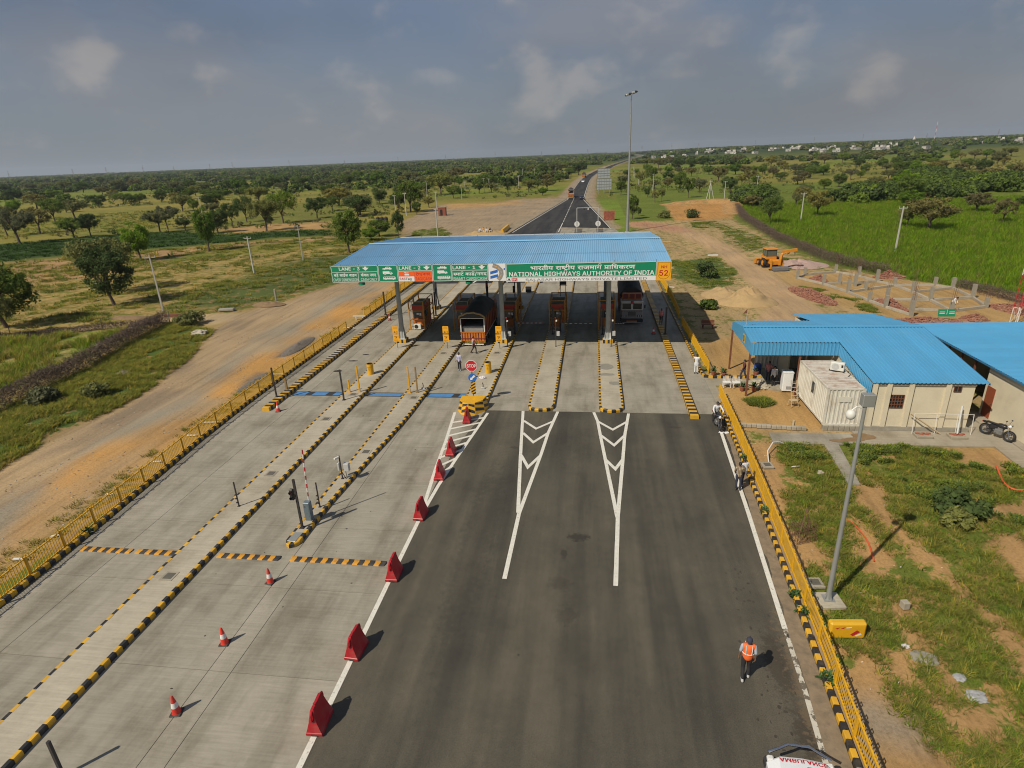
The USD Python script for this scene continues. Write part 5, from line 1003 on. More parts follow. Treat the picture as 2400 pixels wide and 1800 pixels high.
def crumple(name, label, cat, loc, r, h, m, seed):
    s = trimesh.creation.icosphere(3, 1.0); v = np.array(s.vertices); k = .35 + 1.3 * meshkit.fbm(v * 2.6 + seed, 5, seed); v = v * k[:, None] * [r, r * .8, h]; v[:, 2] = np.maximum(v[:, 2] + h * .5, 0)
    return obj(name, (v + np.array(loc), np.array(s.faces)), m, smooth=35, label=label, cat=cat)


crumple('plastic_bag', 'crumpled pale bag lying in front of the yellow drum behind the octagonal sign', 'bag', (-9.05, 45.4, .2), .26, .12, 'rag', 3)
for lb, x, y in (('bent metal stub on a small base behind the octagonal sign', -8.6, 43.1), ('small yellow stub beside the yellow and brown bollards', -13.45, 42.9)):
    t = thing('conduit_stub', lb, 'stub', (x, y, .195)); obj('base', MB().rbox((0, 0, .06), (.32, .2, .12), .03), 'box_grey', t); obj('pipe', MB().tube([(0, 0, .1), (.02, 0, .3), (-.03, .02, .5)], .035), 'bollard_brown' if x < -10 else 'post_black', t)
obj('newspaper_sheet', MB().prism([(8.22, 36.35), (8.45, 36.2), (8.6, 36.42), (8.38, 36.6)], .006, .02), 'paper', label='crumpled newspaper sheet lying by the motorcycle on the white line', cat='paper'); obj('newspaper_sheet', MB().prism([(8.62, 36.15), (8.9, 36.3), (8.84, 36.5), (8.58, 36.38)], .006, .02), 'paper', label='flat newspaper sheet next to the kerb below the motorcycle', cat='paper')
for k, (x, y, L, rz, lb) in enumerate(((-27.5, 20.4, .6, .1, 'white board lying behind the left railing at the left picture edge'), (-27.35, 22.3, .35, .5, 'small white board behind the left railing near the first speed hump'), (-27.6, 26.3, .4, .1, 'short white board behind the left railing, before the post sensors'), (-27.6, 30.2, .7, .12, 'white board behind the left railing left of the raised boom'), (-27.7, 34.0, .7, .05, 'white board behind the left railing, above the big sandy patch'), (-27.5, 36.2, 1.3, .1, 'long white plank behind the left railing by the gravel'), (-27.6, 46.4, 1.6, .05, 'long white plank behind the railing near the tall dark post'), (-27.3, 61.6, 1.3, .05, 'white plank in the gap of the left railing'), (-27.4, 65.2, 1.5, 0, 'white bench-like plank at the start of the far left railing'))):
    obj('plank', MB().box((x, y, .04 if k != 8 else .4), (L, .12, .05), rz) if k != 8 else MB().box((x, y, .42), (L, .16, .06), rz).box((x + .4, y, .18), (.08, .1, .44)).box((x - .4, y, .18), (.08, .1, .44)), 'white_paint', label=lb, cat='plank')
# ------------------------------------------------------------------ vehicles
mat('truck_orange', (.55, .17, .02), .5, .15, 4, dirt=(.3, .1, .02), dscale=5, damt=.6); mat('truck_red', (.14, .02, .02), .6, .15, 3); mat('truck_green', (.16, .22, .03), .6, .3, 8); mat('tarp', (.035, .034, .034), .75, .25, 2, bump=.6, bscale=4); mat('tarp_tan', (.33, .23, .10), .8, .25, 6); mat('sack', (.26, .25, .23), .9, .15, 3); mat('tyre', (.02, .02, .02), .85, .2, 6, dirt=(.12, .1, .08), damt=.35); mat('rim_steel', (.35, .33, .30), .45, .1, 4, .4); mat('chassis', (.03, .03, .03), .7); mat('cab_silver', (.26, .245, .235), .45, .1, 3, dirt=(.2, .16, .12), damt=.4); mat('screen', (.012, .015, .022), .12, .02, 2, spec=.35); mat('lamp_glass', (.6, .6, .58), .15, .03, 3, spec=.7); mat('chrome', (.6, .6, .6), .15, .03, 3, 1.0); mat('van_white', (.72, .74, .76), .3, .03, 2, spec=.6); mat('bike_black', (.02, .02, .022), .35, .1, 5); mat('engine_grey', (.22, .22, .22), .45, .15, 8, .5); mat('car_dark', (.03, .035, .05), .3); mat('loader_yellow', (.60, .235, .015), .45, .1, 3, dirt=(.35, .17, .05), damt=.4); mat('plate_grey', (.38, .37, .33), .6, .15, 5)


def wheel(par, x, y, r, w, name='wheel'):
    t = obj(name, MB().lathe([(r * .55, -w / 2), (r * .88, -w / 2), (r, -w * .3), (r, w * .3), (r * .88, w / 2), (r * .55, w / 2), (r * .55, -w / 2)], 18), 'tyre', par, smooth=35)
    return t


def wheel_m(x, y, r, w):
    """tyre and rim meshes with their axle along x"""
    R = xf(roty(PI / 2), (x, y, r)); T = MB(R).lathe([(r * .58, -w / 2), (r * .9, -w / 2), (r, -w * .32), (r, w * .32), (r * .9, w / 2), (r * .58, w / 2), (r * .58, -w / 2)], 18)
    K = MB(R).lathe([(0, -w * .3), (r * .3, -w * .42), (r * .34, -w * .3), (r * .58, -w * .4), (r * .58, w * .4), (r * .34, w * .3), (r * .3, w * .42), (0, w * .3)], 14)
    return T, K


def wheels(par, spots, r, w, rim='rim_steel'):
    for x, y in spots:
        T, K = wheel_m(x, y, r, w); p = obj('wheel', T, 'tyre', par, smooth=35); obj('rim', K, rim, p, smooth=35)


def tarp_mesh(w, y0, y1, z0, zf, seed):
    """a lumpy cover over a load: z0 at the eaves, zf(y, u) gives the height across"""
    ys = np.linspace(y0, y1, 26); us = np.linspace(-1, 1, 17); V = []
    for y in ys:
        for u in us:
            n = meshkit.fbm(np.array([y * .9, u * 2.2, seed]), 4) - .5; V.append((u * w / 2 * (1 + .03 * n), y, z0 + zf((y - y0) / (y1 - y0), u) + n * .22 * (1 - abs(u) ** 4)))
    k = len(us); i, j = np.meshgrid(np.arange(len(ys) - 1), np.arange(k - 1), indexing='ij'); a = (i * k + j).ravel(); F = np.stack([a, a + 1, a + k + 1, a + k], 1)
    m = MB().add(np.array(V), F)
    for s in (0, k - 1):                                                       # skirts
        e = np.array(V).reshape(len(ys), k, 3)[:, s]; lo = e - [0, 0, .35]; q = np.vstack([e, lo]); n_ = len(ys); ii = np.arange(n_ - 1); f = np.stack([ii, ii + 1, n_ + ii + 1, n_ + ii], 1); m.add(q, f if s else f[:, ::-1])
    e = np.array(V).reshape(len(ys), k, 3)[-1]; lo = e.copy(); lo[:, 2] = z0 - .35; ii = np.arange(k - 1); m.add(np.vstack([e, lo]), np.stack([ii, ii + 1, k + ii + 1, k + ii], 1)[:, ::-1])
    e = np.array(V).reshape(len(ys), k, 3)[0]; lo = e.copy(); lo[:, 2] = z0 - .1; m.add(np.vstack([e, lo]), np.stack([ii, ii + 1, k + ii + 1, k + ii], 1))
    return m


def lorry(label, loc, rz=0.0):
    """an open-tailed goods lorry; its tail faces -y at y = 0"""
    t = thing('lorry', label, 'lorry', loc, rz)
    obj('chassis', MB().box((-.45, 4.2, .72), (.12, 8.2, .2)).box((.45, 4.2, .72), (.12, 8.2, .2)).box((0, 1.5, .55), (1.6, .14, .14)).box((0, 3.0, .55), (1.6, .14, .14)), 'chassis', t)
    wheels(t, [(-.95, 1.5), (.95, 1.5), (-.95, 2.9), (.95, 2.9), (-.98, 7.6), (.98, 7.6)], .5, .36)
    obj('load_floor', MB().box((0, 3.25, .9), (2.36, 6.4, .1)), 'truck_red', t)
    tg = obj('tailgate', MB().box((0, 0, .87), (2.4, .08, 1.12)), 'truck_orange', t)
    for k in range(9): obj('tailgate_rib', MB().box((-1.08 + k * .27, -.06, 1.0), (.05, .05, .8)), 'truck_red', tg)
    obj('tailgate_rail', MB().box((0, -.065, .78), (2.36, .05, .06)), 'truck_red', tg); obj('tailgate_rail', MB().box((0, -.065, 1.42), (2.4, .06, .07)), 'truck_orange', tg)
    fr = MB()
    for k in range(20): fr.box((-1.1 + k * .116, -.07, .42), (.05, .04, .22))
    obj('fringe', fr, 'truck_green', tg, kind='stuff')
    for x in (-1.17, 1.17): obj('frame_post', MB().box((x, 0, 2.12), (.09, .09, 1.36)), 'white_paint', t)
    obj('frame_bar', MB().box((0, 0, 2.8), (2.43, .09, .08)), 'white_paint', t); obj('frame_peak', MB().tube([(-.2, 0, 2.84), (0, 0, 3.15), (.2, 0, 2.84)], .025), 'white_paint', t)
    for s in (-1, 1):
        sd = obj('side_board', MB().box((s * 1.18, 3.25, 1.85), (.06, 6.3, 1.9)), 'truck_red', t)
        for k in range(7): obj('side_rib', MB().box((s * 1.225, .35 + k * .95, 1.85), (.04, .08, 1.9)), 'truck_orange', sd)
        obj('side_rail', MB().box((s * 1.235, 3.25, 1.02), (.05, 6.3, .08)), 'white_paint', sd)
    ld = tarp_mesh(2.2, .25, 6.2, 1.75, lambda f, u: .12 - .1 * u * u, 4); obj('sacks', ld, 'sack', t, smooth=30); obj('sack_wall', MB().rbox((0, .34, 1.45), (2.2, .25, 1.0), .08), 'sack', t)
    obj('tarpaulin', tarp_mesh(2.46, -.1, 6.35, 2.95, lambda f, u: (.45 + .55 * min(1, f * 2.5)) * (1 - u * u) * (1 - .35 * max(0, f - .75) * 4), 9), 'tarp', t, smooth=40)
    tm = MB(); us = np.linspace(-1.28, 1.28, 13); e = [(u, -.16, 2.98 + .42 * (1 - (u / 1.28) ** 2) + .03 * math.sin(u * 9)) for u in us]; tm.tube(e, .085, 6); tm.tube([(-1.25, -.15, 3.0), (-1.27, -.14, 2.78)], .05); tm.tube([(1.25, -.15, 3.02), (1.29, -.12, 2.7)], .05); obj('rolled_edge', tm, 'tarp_tan', t, smooth=40)
    obj('rear_bumper', MB().box((0, -.12, .2), (2.1, .07, .1)), 'white_paint', t)
    for x in (-.6, .55): obj('bumper_bracket', MB().box((x, -.08, .36), (.06, .06, .3)), 'truck_orange', t)
    for x in (-.9, .9): obj('tail_lamp', MB().cyl((x, -.1, .33), (x, -.13, .33), .06, n=10), 'red_lens', t); obj('mudflap', MB().box((x, .75, .45), (.5, .02, .5)), 'tyre', t)
    cb = obj('cab', MB().rbox((0, 7.75, 1.75), (2.3, 1.7, 2.0), .15), 'truck_orange', t); obj('windscreen', MB().box((0, 8.62, 2.15), (2.0, .03, .8)), 'screen', cb); obj('cab_roof', MB().rbox((0, 7.7, 2.85), (2.2, 1.6, .25), .08), 'truck_orange', cb)
    for s in (-1, 1): obj('door_window', MB().box((s * 1.155, 7.8, 2.2), (.02, .8, .6)), 'screen', cb)
    return t


lorry_a = lorry('orange tailed goods lorry with a dark tarpaulin seen from behind under the roof', (-11.65, 54.95, 0))
dup(lorry_a, 'lorry', 'small dark goods lorry driving away on the highway beyond the roof', 'lorry', (-9.6, 260.0, 0.02), .05)
dup(lorry_a, 'lorry', 'tiny dark lorry far along the highway beyond the white car', 'lorry', (-8.3, 477.0, float(ground_z(-8.3, 477)) + .1), -.06)
# the lorry that faces us
t = thing('lorry', 'silver fronted goods lorry with a heaped black cover facing us at the right', 'lorry', (4.1, 62.45, 0))
obj('chassis', MB().box((-.45, 4.4, .72), (.12, 8.2, .2)).box((.45, 4.4, .72), (.12, 8.2, .2)), 'chassis', t); wheels(t, [(-.98, 1.3), (.98, 1.3), (-.95, 6.2), (.95, 6.2), (-.95, 7.5), (.95, 7.5)], .5, .36)
cb = obj('cab', MB().rbox((0, .95, 1.65), (2.34, 1.8, 2.0), .12), 'cab_silver', t)
for s in (-1, 1):
    f = obj('windscreen_frame', MB().prism(sg.box(s * .56 - .52, 1.68, s * .56 + .52, 2.42).buffer(.02).difference(sg.box(s * .56 - .46, 1.73, s * .56 + .46, 2.37)), 0, .03, XZ, (0, .05, 0)), 'white_paint', cb); obj('windscreen', MB().box((s * .56, .05, 2.05), (.92, .02, .64)), 'screen', f)
    for x in (.72, .92): obj('headlight', MB().cyl((s * x, .03, 1.0), (s * x, .06, 1.0), .075, n=12), 'lamp_glass', cb); obj('fog_lamp', MB().cyl((s * x, -.04, .5), (s * x, -.01, .5), .08, n=12), 'lamp_glass', cb)
    obj('lamp_panel', MB().box((s * .82, .045, 1.0), (.5, .02, .22)), 'chassis', cb); obj('mirror', MB().rbox((s * 1.33, .1, 2.0), (.16, .06, .38), .03), 'chassis', cb); obj('wiper', MB().box((s * .5, .02, 1.78), (.4, .02, .02)), 'chassis', cb); obj('side_window', MB().box((s * 1.175, 1.0, 2.05), (.02, .8, .6)), 'screen', cb)
gr = obj('grille', MB().box((0, .045, 1.2), (.8, .02, .5)), 'chassis', cb); [obj('grille_bar', MB().box((0, .03, 1.0 + .09 * k), (.76, .02, .035)), 'cab_silver', gr) for k in range(5)]
obj('bumper', MB().rbox((0, -.02, .52), (2.36, .16, .34), .04), 'chassis', t); obj('bumper_stripe', MB().box((0, -.105, .45), (1.1, .01, .16)), 'truck_orange', t); obj('number_plate', MB().box((0, -.06, .30), (1.9, .03, .07)), 'plate_grey', t)
pb = MB(); [pb.box((-1.0 + .25 * k, .035, 1.52), (.16, .015, .05)) for k in range(9)]; obj('painted_band', pb, 'red_paint', cb, kind='stuff')
obj('sun_visor', MB().box((0, -.02, 2.55), (2.3, .2, .1)), 'white_paint', cb); obj('ornament', MB().rbox((0, -.1, 2.5), (.32, .1, .3), .05), 'red_paint', cb)
hb = obj('header_board', MB().box((0, .7, 3.0), (2.0, .2, .72)), 'truck_orange', t); [obj('header_panel', MB().box((x, .59, 3.0), (.55, .02, .5)), 'truck_red', hb) for x in (-.65, 0, .65)]
bd = obj('cargo_body', MB().box((0, 5.1, 1.9), (2.36, 6.4, 2.0)), 'truck_red', t); [obj('side_rib', MB().box((s * 1.2, 2.1 + .95 * k, 1.9), (.04, .08, 2.0)), 'truck_orange', bd) for s in (-1, 1) for k in range(7)]
obj('tarpaulin', tarp_mesh(2.55, 1.7, 8.4, 2.95, lambda f, u: (.75 + .95 * min(1, f * 2)) * (1 - abs(u) ** 2.6), 3), 'tarp', t, smooth=40)


def car(label, loc, rz, m):
    t = thing('car', label, 'car', loc, rz)
    prof = [(-2.0, .3), (-2.05, .75), (-1.95, .95), (-1.35, 1.0), (-.75, 1.42), (.55, 1.45), (1.15, 1.0), (1.9, .85), (2.02, .6), (2.0, .3)]
    b = obj('body', MB().prism(sg.Polygon(prof).buffer(.03), -.8, .8, YZ), m, t); obj('windscreen', MB().add(np.array([[-.7, -.62, 1.42], [.7, -.62, 1.42], [.72, -1.3, 1.04], [-.72, -1.3, 1.04]]) + [0, -.03, .03], np.array([[0, 1, 2], [0, 2, 3]])), 'screen', b); obj('rear_window', MB().add(np.array([[-.7, .62, 1.46], [.7, .62, 1.46], [.72, 1.1, 1.06], [-.72, 1.1, 1.06]]) + [0, .03, .02], np.array([[0, 3, 2], [0, 2, 1]])), 'screen', b)
    for s in (-1, 1): obj('side_window', MB().box((s * .835, 0, 1.2), (.01, 1.3, .32)), 'screen', b); obj('headlight', MB().box((s * .6, -2.07, .72), (.3, .03, .13)), 'lamp_glass', b)
    wheels(t, [(-.76, -1.25), (.76, -1.25), (-.76, 1.25), (.76, 1.25)], .31, .2)
    return t


car('small dark blue car coming towards us near the far lorry', (-4.9, 250.2, .02), 0, 'car_dark'); car('small white car driving away far along the highway', (-7.2, 396, float(ground_z(-7.2, 396)) + .1), PI, 'van_white')
t = thing('ambulance', 'white ambulance bonnet with mirrored red lettering cut by the bottom edge', 'ambulance', (6.05, 12.85, 0), -.06)
sec = [(0, [(.86, .35), (.86, .72), (.55, .95), (0, .99)]), (-.12, [(.92, .3), (.93, .8), (.62, 1.02), (0, 1.06)]), (-1.0, [(.94, .3), (.95, .92), (.66, 1.12), (0, 1.17)]), (-1.55, [(.95, .3), (.96, 1.0), (.8, 1.2), (0, 1.26)])]
V, F = [], []
for y, q in sec: V += [(-x, y, z) for x, z in q] + [(x, y, z) for x, z in q[-2::-1]]
k = 7
for a in range(len(sec) - 1):
    for i in range(k - 1): F += [[a * k + i, a * k + i + 1, a * k + k + i + 1], [a * k + i, a * k + k + i + 1, a * k + k + i]]
F += [[0, i + 1, i] for i in range(1, k - 1)]
hd_ = obj('bonnet', MB().add(np.array(V), np.array(F)[:, ::-1]), 'van_white', t, smooth=30)
obj('body', MB().rbox((0, -4.2, 1.35), (1.95, 3.5, 1.75), .15), 'van_white', t); obj('windscreen', MB().add(np.array([[-.85, -1.56, 1.28], [.85, -1.56, 1.28], [.75, -2.35, 2.12], [-.75, -2.35, 2.12]]), np.array([[0, 1, 2], [0, 2, 3]])), 'screen', t); obj('cabin', MB().prism([(-1.5, .4), (-1.5, 1.2), (-2.3, 2.1), (-2.7, 2.2), (-2.7, .4)], -.95, .95, YZ), 'van_white', t)
lm = meshkit.text_mesh('AMBULANCE', 1.0, .006, True); lv = np.array(lm.vertices); lw = lv[:, 0].max(); lx = -.62 + lv[:, 0] / lw * 1.28; ly = -.10 - .13 * lv[:, 1] / max(lv[:, 1].max(), .1)
zf_ = lambda x, y: np.interp(-y, [0, .12, 1.0, 1.55], [.99, 1.06, 1.17, 1.26]) - np.interp(np.abs(x), [0, .62, .9], [0, .045, .25])
obj('lettering', (np.stack([lx, ly, zf_(lx, ly) + .012 + lv[:, 2]], 1), np.array(lm.faces)[:, ::-1]), 'red_paint', hd_)
sl = MB(); [sl.prism(shapely.affinity.rotate(sg.box(-.05, -.17, .05, .17), q), 1.09, 1.105 + .12, None, (.12, -.52, -.11 + .005)) for q in (0, 60, 120)]; obj('star_emblem', sl, 'sign_blue', hd_)
obj('bull_bar', MB().tube([(-.85, .1, .95), (-.55, .22, 1.0), (-.3, .32, 1.08), (.3, .32, 1.08), (.55, .22, 1.0), (.85, .1, .95)], .04), 'chrome', t, smooth=True); obj('bumper', MB().rbox((0, .1, .5), (1.86, .3, .3), .06), 'chassis', t)
for s in (-1, 1): obj('headlight', MB().rbox((s * .8, .0, .8), (.2, .2, .16), .05), 'lamp_glass', t); obj('mirror', MB().rbox((s * 1.08, -1.5, 1.35), (.18, .1, .28), .03), 'chassis', t)
wheels(t, [(-.85, -.75), (.85, -.75), (-.85, -4.9), (.85, -4.9)], .36, .22)


def motorcycle(label, loc, rz, lean=0.12):
    """front wheel towards -y"""
    t = thing('motorcycle', label, 'motorcycle', loc, rz); R = roty(lean); N = lambda: MB(xf(R))
    for y, nm in ((-.66, 'front_wheel'), (.66, 'rear_wheel')):
        w = obj(nm, N().torus((0, y, .30), .25, .052, 'x'), 'tyre', t, smooth=True); rm = N().torus((0, y, .30), .2, .018, 'x', 18, 5)
        for k in range(9): rm.cyl((0, y, .30), (0, y + .2 * math.cos(k * 2 * PI / 9), .30 + .2 * math.sin(k * 2 * PI / 9)), .006, n=4, caps=False)
        rm.cyl((-.06, y, .3), (.06, y, .3), .05, n=10); obj('rim', rm, 'chrome', w)
    obj('fork', N().cyl((-.085, -.66, .3), (-.085, -.42, .92), .024, n=8).cyl((.085, -.66, .3), (.085, -.42, .92), .024, n=8).box((0, -.44, .86), (.2, .06, .05)), 'chrome', t); obj('front_mudguard', N().torus((0, -.66, .3), .33, .035, 'x', 24, 5), 'bike_black', t)
    obj('frame', N().tube([(0, -.42, .85), (0, -.2, .5), (0, .15, .32), (0, .4, .42), (0, .66, .3)], .03).tube([(0, -.4, .85), (0, .1, .72), (0, .75, .78)], .026), 'bike_black', t)
    obj('engine', N().rbox((0, -.05, .38), (.32, .46, .34), .06).box((0, -.12, .56), (.22, .26, .2)), 'engine_grey', t)
    tk = np.array(trimesh.creation.icosphere(2, 1.0).vertices) * [.17, .31, .16] + [0, -.14, .79]; obj('fuel_tank', N().add(tk, np.array(trimesh.creation.icosphere(2, 1.0).faces)), 'bike_black', t, smooth=True)
    obj('seat', N().rbox((0, .4, .8), (.24, .68, .1), .045), 'bike_black', t, smooth=40); obj('side_panel', N().rbox((0, .3, .58), (.26, .42, .3), .06), 'bike_black', t); obj('rear_mudguard', N().torus((0, .66, .3), .33, .04, 'x', 24, 5), 'bike_black', t); obj('tail', N().rbox((0, .78, .74), (.16, .28, .14), .05), 'bike_black', t); obj('tail_lamp', N().box((0, .93, .74), (.12, .03, .08)), 'red_lens', t)
    obj('handlebar', N().tube([(-.36, -.28, 1.02), (-.15, -.42, .99), (0, -.43, .97), (.15, -.42, .99), (.36, -.28, 1.02)], .018), 'chrome', t); obj('headlamp', N().lathe([(0, -.06), (.09, -.05), (.1, 0), (.07, .08), (0, .12)], 12, (0, -.52, .88)), 'lamp_glass', t, smooth=True)
    obj('exhaust', N().tube([(.1, -.1, .32), (.17, .2, .28), (.18, .75, .38)], [.025, .04, .05], 8), 'chrome', t, smooth=True)
    for s in (-1, 1): obj('mirror', N().cyl((s * .25, -.36, 1.0), (s * .3, -.4, 1.2), .008, n=4).lathe([(0, -.05), (.06, 0), (0, .05)], 8, (s * .3, -.4, 1.22)), 'bike_black', t); obj('indicator', N().lathe([(0, -.04), (.035, 0), (0, .04)], 8, (s * .17, -.5, .84)), 'truck_orange', t); obj('foot_peg', N().cyl((s * .1, .02, .3), (s * .3, .02, .3), .018, n=6), 'bike_black', t)
    return t


motorcycle('motorcycle with a rider coming towards us by the right striped kerb', (8.28, 37.3, 0.0), .12, 0.0)
motorcycle('parked black motorcycle beside the cream wall and brown door at the right', (24.72, 36.4, .07), -.35 + .9, .14)

# backhoe loader
t = thing('backhoe_loader', 'orange yellow backhoe loader parked by the dirt track with its arm swung right', 'excavator', (26.9, 94.6, 0.0), .12)
obj('body', MB().rbox((0, .3, 1.0), (1.3, 3.4, .7), .08), 'loader_yellow', t); obj('bonnet', MB().rbox((0, 2.6, 1.25), (1.1, 1.5, .8), .12), 'loader_yellow', t)
wheels(t, [(-1.0, .9), (1.0, .9)], .72, .45, 'loader_yellow'); wheels(t, [(-.9, 3.0), (.9, 3.0)], .48, .35, 'loader_yellow')
for s in (-1, 1): obj('mudguard', MB().rbox((s * .98, .9, 1.5), (.5, 1.3, .1), .04), 'loader_yellow', t)
c = obj('cab', MB().box((-.35, .55, 1.55), (1.5, 1.6, .4)), 'loader_yellow', t); obj('cab_roof', MB().rbox((-.35, .55, 2.83), (1.7, 1.9, .16), .06), 'loader_yellow', c)
for x in (-1.06, .36):
    for y in (-.22, .6, 1.32): obj('cab_pillar', MB().box((x, y, 2.25), (.07, .07, 1.05)), 'chassis', c)
mat('cab_glass', (.10, .12, .10), .1, .05, 2, spec=.6)
for x in (-1.06, .36): obj('cab_window', MB().box((x, .55, 2.25), (.02, 1.45, .95)), 'cab_glass', c)
for y in (-.22, 1.32): obj('cab_window', MB().box((-.35, y, 2.25), (1.35, .02, .95)), 'cab_glass', c)
obj('king_post', MB().box((.1, -1.3, .95), (1.9, .25, .45)).box((.45, -1.5, 1.1), (.4, .35, .9)), 'loader_yellow', t)
for s in (-1, 1): st_ = obj('stabiliser', MB().box((.05 + s * .85, -1.5, .75), (.22, .22, 1.3)), 'loader_yellow', t); obj('stabiliser_foot', MB().box((.05 + s * .85, -1.6, .06), (.55, .4, .1)), 'chassis', st_)
obj('boom', MB().tube([(.45, -1.65, .7), (.4, -1.75, 1.6), (.5, -1.8, 2.35), (1.1, -1.85, 2.65)], [.16, .22, .2, .18], 4), 'loader_yellow', t)
obj('dipper_arm', MB().box((1.55, -1.85, 2.78), (2.1, .26, .42), M=roty(-.14)), 'loader_yellow', t); obj('hydraulic_ram', MB().cyl((.6, -1.65, 1.0), (.65, -1.75, 2.3), .06, n=8), 'red_paint', t); obj('hydraulic_ram', MB().cyl((1.2, -1.85, 2.3), (1.6, -1.85, 2.5), .06, n=8), 'chassis', t)
obj('hose', MB().tube([(2.2, -1.85, 2.6), (2.35, -1.9, 2.2), (2.5, -1.85, 2.6)], .035), 'tyre', t); obj('digging_bucket', MB().prism([(0, 0), (.75, .05), (.9, .4), (.5, .55), (.05, .4)], -1.1, 1.1, YZ, (.25, -2.7, .05)), 'engine_grey', t); obj('loader_bucket', MB().prism([(0, 0), (.9, 0), (.85, .35), (.2, .8), (0, .7)], -1.05, 1.05, YZ, (0, 3.9, .1)), 'loader_yellow', t)
# ------------------------------------------------------------------ people
mat('skin', (.20, .105, .06), .55, .06, 20); mat('hair_black', (.012, .011, .010), .6, .2, 30); mat('cloth_white', (.60, .61, .62), .85, .06, 9); mat('cloth_lilac', (.42, .42, .56), .85, .06, 9); mat('cloth_palegrey', (.36, .40, .46), .85, .08, 9); mat('cloth_black', (.022, .021, .024), .85, .15, 9); mat('cloth_navy', (.03, .035, .06), .85, .15, 9); mat('cloth_pink', (.46, .18, .17), .85, .08, 9); mat('cloth_maroon', (.09, .03, .04), .85, .1, 9)
mat('vest_orange', (.80, .14, .025), .7, .08, 9); mat('vest_pink', (.62, .14, .12), .7, .08, 9); mat('reflective', (.62, .60, .55), .4, .03, 9); mat('shoe_dark', (.03, .025, .02), .5, .1, 9); mat('shoe_pale', (.4, .4, .4), .6, .1, 9); mat('eye_dark', (.01, .01, .01), .3); mat('cloth_saffron', (.62, .27, .03), .85, .1, 9)
MATS['plaid'] = usdkit.material(stage, '/World/Looks/plaid', {'tc': ('texture_coordinate', {}), 'mp': ('mapping', {'scale': (1.0, 1.0, 1.0)}), 'w1': ('wave_texture', {'bands_direction': 'x', 'scale': 4.2}), 'w2': ('wave_texture', {'bands_direction': 'z', 'scale': 4.2}), 'm': ('math', {'math_type': 'multiply'}), 'r': ('rgb_ramp', {'ramp': [(0, (.10, .07, .045)), (.25, (.30, .22, .13)), (.6, (.46, .38, .24)), (1, (.55, .48, .34))]}), 'p': ('principled_bsdf', {'roughness': .85})},
    [('tc.object', 'w1.vector'), ('tc.object', 'w2.vector'), ('w1.fac', 'm.value1'), ('w2.fac', 'm.value2'), ('m.value', 'r.fac'), ('r.color', 'p.base_color')], surface='p.BSDF')


def ball(p, r, sc=None, n=14):
    s = m3.Manifold.sphere(1.0, n); sc = (r, r, r) if sc is None else tuple(r * k for k in sc)
    return s.scale(sc).translate(tuple(map(float, p)))


def bone(a, b, ra, rb, sa=None, sb=None):
    return m3.Manifold.batch_hull([ball(a, ra, sa), ball(b, rb, sb)])


def fuse(parts, edge=.03, it=8):
    m = m3.Manifold.batch_boolean(parts, m3.OpType.Add)
    if edge: m = m.refine_to_length(edge)
    q = m.to_mesh(); t = trimesh.Trimesh(np.asarray(q.vert_properties)[:, :3], np.asarray(q.tri_verts), process=True)
    if it: trimesh.smoothing.filter_taubin(t, lamb=.5, nu=-.53, iterations=it)
    return t


BASE = dict(pelvis=(0, 0, .94), waist=(0, 0, 1.06), chest=(0, -.01, 1.29), neck=(0, .0, 1.43), head=(0, -.015, 1.575),
            lsh=(-.185, 0, 1.385), rsh=(.185, 0, 1.385), lel=(-.225, .02, 1.12), rel=(.225, .02, 1.12), lwr=(-.235, -.05, .88), rwr=(.235, -.05, .88),
            lhip=(-.09, 0, .91), rhip=(.09, 0, .91), lkn=(-.10, -.015, .49), rkn=(.10, -.015, .49), lan=(-.105, .02, .085), ran=(.105, .02, .085))


def hand(wr, el, side):
    """palm, four unequal bent fingers and a thumb leaving the side of the palm"""
    wr, el = np.array(wr, float), np.array(el, float); d = wr - el; d /= np.linalg.norm(d); sd = np.cross(d, [0, 0, 1.0]) if abs(d[2]) < .8 else np.cross(d, [1.0, 0, 0]); sd /= np.linalg.norm(sd); nn = np.cross(sd, d) * side
    k = wr + d * .085; parts = [m3.Manifold.batch_hull([ball(wr, .024, n=8), ball(k + sd * .03, .015, n=8), ball(k - sd * .03, .015, n=8)])]
    for j, (o, L) in enumerate(((-.033, .055), (-.011, .07), (.011, .075), (.033, .066))):
        a = k + sd * o; b = a + d * L * .55 + nn * .012; c = b + d * L * .4 + nn * .025; parts += [bone(a, b, .0095, .009), bone(b, c, .009, .0075)]
    a = wr + d * .035 + sd * .03; b = a + sd * .035 + d * .03; parts += [bone(wr + d * .02 + sd * .012, a, .015, .011), bone(a, b, .011, .009), bone(b, b + d * .025, .009, .0075)]
    return parts


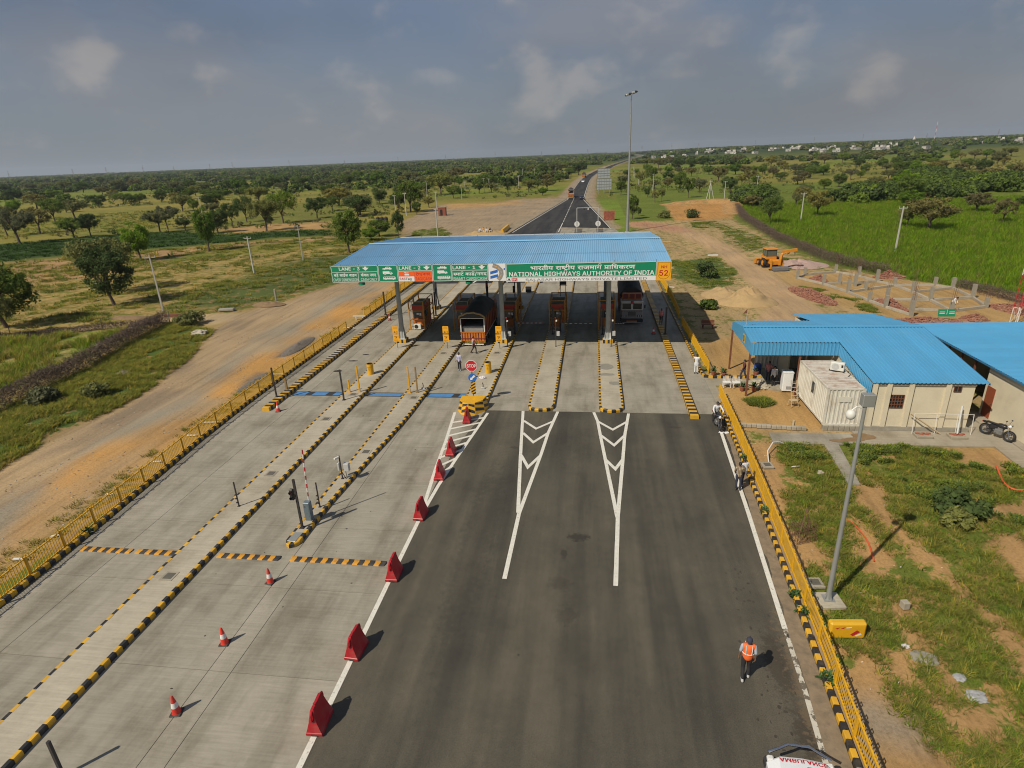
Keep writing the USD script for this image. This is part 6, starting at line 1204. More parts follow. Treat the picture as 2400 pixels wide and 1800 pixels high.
def person(label, loc, rz, J=None, shirt='cloth_white', trousers='cloth_black', shoes='shoe_dark', sleeves='long', vest=None, hair=True, kurta=False, cap=None, scale=1.0, tall=True, group=None, turn=0.0):
    j = {k: np.array(v, float) for k, v in BASE.items()}
    for k, v in (J or {}).items(): j[k] = np.array(v, float)
    t = thing('person', label, 'person', loc, rz, group, scale=(scale,) * 3)
    S = (1, 1, 1); fw = np.array([math.sin(turn), -math.cos(turn), 0]); hd = j['head']; upv = hd - j['neck']; upv = upv / np.linalg.norm(upv); rt = np.cross(fw, upv); rt /= np.linalg.norm(rt)
    body = [bone(j['pelvis'], j['waist'], .135, .12, (1, .75, 1), (1, .72, 1)), bone(j['waist'], j['chest'], .12, .15, (1, .72, 1), (1, .72, 1)), m3.Manifold.batch_hull([ball(j['lsh'], .06), ball(j['rsh'], .06), ball(j['chest'], .13, (1, .7, 1))]),
            bone(j['chest'] + [0, 0, .1], j['neck'], .07, .052), bone(j['neck'], hd - upv * .04, .052, .052), ball(hd, .098, (.86, 1.02, 1.18)), bone(hd - upv * .05 + fw * .03, hd - upv * .085 + fw * .055, .06, .035), ball(hd + fw * .1 - upv * .012, .017), ball(hd + rt * .085, .02, (.5, .9, 1.4)), ball(hd - rt * .085, .02, (.5, .9, 1.4))]
    for s in 'lr':
        body += [bone(j[s + 'sh'], j[s + 'el'], .05, .038), bone(j[s + 'el'], j[s + 'wr'], .038, .026), bone(j[s + 'hip'], j[s + 'kn'], .085, .055), bone(j[s + 'kn'], j[s + 'an'], .054, .035)]
        ft = j[s + 'an'] + [0, -.13, -.05] if j[s + 'an'][2] < .2 else j[s + 'an'] + [0, -.12, -.06]; body += [bone(j[s + 'an'] + [0, .03, -.04], ft, .036, .032)]
    b = fuse(body); h_ = fuse(hand(j['lwr'], j['lel'], 1) + hand(j['rwr'], j['rel'], -1), 0, 0)
    bm_ = obj('body', MB().add(b).add(h_), 'skin', t, smooth=50)
    fc = MB()
    for s in (-1, 1): fc.add(ball(hd + fw * .086 + rt * s * .034 + upv * .008, .011, n=8))
    fc.add(bone(hd + fw * .082 - upv * .06 + rt * .02, hd + fw * .082 - upv * .06 - rt * .02, .006, .006)); obj('face_marks', fc, 'eye_dark', bm_)
    g = .014; up_ = [bone(j['pelvis'] + [0, 0, -.02], j['waist'], .142 + g, .125 + g, (1, .76, 1), (1, .74, 1)), bone(j['waist'], j['chest'], .125 + g, .152 + g, (1, .74, 1), (1, .74, 1)), m3.Manifold.batch_hull([ball(j['lsh'], .066), ball(j['rsh'], .066), ball(j['chest'], .14, (1, .74, 1))]), bone(j['chest'] + [0, 0, .1], j['neck'] - upv * .015, .08, .06)]
    if kurta: up_ += [m3.Manifold.batch_hull([ball(j['pelvis'], .15, (1, .8, 1)), ball((j['lkn'] + j['lhip']) / 2 + [0, 0, .02], .10), ball((j['rkn'] + j['rhip']) / 2 + [0, 0, .02], .10)])]
    for s in 'lr':
        el, wr = j[s + 'el'], j[s + 'wr']; up_.append(bone(j[s + 'sh'], el, .064, .05))
        if sleeves == 'long': up_.append(bone(el, el + (wr - el) * .88, .05, .036))
    obj('shirt', MB().add(fuse(up_)), shirt, t, smooth=50)
    dn = [bone(j['pelvis'], j['pelvis'] + [0, 0, .06], .147, .142, (1, .78, .9), (1, .78, .8))]
    for s in 'lr': dn += [bone(j[s + 'hip'], j[s + 'kn'], .098, .068), bone(j[s + 'kn'], j[s + 'an'] + (j[s + 'kn'] - j[s + 'an']) * .08, .068, .055)]
    obj('trousers', MB().add(fuse(dn)), trousers, t, smooth=50)
    sh = MB()
    for s in 'lr':
        a = j[s + 'an']; sh.add(m3.Manifold.batch_hull([ball(a + [0, .035, -.035], .045, n=10), ball(a + [0, -.14, -.052], .036, n=10), ball(a + [0, 0, .0], .042, n=10)]))
    obj('shoes', sh, shoes, t, smooth=50)
    if vest:
        vt = fuse([bone(j['waist'] - [0, 0, .12], j['chest'], .168, .182, (1, .84, 1), (1, .82, 1)), m3.Manifold.batch_hull([ball(j['lsh'] + [.03, 0, .0], .078), ball(j['rsh'] - [.03, 0, .0], .078), ball(j['chest'], .172, (1, .82, 1))])]); v_ = obj('vest', MB().add(vt), vest, t, smooth=50)
        bd = MB(); ax = j['chest'] - j['waist']; ax /= np.linalg.norm(ax); q = np.linspace(0, 2 * PI, 25)
        c_w = j['waist'] + ax * .07; bd.tube([c_w + np.array([.184 * math.cos(u), .154 * math.sin(u), 0]) for u in q], .016, 5)
        for sx_ in (-.085, .085):
            bd.tube([c_w + [sx_, .148, 0], j['chest'] + [sx_ * 1.1, .15, .0], j['chest'] + [sx_ * 1.15, .10, .16]], .014, 5); bd.tube([c_w + [sx_, -.148, 0], j['chest'] + [sx_ * 1.1, -.15, .0], j['chest'] + [sx_ * 1.15, -.10, .16]], .014, 5)
        obj('reflective_band', bd, 'reflective', v_)
    hh = m3.Manifold.batch_hull([ball(hd + upv * .035 - fw * .012, .098, (.93, 1.06, 1.0)), ball(hd - fw * .055 - upv * .01, .075)]) if not cap else m3.Manifold.batch_hull([ball(hd + upv * .04 - fw * .01, .105, (.95, 1.08, .95)), ball(hd + fw * .1 + upv * .03, .04, (1.2, 1, .3)), ball(hd - fw * .05, .08)])
    cut = hh.trim_by_plane(tuple((upv * .9 - fw * .42) / np.linalg.norm(upv * .9 - fw * .42)), float((hd + upv * .012 + fw * .02) @ ((upv * .9 - fw * .42) / np.linalg.norm(upv * .9 - fw * .42))))
    obj('cap' if cap else 'hair', MB().add(cut), cap or 'hair_black', t, smooth=50)
    return t


WALK = dict(lkn=(-.10, -.19, .52), lan=(-.105, -.20, .10), rkn=(.10, .06, .50), ran=(.105, .30, .13), lel=(-.22, .12, 1.14), lwr=(-.23, .12, .90), rel=(.225, -.07, 1.13), rwr=(.22, -.20, .93))
G_ = 0.004
person('person in an orange reflective vest walking away on the near asphalt', (5.42, 16.5, G_), PI - .1, dict(WALK, lkn=(-.10, -.10, .50), lan=(-.105, -.06, .085), rkn=(.10, -.02, .49), ran=(.105, .17, .10), lel=(-.23, .06, 1.13), lwr=(-.24, .0, .9), rel=(.235, .0, 1.12), rwr=(.25, -.05, .88)), 'cloth_palegrey', 'cloth_black', 'shoe_pale', 'short', 'vest_orange', cap='cloth_navy', scale=1.06)
person('person in a lilac shirt and dark trousers standing left of the octagonal sign', (-11.5, 47.75, G_), -.35, dict(lel=(-.24, .05, 1.13), lwr=(-.3, -.02, .92)), 'cloth_lilac', 'cloth_black', 'shoe_pale')
person('person in an orange vest walking behind the tail of the lorry', (-11.15, 52.6, G_), PI / 2 + .2, WALK, 'cloth_palegrey', 'cloth_black', vest='vest_orange')
person('person in white kurta and trousers seen from behind, beside the striped kerb', (8.5, 47.55, G_), PI - .25, dict(rel=(.24, -.12, 1.16), rwr=(.16, -.28, 1.1), lel=(-.24, -.1, 1.15), lwr=(-.16, -.26, 1.08), head=(0, -.05, 1.56)), 'cloth_white', 'cloth_white', kurta=True)
person('person in a pink vest standing on the right striped divider in the shade', (7.1, 61.9, .26), .15, None, 'cloth_pink', 'cloth_black', vest='vest_pink')
person('person in a white shirt riding the motorcycle', (8.28, 37.62, 0.0), .12, dict(pelvis=(0, .12, .93), waist=(0, .1, 1.05), chest=(0, .02, 1.27), neck=(0, -.02, 1.42), head=(0, -.05, 1.565), lsh=(-.185, .01, 1.37), rsh=(.185, .01, 1.37), lel=(-.31, -.2, 1.17), rel=(.31, -.2, 1.17), lwr=(-.3, -.5, 1.04), rwr=(.3, -.5, 1.04), lhip=(-.1, .1, .9), rhip=(.1, .1, .9), lkn=(-.22, -.3, .76), rkn=(.22, -.3, .76), lan=(-.25, -.18, .32), ran=(.25, -.18, .32)), 'cloth_white', 'cloth_black')
person('person in a plaid shirt and blue jeans seen from behind at the kerb', (7.9, 29.2, G_), PI - .2, dict(lel=(-.23, -.06, 1.13), lwr=(-.15, -.2, 1.05), rel=(.24, -.02, 1.13), rwr=(.2, -.16, .98)), 'plaid', 'cloth_navy', sleeves='long')
person('person in a white shirt next to the plaid shirt, one foot on the kerb', (8.28, 29.6, G_), PI + .45, dict(lkn=(-.12, -.34, .66), lan=(-.13, -.32, .27), lel=(-.22, -.14, 1.14), lwr=(-.12, -.33, 1.0), chest=(0, -.06, 1.28), neck=(0, -.09, 1.42), head=(0, -.13, 1.55), lsh=(-.185, -.05, 1.37), rsh=(.185, -.05, 1.37)), 'cloth_white', 'cloth_navy')
person('person in dark clothes striding past the front porch post', (11.98, 46.3, -.03), -PI / 2 - .1, dict(WALK, rkn=(.10, .08, .5), ran=(.105, .38, .16)), 'cloth_maroon', 'cloth_navy')
person('person in a pink shirt holding a phone to the ear under the porch', (13.75, 45.95, -.03), -.5, dict(rel=(.33, -.1, 1.2), rwr=(.14, -.12, 1.5)), 'cloth_pink', 'cloth_navy')
person('person in a pale pink shirt with the back turned at the porch edge', (13.85, 44.8, -.03), PI + .3, None, 'cloth_white', 'cloth_black')
person('person in a white shirt bending over the plinth on the building site', (38.1, 67.6, 0.1), .6, dict(chest=(0, -.16, 1.24), neck=(0, -.26, 1.36), head=(0, -.34, 1.45), lsh=(-.185, -.18, 1.31), rsh=(.185, -.18, 1.31), lel=(-.21, -.28, 1.06), rel=(.21, -.28, 1.06), lwr=(-.2, -.38, .84), rwr=(.2, -.38, .84)), 'cloth_white', 'cloth_black')
SIT = dict(pelvis=(0, .05, .2), waist=(0, .04, .33), chest=(0, -.02, .56), neck=(0, -.04, .7), head=(0, -.06, .84), lsh=(-.185, -.02, .65), rsh=(.185, -.02, .65), lel=(-.24, -.1, .42), rel=(.24, -.1, .42), lwr=(-.18, -.34, .36), rwr=(.18, -.34, .36), lhip=(-.1, .02, .16), rhip=(.1, .02, .16), lkn=(-.2, -.36, .36), rkn=(.2, -.36, .36), lan=(-.18, -.5, .09), ran=(.18, -.5, .09))
for k, (x, y, c, lb) in enumerate(((-27.3, 144.6, 'cloth_white', 'leftmost white clad person sitting beyond the roof edge'), (-26.5, 144.9, 'cloth_saffron', 'saffron clad person sitting beyond the roof edge'), (-25.6, 144.2, 'cloth_white', 'person in white sitting right of the saffron one beyond the roof'), (-24.8, 144.4, 'cloth_navy', 'person in dark blue sitting at the right end of the group beyond the roof'))):
    person(lb, (x, y, float(ground_z(x, y)) + .55), .3 * k - .4, SIT, c, 'cloth_white', scale=1.1)
# ------------------------------------------------------------------ office, container, sheds on the right
mat('office_blue', (.075, .30, .52), .4, .05, .6, dirt=(.10, .30, .48), dscale=.5, damt=.4, rnd=.04); mat('office_ridge', (.04, .17, .33), .4); mat('cream_wall', (.60, .54, .40), .8, .05, 1.2, dirt=(.42, .36, .25), dscale=.7, damt=.35); mat('plinth_grey', (.27, .25, .20), .9, .2, 3, bump=.8, bscale=8); mat('box_white', (.60, .58, .50), .55, .06, 2, dirt=(.34, .27, .19), dscale=1.3, damt=.5); mat('box_roof', (.46, .42, .36), .7, .1, 2, dirt=(.26, .15, .10), dscale=1.6, damt=.75)
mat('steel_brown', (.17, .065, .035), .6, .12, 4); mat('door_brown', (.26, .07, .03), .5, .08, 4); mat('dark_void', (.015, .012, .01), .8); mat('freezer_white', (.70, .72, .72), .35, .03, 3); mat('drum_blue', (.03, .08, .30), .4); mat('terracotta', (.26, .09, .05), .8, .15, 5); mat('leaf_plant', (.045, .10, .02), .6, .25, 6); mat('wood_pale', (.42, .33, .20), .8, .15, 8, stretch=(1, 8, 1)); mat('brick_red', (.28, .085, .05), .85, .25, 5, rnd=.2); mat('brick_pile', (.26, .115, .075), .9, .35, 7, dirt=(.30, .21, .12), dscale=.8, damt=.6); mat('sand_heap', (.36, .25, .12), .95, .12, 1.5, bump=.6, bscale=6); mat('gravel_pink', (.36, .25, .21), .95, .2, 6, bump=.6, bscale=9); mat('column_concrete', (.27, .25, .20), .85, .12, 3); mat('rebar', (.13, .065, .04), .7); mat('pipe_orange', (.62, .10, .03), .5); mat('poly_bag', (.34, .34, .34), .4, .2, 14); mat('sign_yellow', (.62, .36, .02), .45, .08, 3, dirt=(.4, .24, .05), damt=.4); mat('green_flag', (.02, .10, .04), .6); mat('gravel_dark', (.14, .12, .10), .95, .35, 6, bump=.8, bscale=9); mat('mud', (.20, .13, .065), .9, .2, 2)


def sheet_run(par, axis, a0, a1, p0, p1, m, pitch=.25, w=1.0, name='roof_sheet', hgt=.035):
    """ribbed sheets side by side; axis 'x': ribs run in the plane x const. p0, p1: (y, z) ends"""
    n = max(1, int(round((a1 - a0) / w))); s = (a1 - a0) / n
    for k in range(n): obj(name, corrugated(MB(), a0 + k * s, a0 + (k + 1) * s, p0[0], p0[1], p1[0], p1[1], pitch, hgt), m, par)


def ribbed_wall(x0, x1, z0, z1, y, pitch=.25, d=.035, R=None, t=(0, 0, 0)):
    """an upright ribbed sheet in the plane y, facing -y"""
    n = max(1, int(round((x1 - x0) / pitch))); p = (x1 - x0) / n; xs, ys = [], []
    for i in range(n): b = x0 + i * p; xs += [b, b + p * .5, b + p * .62, b + p * .88]; ys += [0, 0, -d, -d]
    xs.append(x1); ys.append(0); xs, ys = np.array(xs), np.array(ys) + y; k = len(xs); v = np.vstack([np.stack([xs, ys, np.full(k, z0)], 1), np.stack([xs, ys, np.full(k, z1)], 1)])
    if R is not None: v = v @ np.asarray(R).T
    i = np.arange(k - 1); return v + np.array(t), np.stack([i, i + 1, k + i + 1, k + i], 1)


ob = thing('office_building', 'cream office building with a wide bright blue gable roof and porch wing', 'building')
zr = lambda y: 3.32 + (min(y, 45.7) - 37.1) * .1435 - max(0, y - 45.7) * .1435
sheet_run(ob, 'x', 17.4, 24.05, (37.05, zr(37.05)), (45.7, zr(45.7)), 'office_blue'); sheet_run(ob, 'x', 17.4, 24.0, (45.7, zr(45.7)), (53.6, zr(53.6)), 'office_blue')
sheet_run(ob, 'x', 11.4, 17.4, (42.85, zr(42.85)), (45.7, zr(45.7)), 'office_blue'); sheet_run(ob, 'x', 11.4, 17.4, (45.7, zr(45.7)), (49.0, zr(49.0)), 'office_blue')
obj('ridge_cap', MB().add(np.array([[11.38, 45.45, zr(45.45) + .05], [24.05, 45.45, zr(45.45) + .05], [24.05, 45.7, zr(45.7) + .075], [11.38, 45.7, zr(45.7) + .075], [11.38, 45.95, zr(45.95) + .05], [24.05, 45.95, zr(45.95) + .05]]), np.array([[0, 1, 2, 3], [3, 2, 5, 4]])), 'office_blue', ob)
rg = MB(); [rg.box((11.6 + .25 * k, 45.43, zr(45.43) + .03), (.13, .03, .05)) for k in range(50)]; obj('ridge_filler', rg, 'office_ridge', ob, kind='stuff')
fp = obj('porch_fascia', MB().prism([(42.83, 3.28), (42.83, zr(42.83)), (45.7, zr(45.7)), (49.02, zr(49.02)), (49.02, 3.4), (45.7, 3.38)], 0, .04, YZ, (11.36, 0, 0)), 'office_blue', ob)
wm = thing('wall_emblem', 'small green and yellow square emblem on the end of the blue porch', 'emblem'); obj('panel', MB().box((11.35, 44.9, 3.85), (.016, .6, .62)), 'sign_yellow', wm); obj('ring', MB().prism(sg.Point(0, 0).buffer(.24).difference(sg.Point(0, 0).buffer(.17)), 0, .006, YZ, (11.335, 44.9, 3.85)), 'green_flag', wm); obj('stem', MB().box((11.338, 44.9, 3.85), (.006, .07, .4)), 'green_flag', wm)
obj('porch_side_fascia', MB().add(*ribbed_wall(11.4, 17.4, 3.2, 4.12, 42.82)), 'office_blue', ob)
v, f = ribbed_wall(-42.8, -37.1, 0, .85, 0); v = np.stack([17.38 + v[:, 1], -v[:, 0], np.array([zr(-a) for a in v[:, 0]]) - .88 + v[:, 2]], 1); obj('side_fascia', MB().add(v, f[:, ::-1]), 'office_blue', ob)
obj('gable_trim', MB().prism([(37.05, zr(37.05) - .1), (37.05, zr(37.05) + .03), (45.7, zr(45.7) + .03), (53.6, zr(53.6) + .03), (53.6, zr(53.6) - .1), (45.7, zr(45.7) - .1)], 0, .03, YZ, (24.04, 0, 0)), 'office_ridge', ob)
wl = obj('wall', MB().prism([(17.5, 37.25), (23.4, 37.25), (23.4, 53.0), (17.5, 53.0)], .3, 3.3), 'cream_wall', ob)
obj('gable_wall', MB().prism([(37.3, 3.3), (45.7, 4.4), (53, 3.4)], 0, .1, YZ, (23.25, 0, 0)), 'cream_wall', ob)
obj('plinth', MB().prism([(17.3, 37.12), (23.55, 37.12), (23.55, 53.1), (17.3, 53.1)], -.05, .3), 'plinth_grey', ob)
for x in (17.62, 18.45, 19.74, 21.85): obj('pilaster', MB().box((x, 37.19, 1.8), (.28, .14, 3.0)), 'cream_wall', ob)
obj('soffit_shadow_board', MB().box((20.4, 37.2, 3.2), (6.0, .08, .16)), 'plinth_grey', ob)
for x0, x1, z0, z1, n in ((18.62, 19.45, 1.58, 2.46, 6), (22.2, 22.62, 2.72, 3.08, 3)):
    w = obj('window', MB().box(((x0 + x1) / 2, 37.243, (z0 + z1) / 2), (x1 - x0, .012, z1 - z0)), 'dark_void', ob); fr = MB(); [fr.box((x, 37.22, (z0 + z1) / 2), (.035, .03, z1 - z0)) for x in np.linspace(x0, x1, n)]; [fr.box(((x0 + x1) / 2, 37.215, z), (x1 - x0, .03, .03)) for z in np.linspace(z0, z1, 5 if n > 3 else 2)]; obj('grille', fr, 'steel_brown', w)
for x, y, n in ((11.42, 42.92, 3.35), (11.42, 48.9, 3.4), (14.9, 42.95, 3.2)): obj('porch_post', MB().box((x, y, n / 2 - .02), (.13, .13, n)), 'steel_brown', ob)
obj('porch_beam', MB().box((14.4, 42.95, 3.22), (6.0, .08, .12)).box((11.45, 45.9, 3.4), (.08, 6.0, .1)), 'steel_brown', ob)
obj('porch_wall', MB().add(*ribbed_wall(13.4, 17.4, 0, 2.9, 48.9, .3, .05)), 'box_white', ob); obj('porch_partition', MB().box((15.3, 47.6, 1.35), (.12, 2.5, 2.7)), 'cream_wall', ob); obj('porch_floor', MB().prism([(12.9, 44.2), (17.4, 43.4), (17.4, 49), (13.2, 49)], -.05, .06), 'apron_concrete', ob)
fl = thing('flag', 'small dark pennant on a thin pole at the porch ridge', 'flag', (11.6, 45.7, 4.5)); obj('pole', MB().cyl((0, 0, 0), (0, 0, 1.5), .015, n=5), 'trim_grey', fl); obj('cloth', MB().prism([(0, 1.1), (.02, 1.5), (-.3, 1.05)], 0, .01, XZ), 'steel_brown', fl)
# white container
ct = thing('container', 'white ribbed shipping container used as a cabin in front of the office', 'container')
X0, X1, Y0, Y1, Z0, Z1 = 14.9, 17.12, 37.2, 42.75, .3, 2.85
obj('front_wall', MB().add(*ribbed_wall(X0 + .06, X1 - .06, Z0 + .1, Z1 - .08, Y0 + .03, .26, .045)), 'box_white', ct)
v, f = ribbed_wall(-Y1 + .06, -Y0 - .06, Z0 + .1, Z1 - .08, 0, .27, .045); obj('side_wall', MB().add(np.stack([X0 + .05 + v[:, 1], -v[:, 0], v[:, 2]], 1), f[:, ::-1]), 'box_white', ct)
obj('core', MB().box(((X0 + X1) / 2, (Y0 + Y1) / 2, (Z0 + Z1) / 2), (X1 - X0 - .12, Y1 - Y0 - .1, Z1 - Z0 - .06)), 'box_white', ct)
R90 = rotz(-PI / 2); v, f = ribbed_wall(Y0, Y1, 0, 1, 0, .3, .035); obj('roof', MB().add(np.stack([X0 + .04 + (X1 - X0 - .08) * v[:, 2], v[:, 0], Z1 - .02 - v[:, 1]], 1), f[:, ::-1]), 'box_roof', ct)
for x in (X0 + .04, X1 - .04):
    for y in (Y0 + .04, Y1 - .04): obj('corner_post', MB().box((x, y, (Z0 + Z1) / 2), (.12, .12, Z1 - Z0)), 'box_white', ct)
    obj('top_rail', MB().box((x, (Y0 + Y1) / 2, Z1 - .05), (.1, Y1 - Y0 - .1, .1)), 'box_white', ct); obj('bottom_rail', MB().box((x, (Y0 + Y1) / 2, Z0 + .06), (.1, Y1 - Y0 - .1, .12)), 'box_white', ct)
obj('top_rail', MB().box(((X0 + X1) / 2, Y0 + .03, Z1 - .05), (X1 - X0 - .2, .1, .1)), 'box_white', ct); obj('bottom_rail', MB().box(((X0 + X1) / 2, Y0 + .03, Z0 + .06), (X1 - X0 - .2, .1, .12)), 'box_white', ct)
obj('patch_panel', MB().box((15.98, Y0 - .03, 2.12), (.75, .02, .36)), 'box_white', ct); w = obj('window', MB().box((X0 - .01, 39.7, 1.95), (.03, .5, .75)), 'glass_dark', ct); obj('frame', MB().box((X0 - .02, 39.42, 1.95), (.03, .06, .85)).box((X0 - .02, 39.98, 1.95), (.03, .06, .85)), 'box_white', w)
bx = thing('foundation_blocks', 'row of rough grey concrete blocks carrying the white container', 'concrete blocks')
for k in range(7): obj('block', MB().rbox((15.05 + .33 * k, 37.28, .12), (.31, .4, .36), .02), 'plinth_grey', bx)
a = thing('air_conditioner', 'beige cooling unit standing on the container roof', 'air conditioner', (16.55, 40.5, 2.86), -.5); obj('casing', MB().rbox((0, 0, .34), (.85, .34, .58), .03), 'ac_white', a); obj('fan_grille', MB().cyl((-.12, -.18, .34), (-.12, -.16, .34), .23, n=16), 'trim_grey', a); obj('vent', MB().box((.3, -.175, .42), (.12, .01, .18)), 'drum_in', a); obj('stand', MB().box((0, 0, .03), (.95, .4, .05)), 'post_black', a); obj('pipe', MB().tube([(.4, .1, .2), (.7, 0, .03), (.9, -.4, .04), (.8, -.9, .03)], .02), 'post_black', a)
# freezer and porch things
fz = thing('freezer', 'white upright chest freezer with slots at the porch edge', 'freezer', (14.55, 44.0, .06), -.05); obj('cabinet', MB().rbox((0, 0, .72), (.72, .72, 1.44), .04), 'freezer_white', fz); s_ = MB(); [s_.box((-.06 + .07 * k, -.362, .28), (.035, .01, .26)) for k in range(5)]; obj('grille_slots', s_, 'drum_in', fz); obj('lid', MB().rbox((0, 0, 1.47), (.76, .76, .06), .02), 'freezer_white', fz)
bb_ = thing('barrel', 'blue plastic barrel in the shade of the porch', 'barrel', (13.35, 47.6, 0)); obj('shell', MB().lathe([(.26, 0), (.29, .1), (.29, .8), (.22, .9), (0, .9)], 16), 'drum_blue', bb_, smooth=40); obj('rim', MB().torus((0, 0, .62), .29, .015, 'z'), 'drum_blue', bb_)
rb = thing('gas_cylinder', 'red gas cylinder in the shade of the porch', 'gas cylinder', (14.75, 45.6, .06)); obj('body', MB().lathe([(0, 0), (.17, .0), (.18, .1), (.18, .55), (.1, .68), (0, .7)], 14), 'red_paint', rb, smooth=40); obj('collar', MB().torus((0, 0, .75), .1, .02, 'z'), 'red_paint', rb)
ld = thing('step_ladder', 'pale wooden stepladder leaning on the container corner', 'ladder', (14.5, 42.1, 0))
for s in (-.2, .2): obj('rail', MB().tube([(s, -.45, 0), (s, .25, 1.45)], .03, 4), 'wood_pale', ld)
for k in range(5): obj('rung', MB().box((0, -.38 + .13 * k, .18 + .27 * k), (.42, .09, .03)), 'wood_pale', ld)
st_ = thing('stool', 'pale wooden stool frame below the stepladder', 'stool', (14.2, 41.0, 0), .3); obj('seat', MB().box((0, 0, .45), (.5, .4, .04)), 'wood_pale', st_); [obj('leg', MB().tube([(sx_ * .22, sy_ * .17, .44), (sx_ * .28, sy_ * .22, 0)], .022, 4), 'wood_pale', st_) for sx_ in (-1, 1) for sy_ in (-1, 1)]
for k, (x, y, lb) in enumerate(((10.35, 44.55, 'white lattice bench near the railing corner, left of its twin'), (11.05, 44.5, 'white lattice bench beside the front porch post'))):
    t = thing('lattice_bench', lb, 'bench', (x, y, 0), .05); obj('seat', MB().box((0, 0, .42), (.6, .38, .04)), 'white_paint', t); [obj('slat', MB().box((-.25 + .1 * i, .18, .62), (.04, .03, .42)), 'white_paint', t) for i in range(6)]; [obj('leg', MB().box((sx_ * .26, sy_ * .16, .2), (.05, .05, .4)), 'white_paint', t) for sx_ in (-1, 1) for sy_ in (-1, 1)]


def leafy(mb, c, r, h, n, seed, up=.6, w=.05, L=.25):
    g = np.random.default_rng(seed)
    for k in range(n):
        a, e = g.uniform(0, 2 * PI), g.uniform(.1, 1.3); p = np.array(c) + [g.normal(0, r * .35), g.normal(0, r * .35), g.uniform(0, h * .6)]; d = np.array([math.cos(a) * math.cos(e), math.sin(a) * math.cos(e), math.sin(e)]); s = np.array([-math.sin(a), math.cos(a), 0]) * w; l = L * g.uniform(.6, 1.3)
        mb.add(np.array([p, p + d * l * .5 + s, p + d * l - [0, 0, l * .15], p + d * l * .5 - s]), np.array([[0, 1, 2], [0, 2, 3]]))
    return mb


for k, (x, y, lb) in enumerate(((9.85, 47.3, 'potted plant in the corner behind the railing and the striped kerb'), (11.35, 43.9, 'potted plant left of the front porch post foot'), (12.2, 43.85, 'potted plant between the porch post and the freezer'), (13.2, 47.3, 'dark potted plant on the striped kerb near the porch'), (10.6, 46.95, 'small potted plant standing on the striped kerb run'))):
    t = thing('potted_plant', lb, 'potted plant', (x, y, 0)); obj('pot', MB().lathe([(.14, 0), (.2, .3), (.22, .32), (.2, .34), (.17, .32), (0, .3)], 12), 'terracotta', t, smooth=40); obj('foliage', leafy(MB(), (0, 0, .3), .2, .4, 46, k, L=.32), 'leaf_plant', t)
for k, (x, y, lb) in enumerate(((9.02, 32.6, 'leafy weed growing by the railing above the two standing persons'), (8.75, 27.0, 'leafy weed against the right kerb between railing posts'), (8.33, 20.8, 'bushy weed between the kerb and the railing near the tall lamp'), (8.38, 19.85, 'bright green weed on the kerb edge just below the tall lamp'), (-25.8, 22.6, 'low weed growing over the left kerb by the first speed hump'), (8.15, 16.6, 'small weed behind the kerb close to the yellow barricade'))):
    t = thing('weed', lb, 'plant', (x, y, .03)); obj('leaves', leafy(MB(), (0, 0, 0), .3, .3, 70, 40 + k, L=.28, w=.045), 'leaf_plant', t)
crumple('boulder', 'large pale stone lying at the foot of the porch', 'stone', (12.6, 44.9, -.02), .7, .35, 'pale_concrete', 12); crumple('boulder', 'low pale slab stone beside the lattice benches', 'stone', (11.6, 45.2, -.02), .6, .2, 'pale_concrete', 17); crumple('boulder', 'pale stone half buried at the porch floor edge', 'stone', (13.1, 44.4, -.02), .35, .22, 'pale_concrete', 23)
# apron, paths, blocks
obj('office_apron', MB().prism([(16.6, 35.05), (24.0, 35.2), (23.9, 33.0), (26.0, 28.0), (27.5, 28), (25.72, 33.0), (25.72, 40), (23.6, 40), (23.6, 37.1), (17.2, 37.1), (16.6, 36.9)], -.05, .03), 'apron_concrete', kind='structure'); obj('concrete_path', MB().prism([(11.4, 36.5), (11.3, 35.0), (16.55, 35.05), (16.55, 36.7)], -.05, .015), 'slab_concrete', kind='structure'); obj('concrete_path', MB().prism([(14.25, 34.9), (15.1, 34.95), (14.5, 30.15), (13.9, 30.25)], -.05, .05), 'slab_concrete', kind='structure')
mp_ = MB(); [mp_.prism(blotch(*q), .031, .034 + .0004 * i) for i, q in enumerate(((17.0, 36.2, .7, .45, 3), (16.2, 35.7, .7, .25, 5), (15.4, 35.5, .6, .2, 7)))]; obj('wet_mud', mp_, 'mud', kind='stuff')
rowb = thing('block_row', 'row of pale concrete blocks lying on the sand before the container', 'concrete blocks')
for k in range(13): obj('block', MB().rbox((10.05 + k * .305, 37.4 - k * .03 + rng.normal(0, .02), .1), (.285, .2 + rng.uniform(0, .05), .24), .015, rz=rng.normal(0, .04)), 'pale_concrete', rowb)
obj('plank', MB().box((13.35, 38.0, .03), (.12, 1.0, .05), -.35), 'wood_pale', label='pale plank lying on the sand above the row of blocks', cat='plank')
pf = thing('pipe_rack', 'thin white pipe frame standing against the cream office wall', 'pipe frame')
for x in (20.1, 21.4, 22.6, 23.5): obj('upright', MB().cyl((x, 36.75, .02), (x, 36.9, 1.35), .018, n=5), 'white_paint', pf)
obj('rail', MB().cyl((20.1, 36.9, 1.35), (23.5, 36.9, 1.35), .018, n=5), 'white_paint', pf)
obj('plank', MB().tube([(19.9, 36.95, 1.3), (21.7, 36.7, .08)], .045, 4), 'wood_pale', label='long plank leaning diagonally on the cream office wall', cat='plank'); obj('plank', MB().tube([(22.45, 36.3, .3), (22.75, 36.95, 1.9)], .06, 4), 'trim_grey', label='grey post leaning on the office wall over the right planter base', cat='plank')
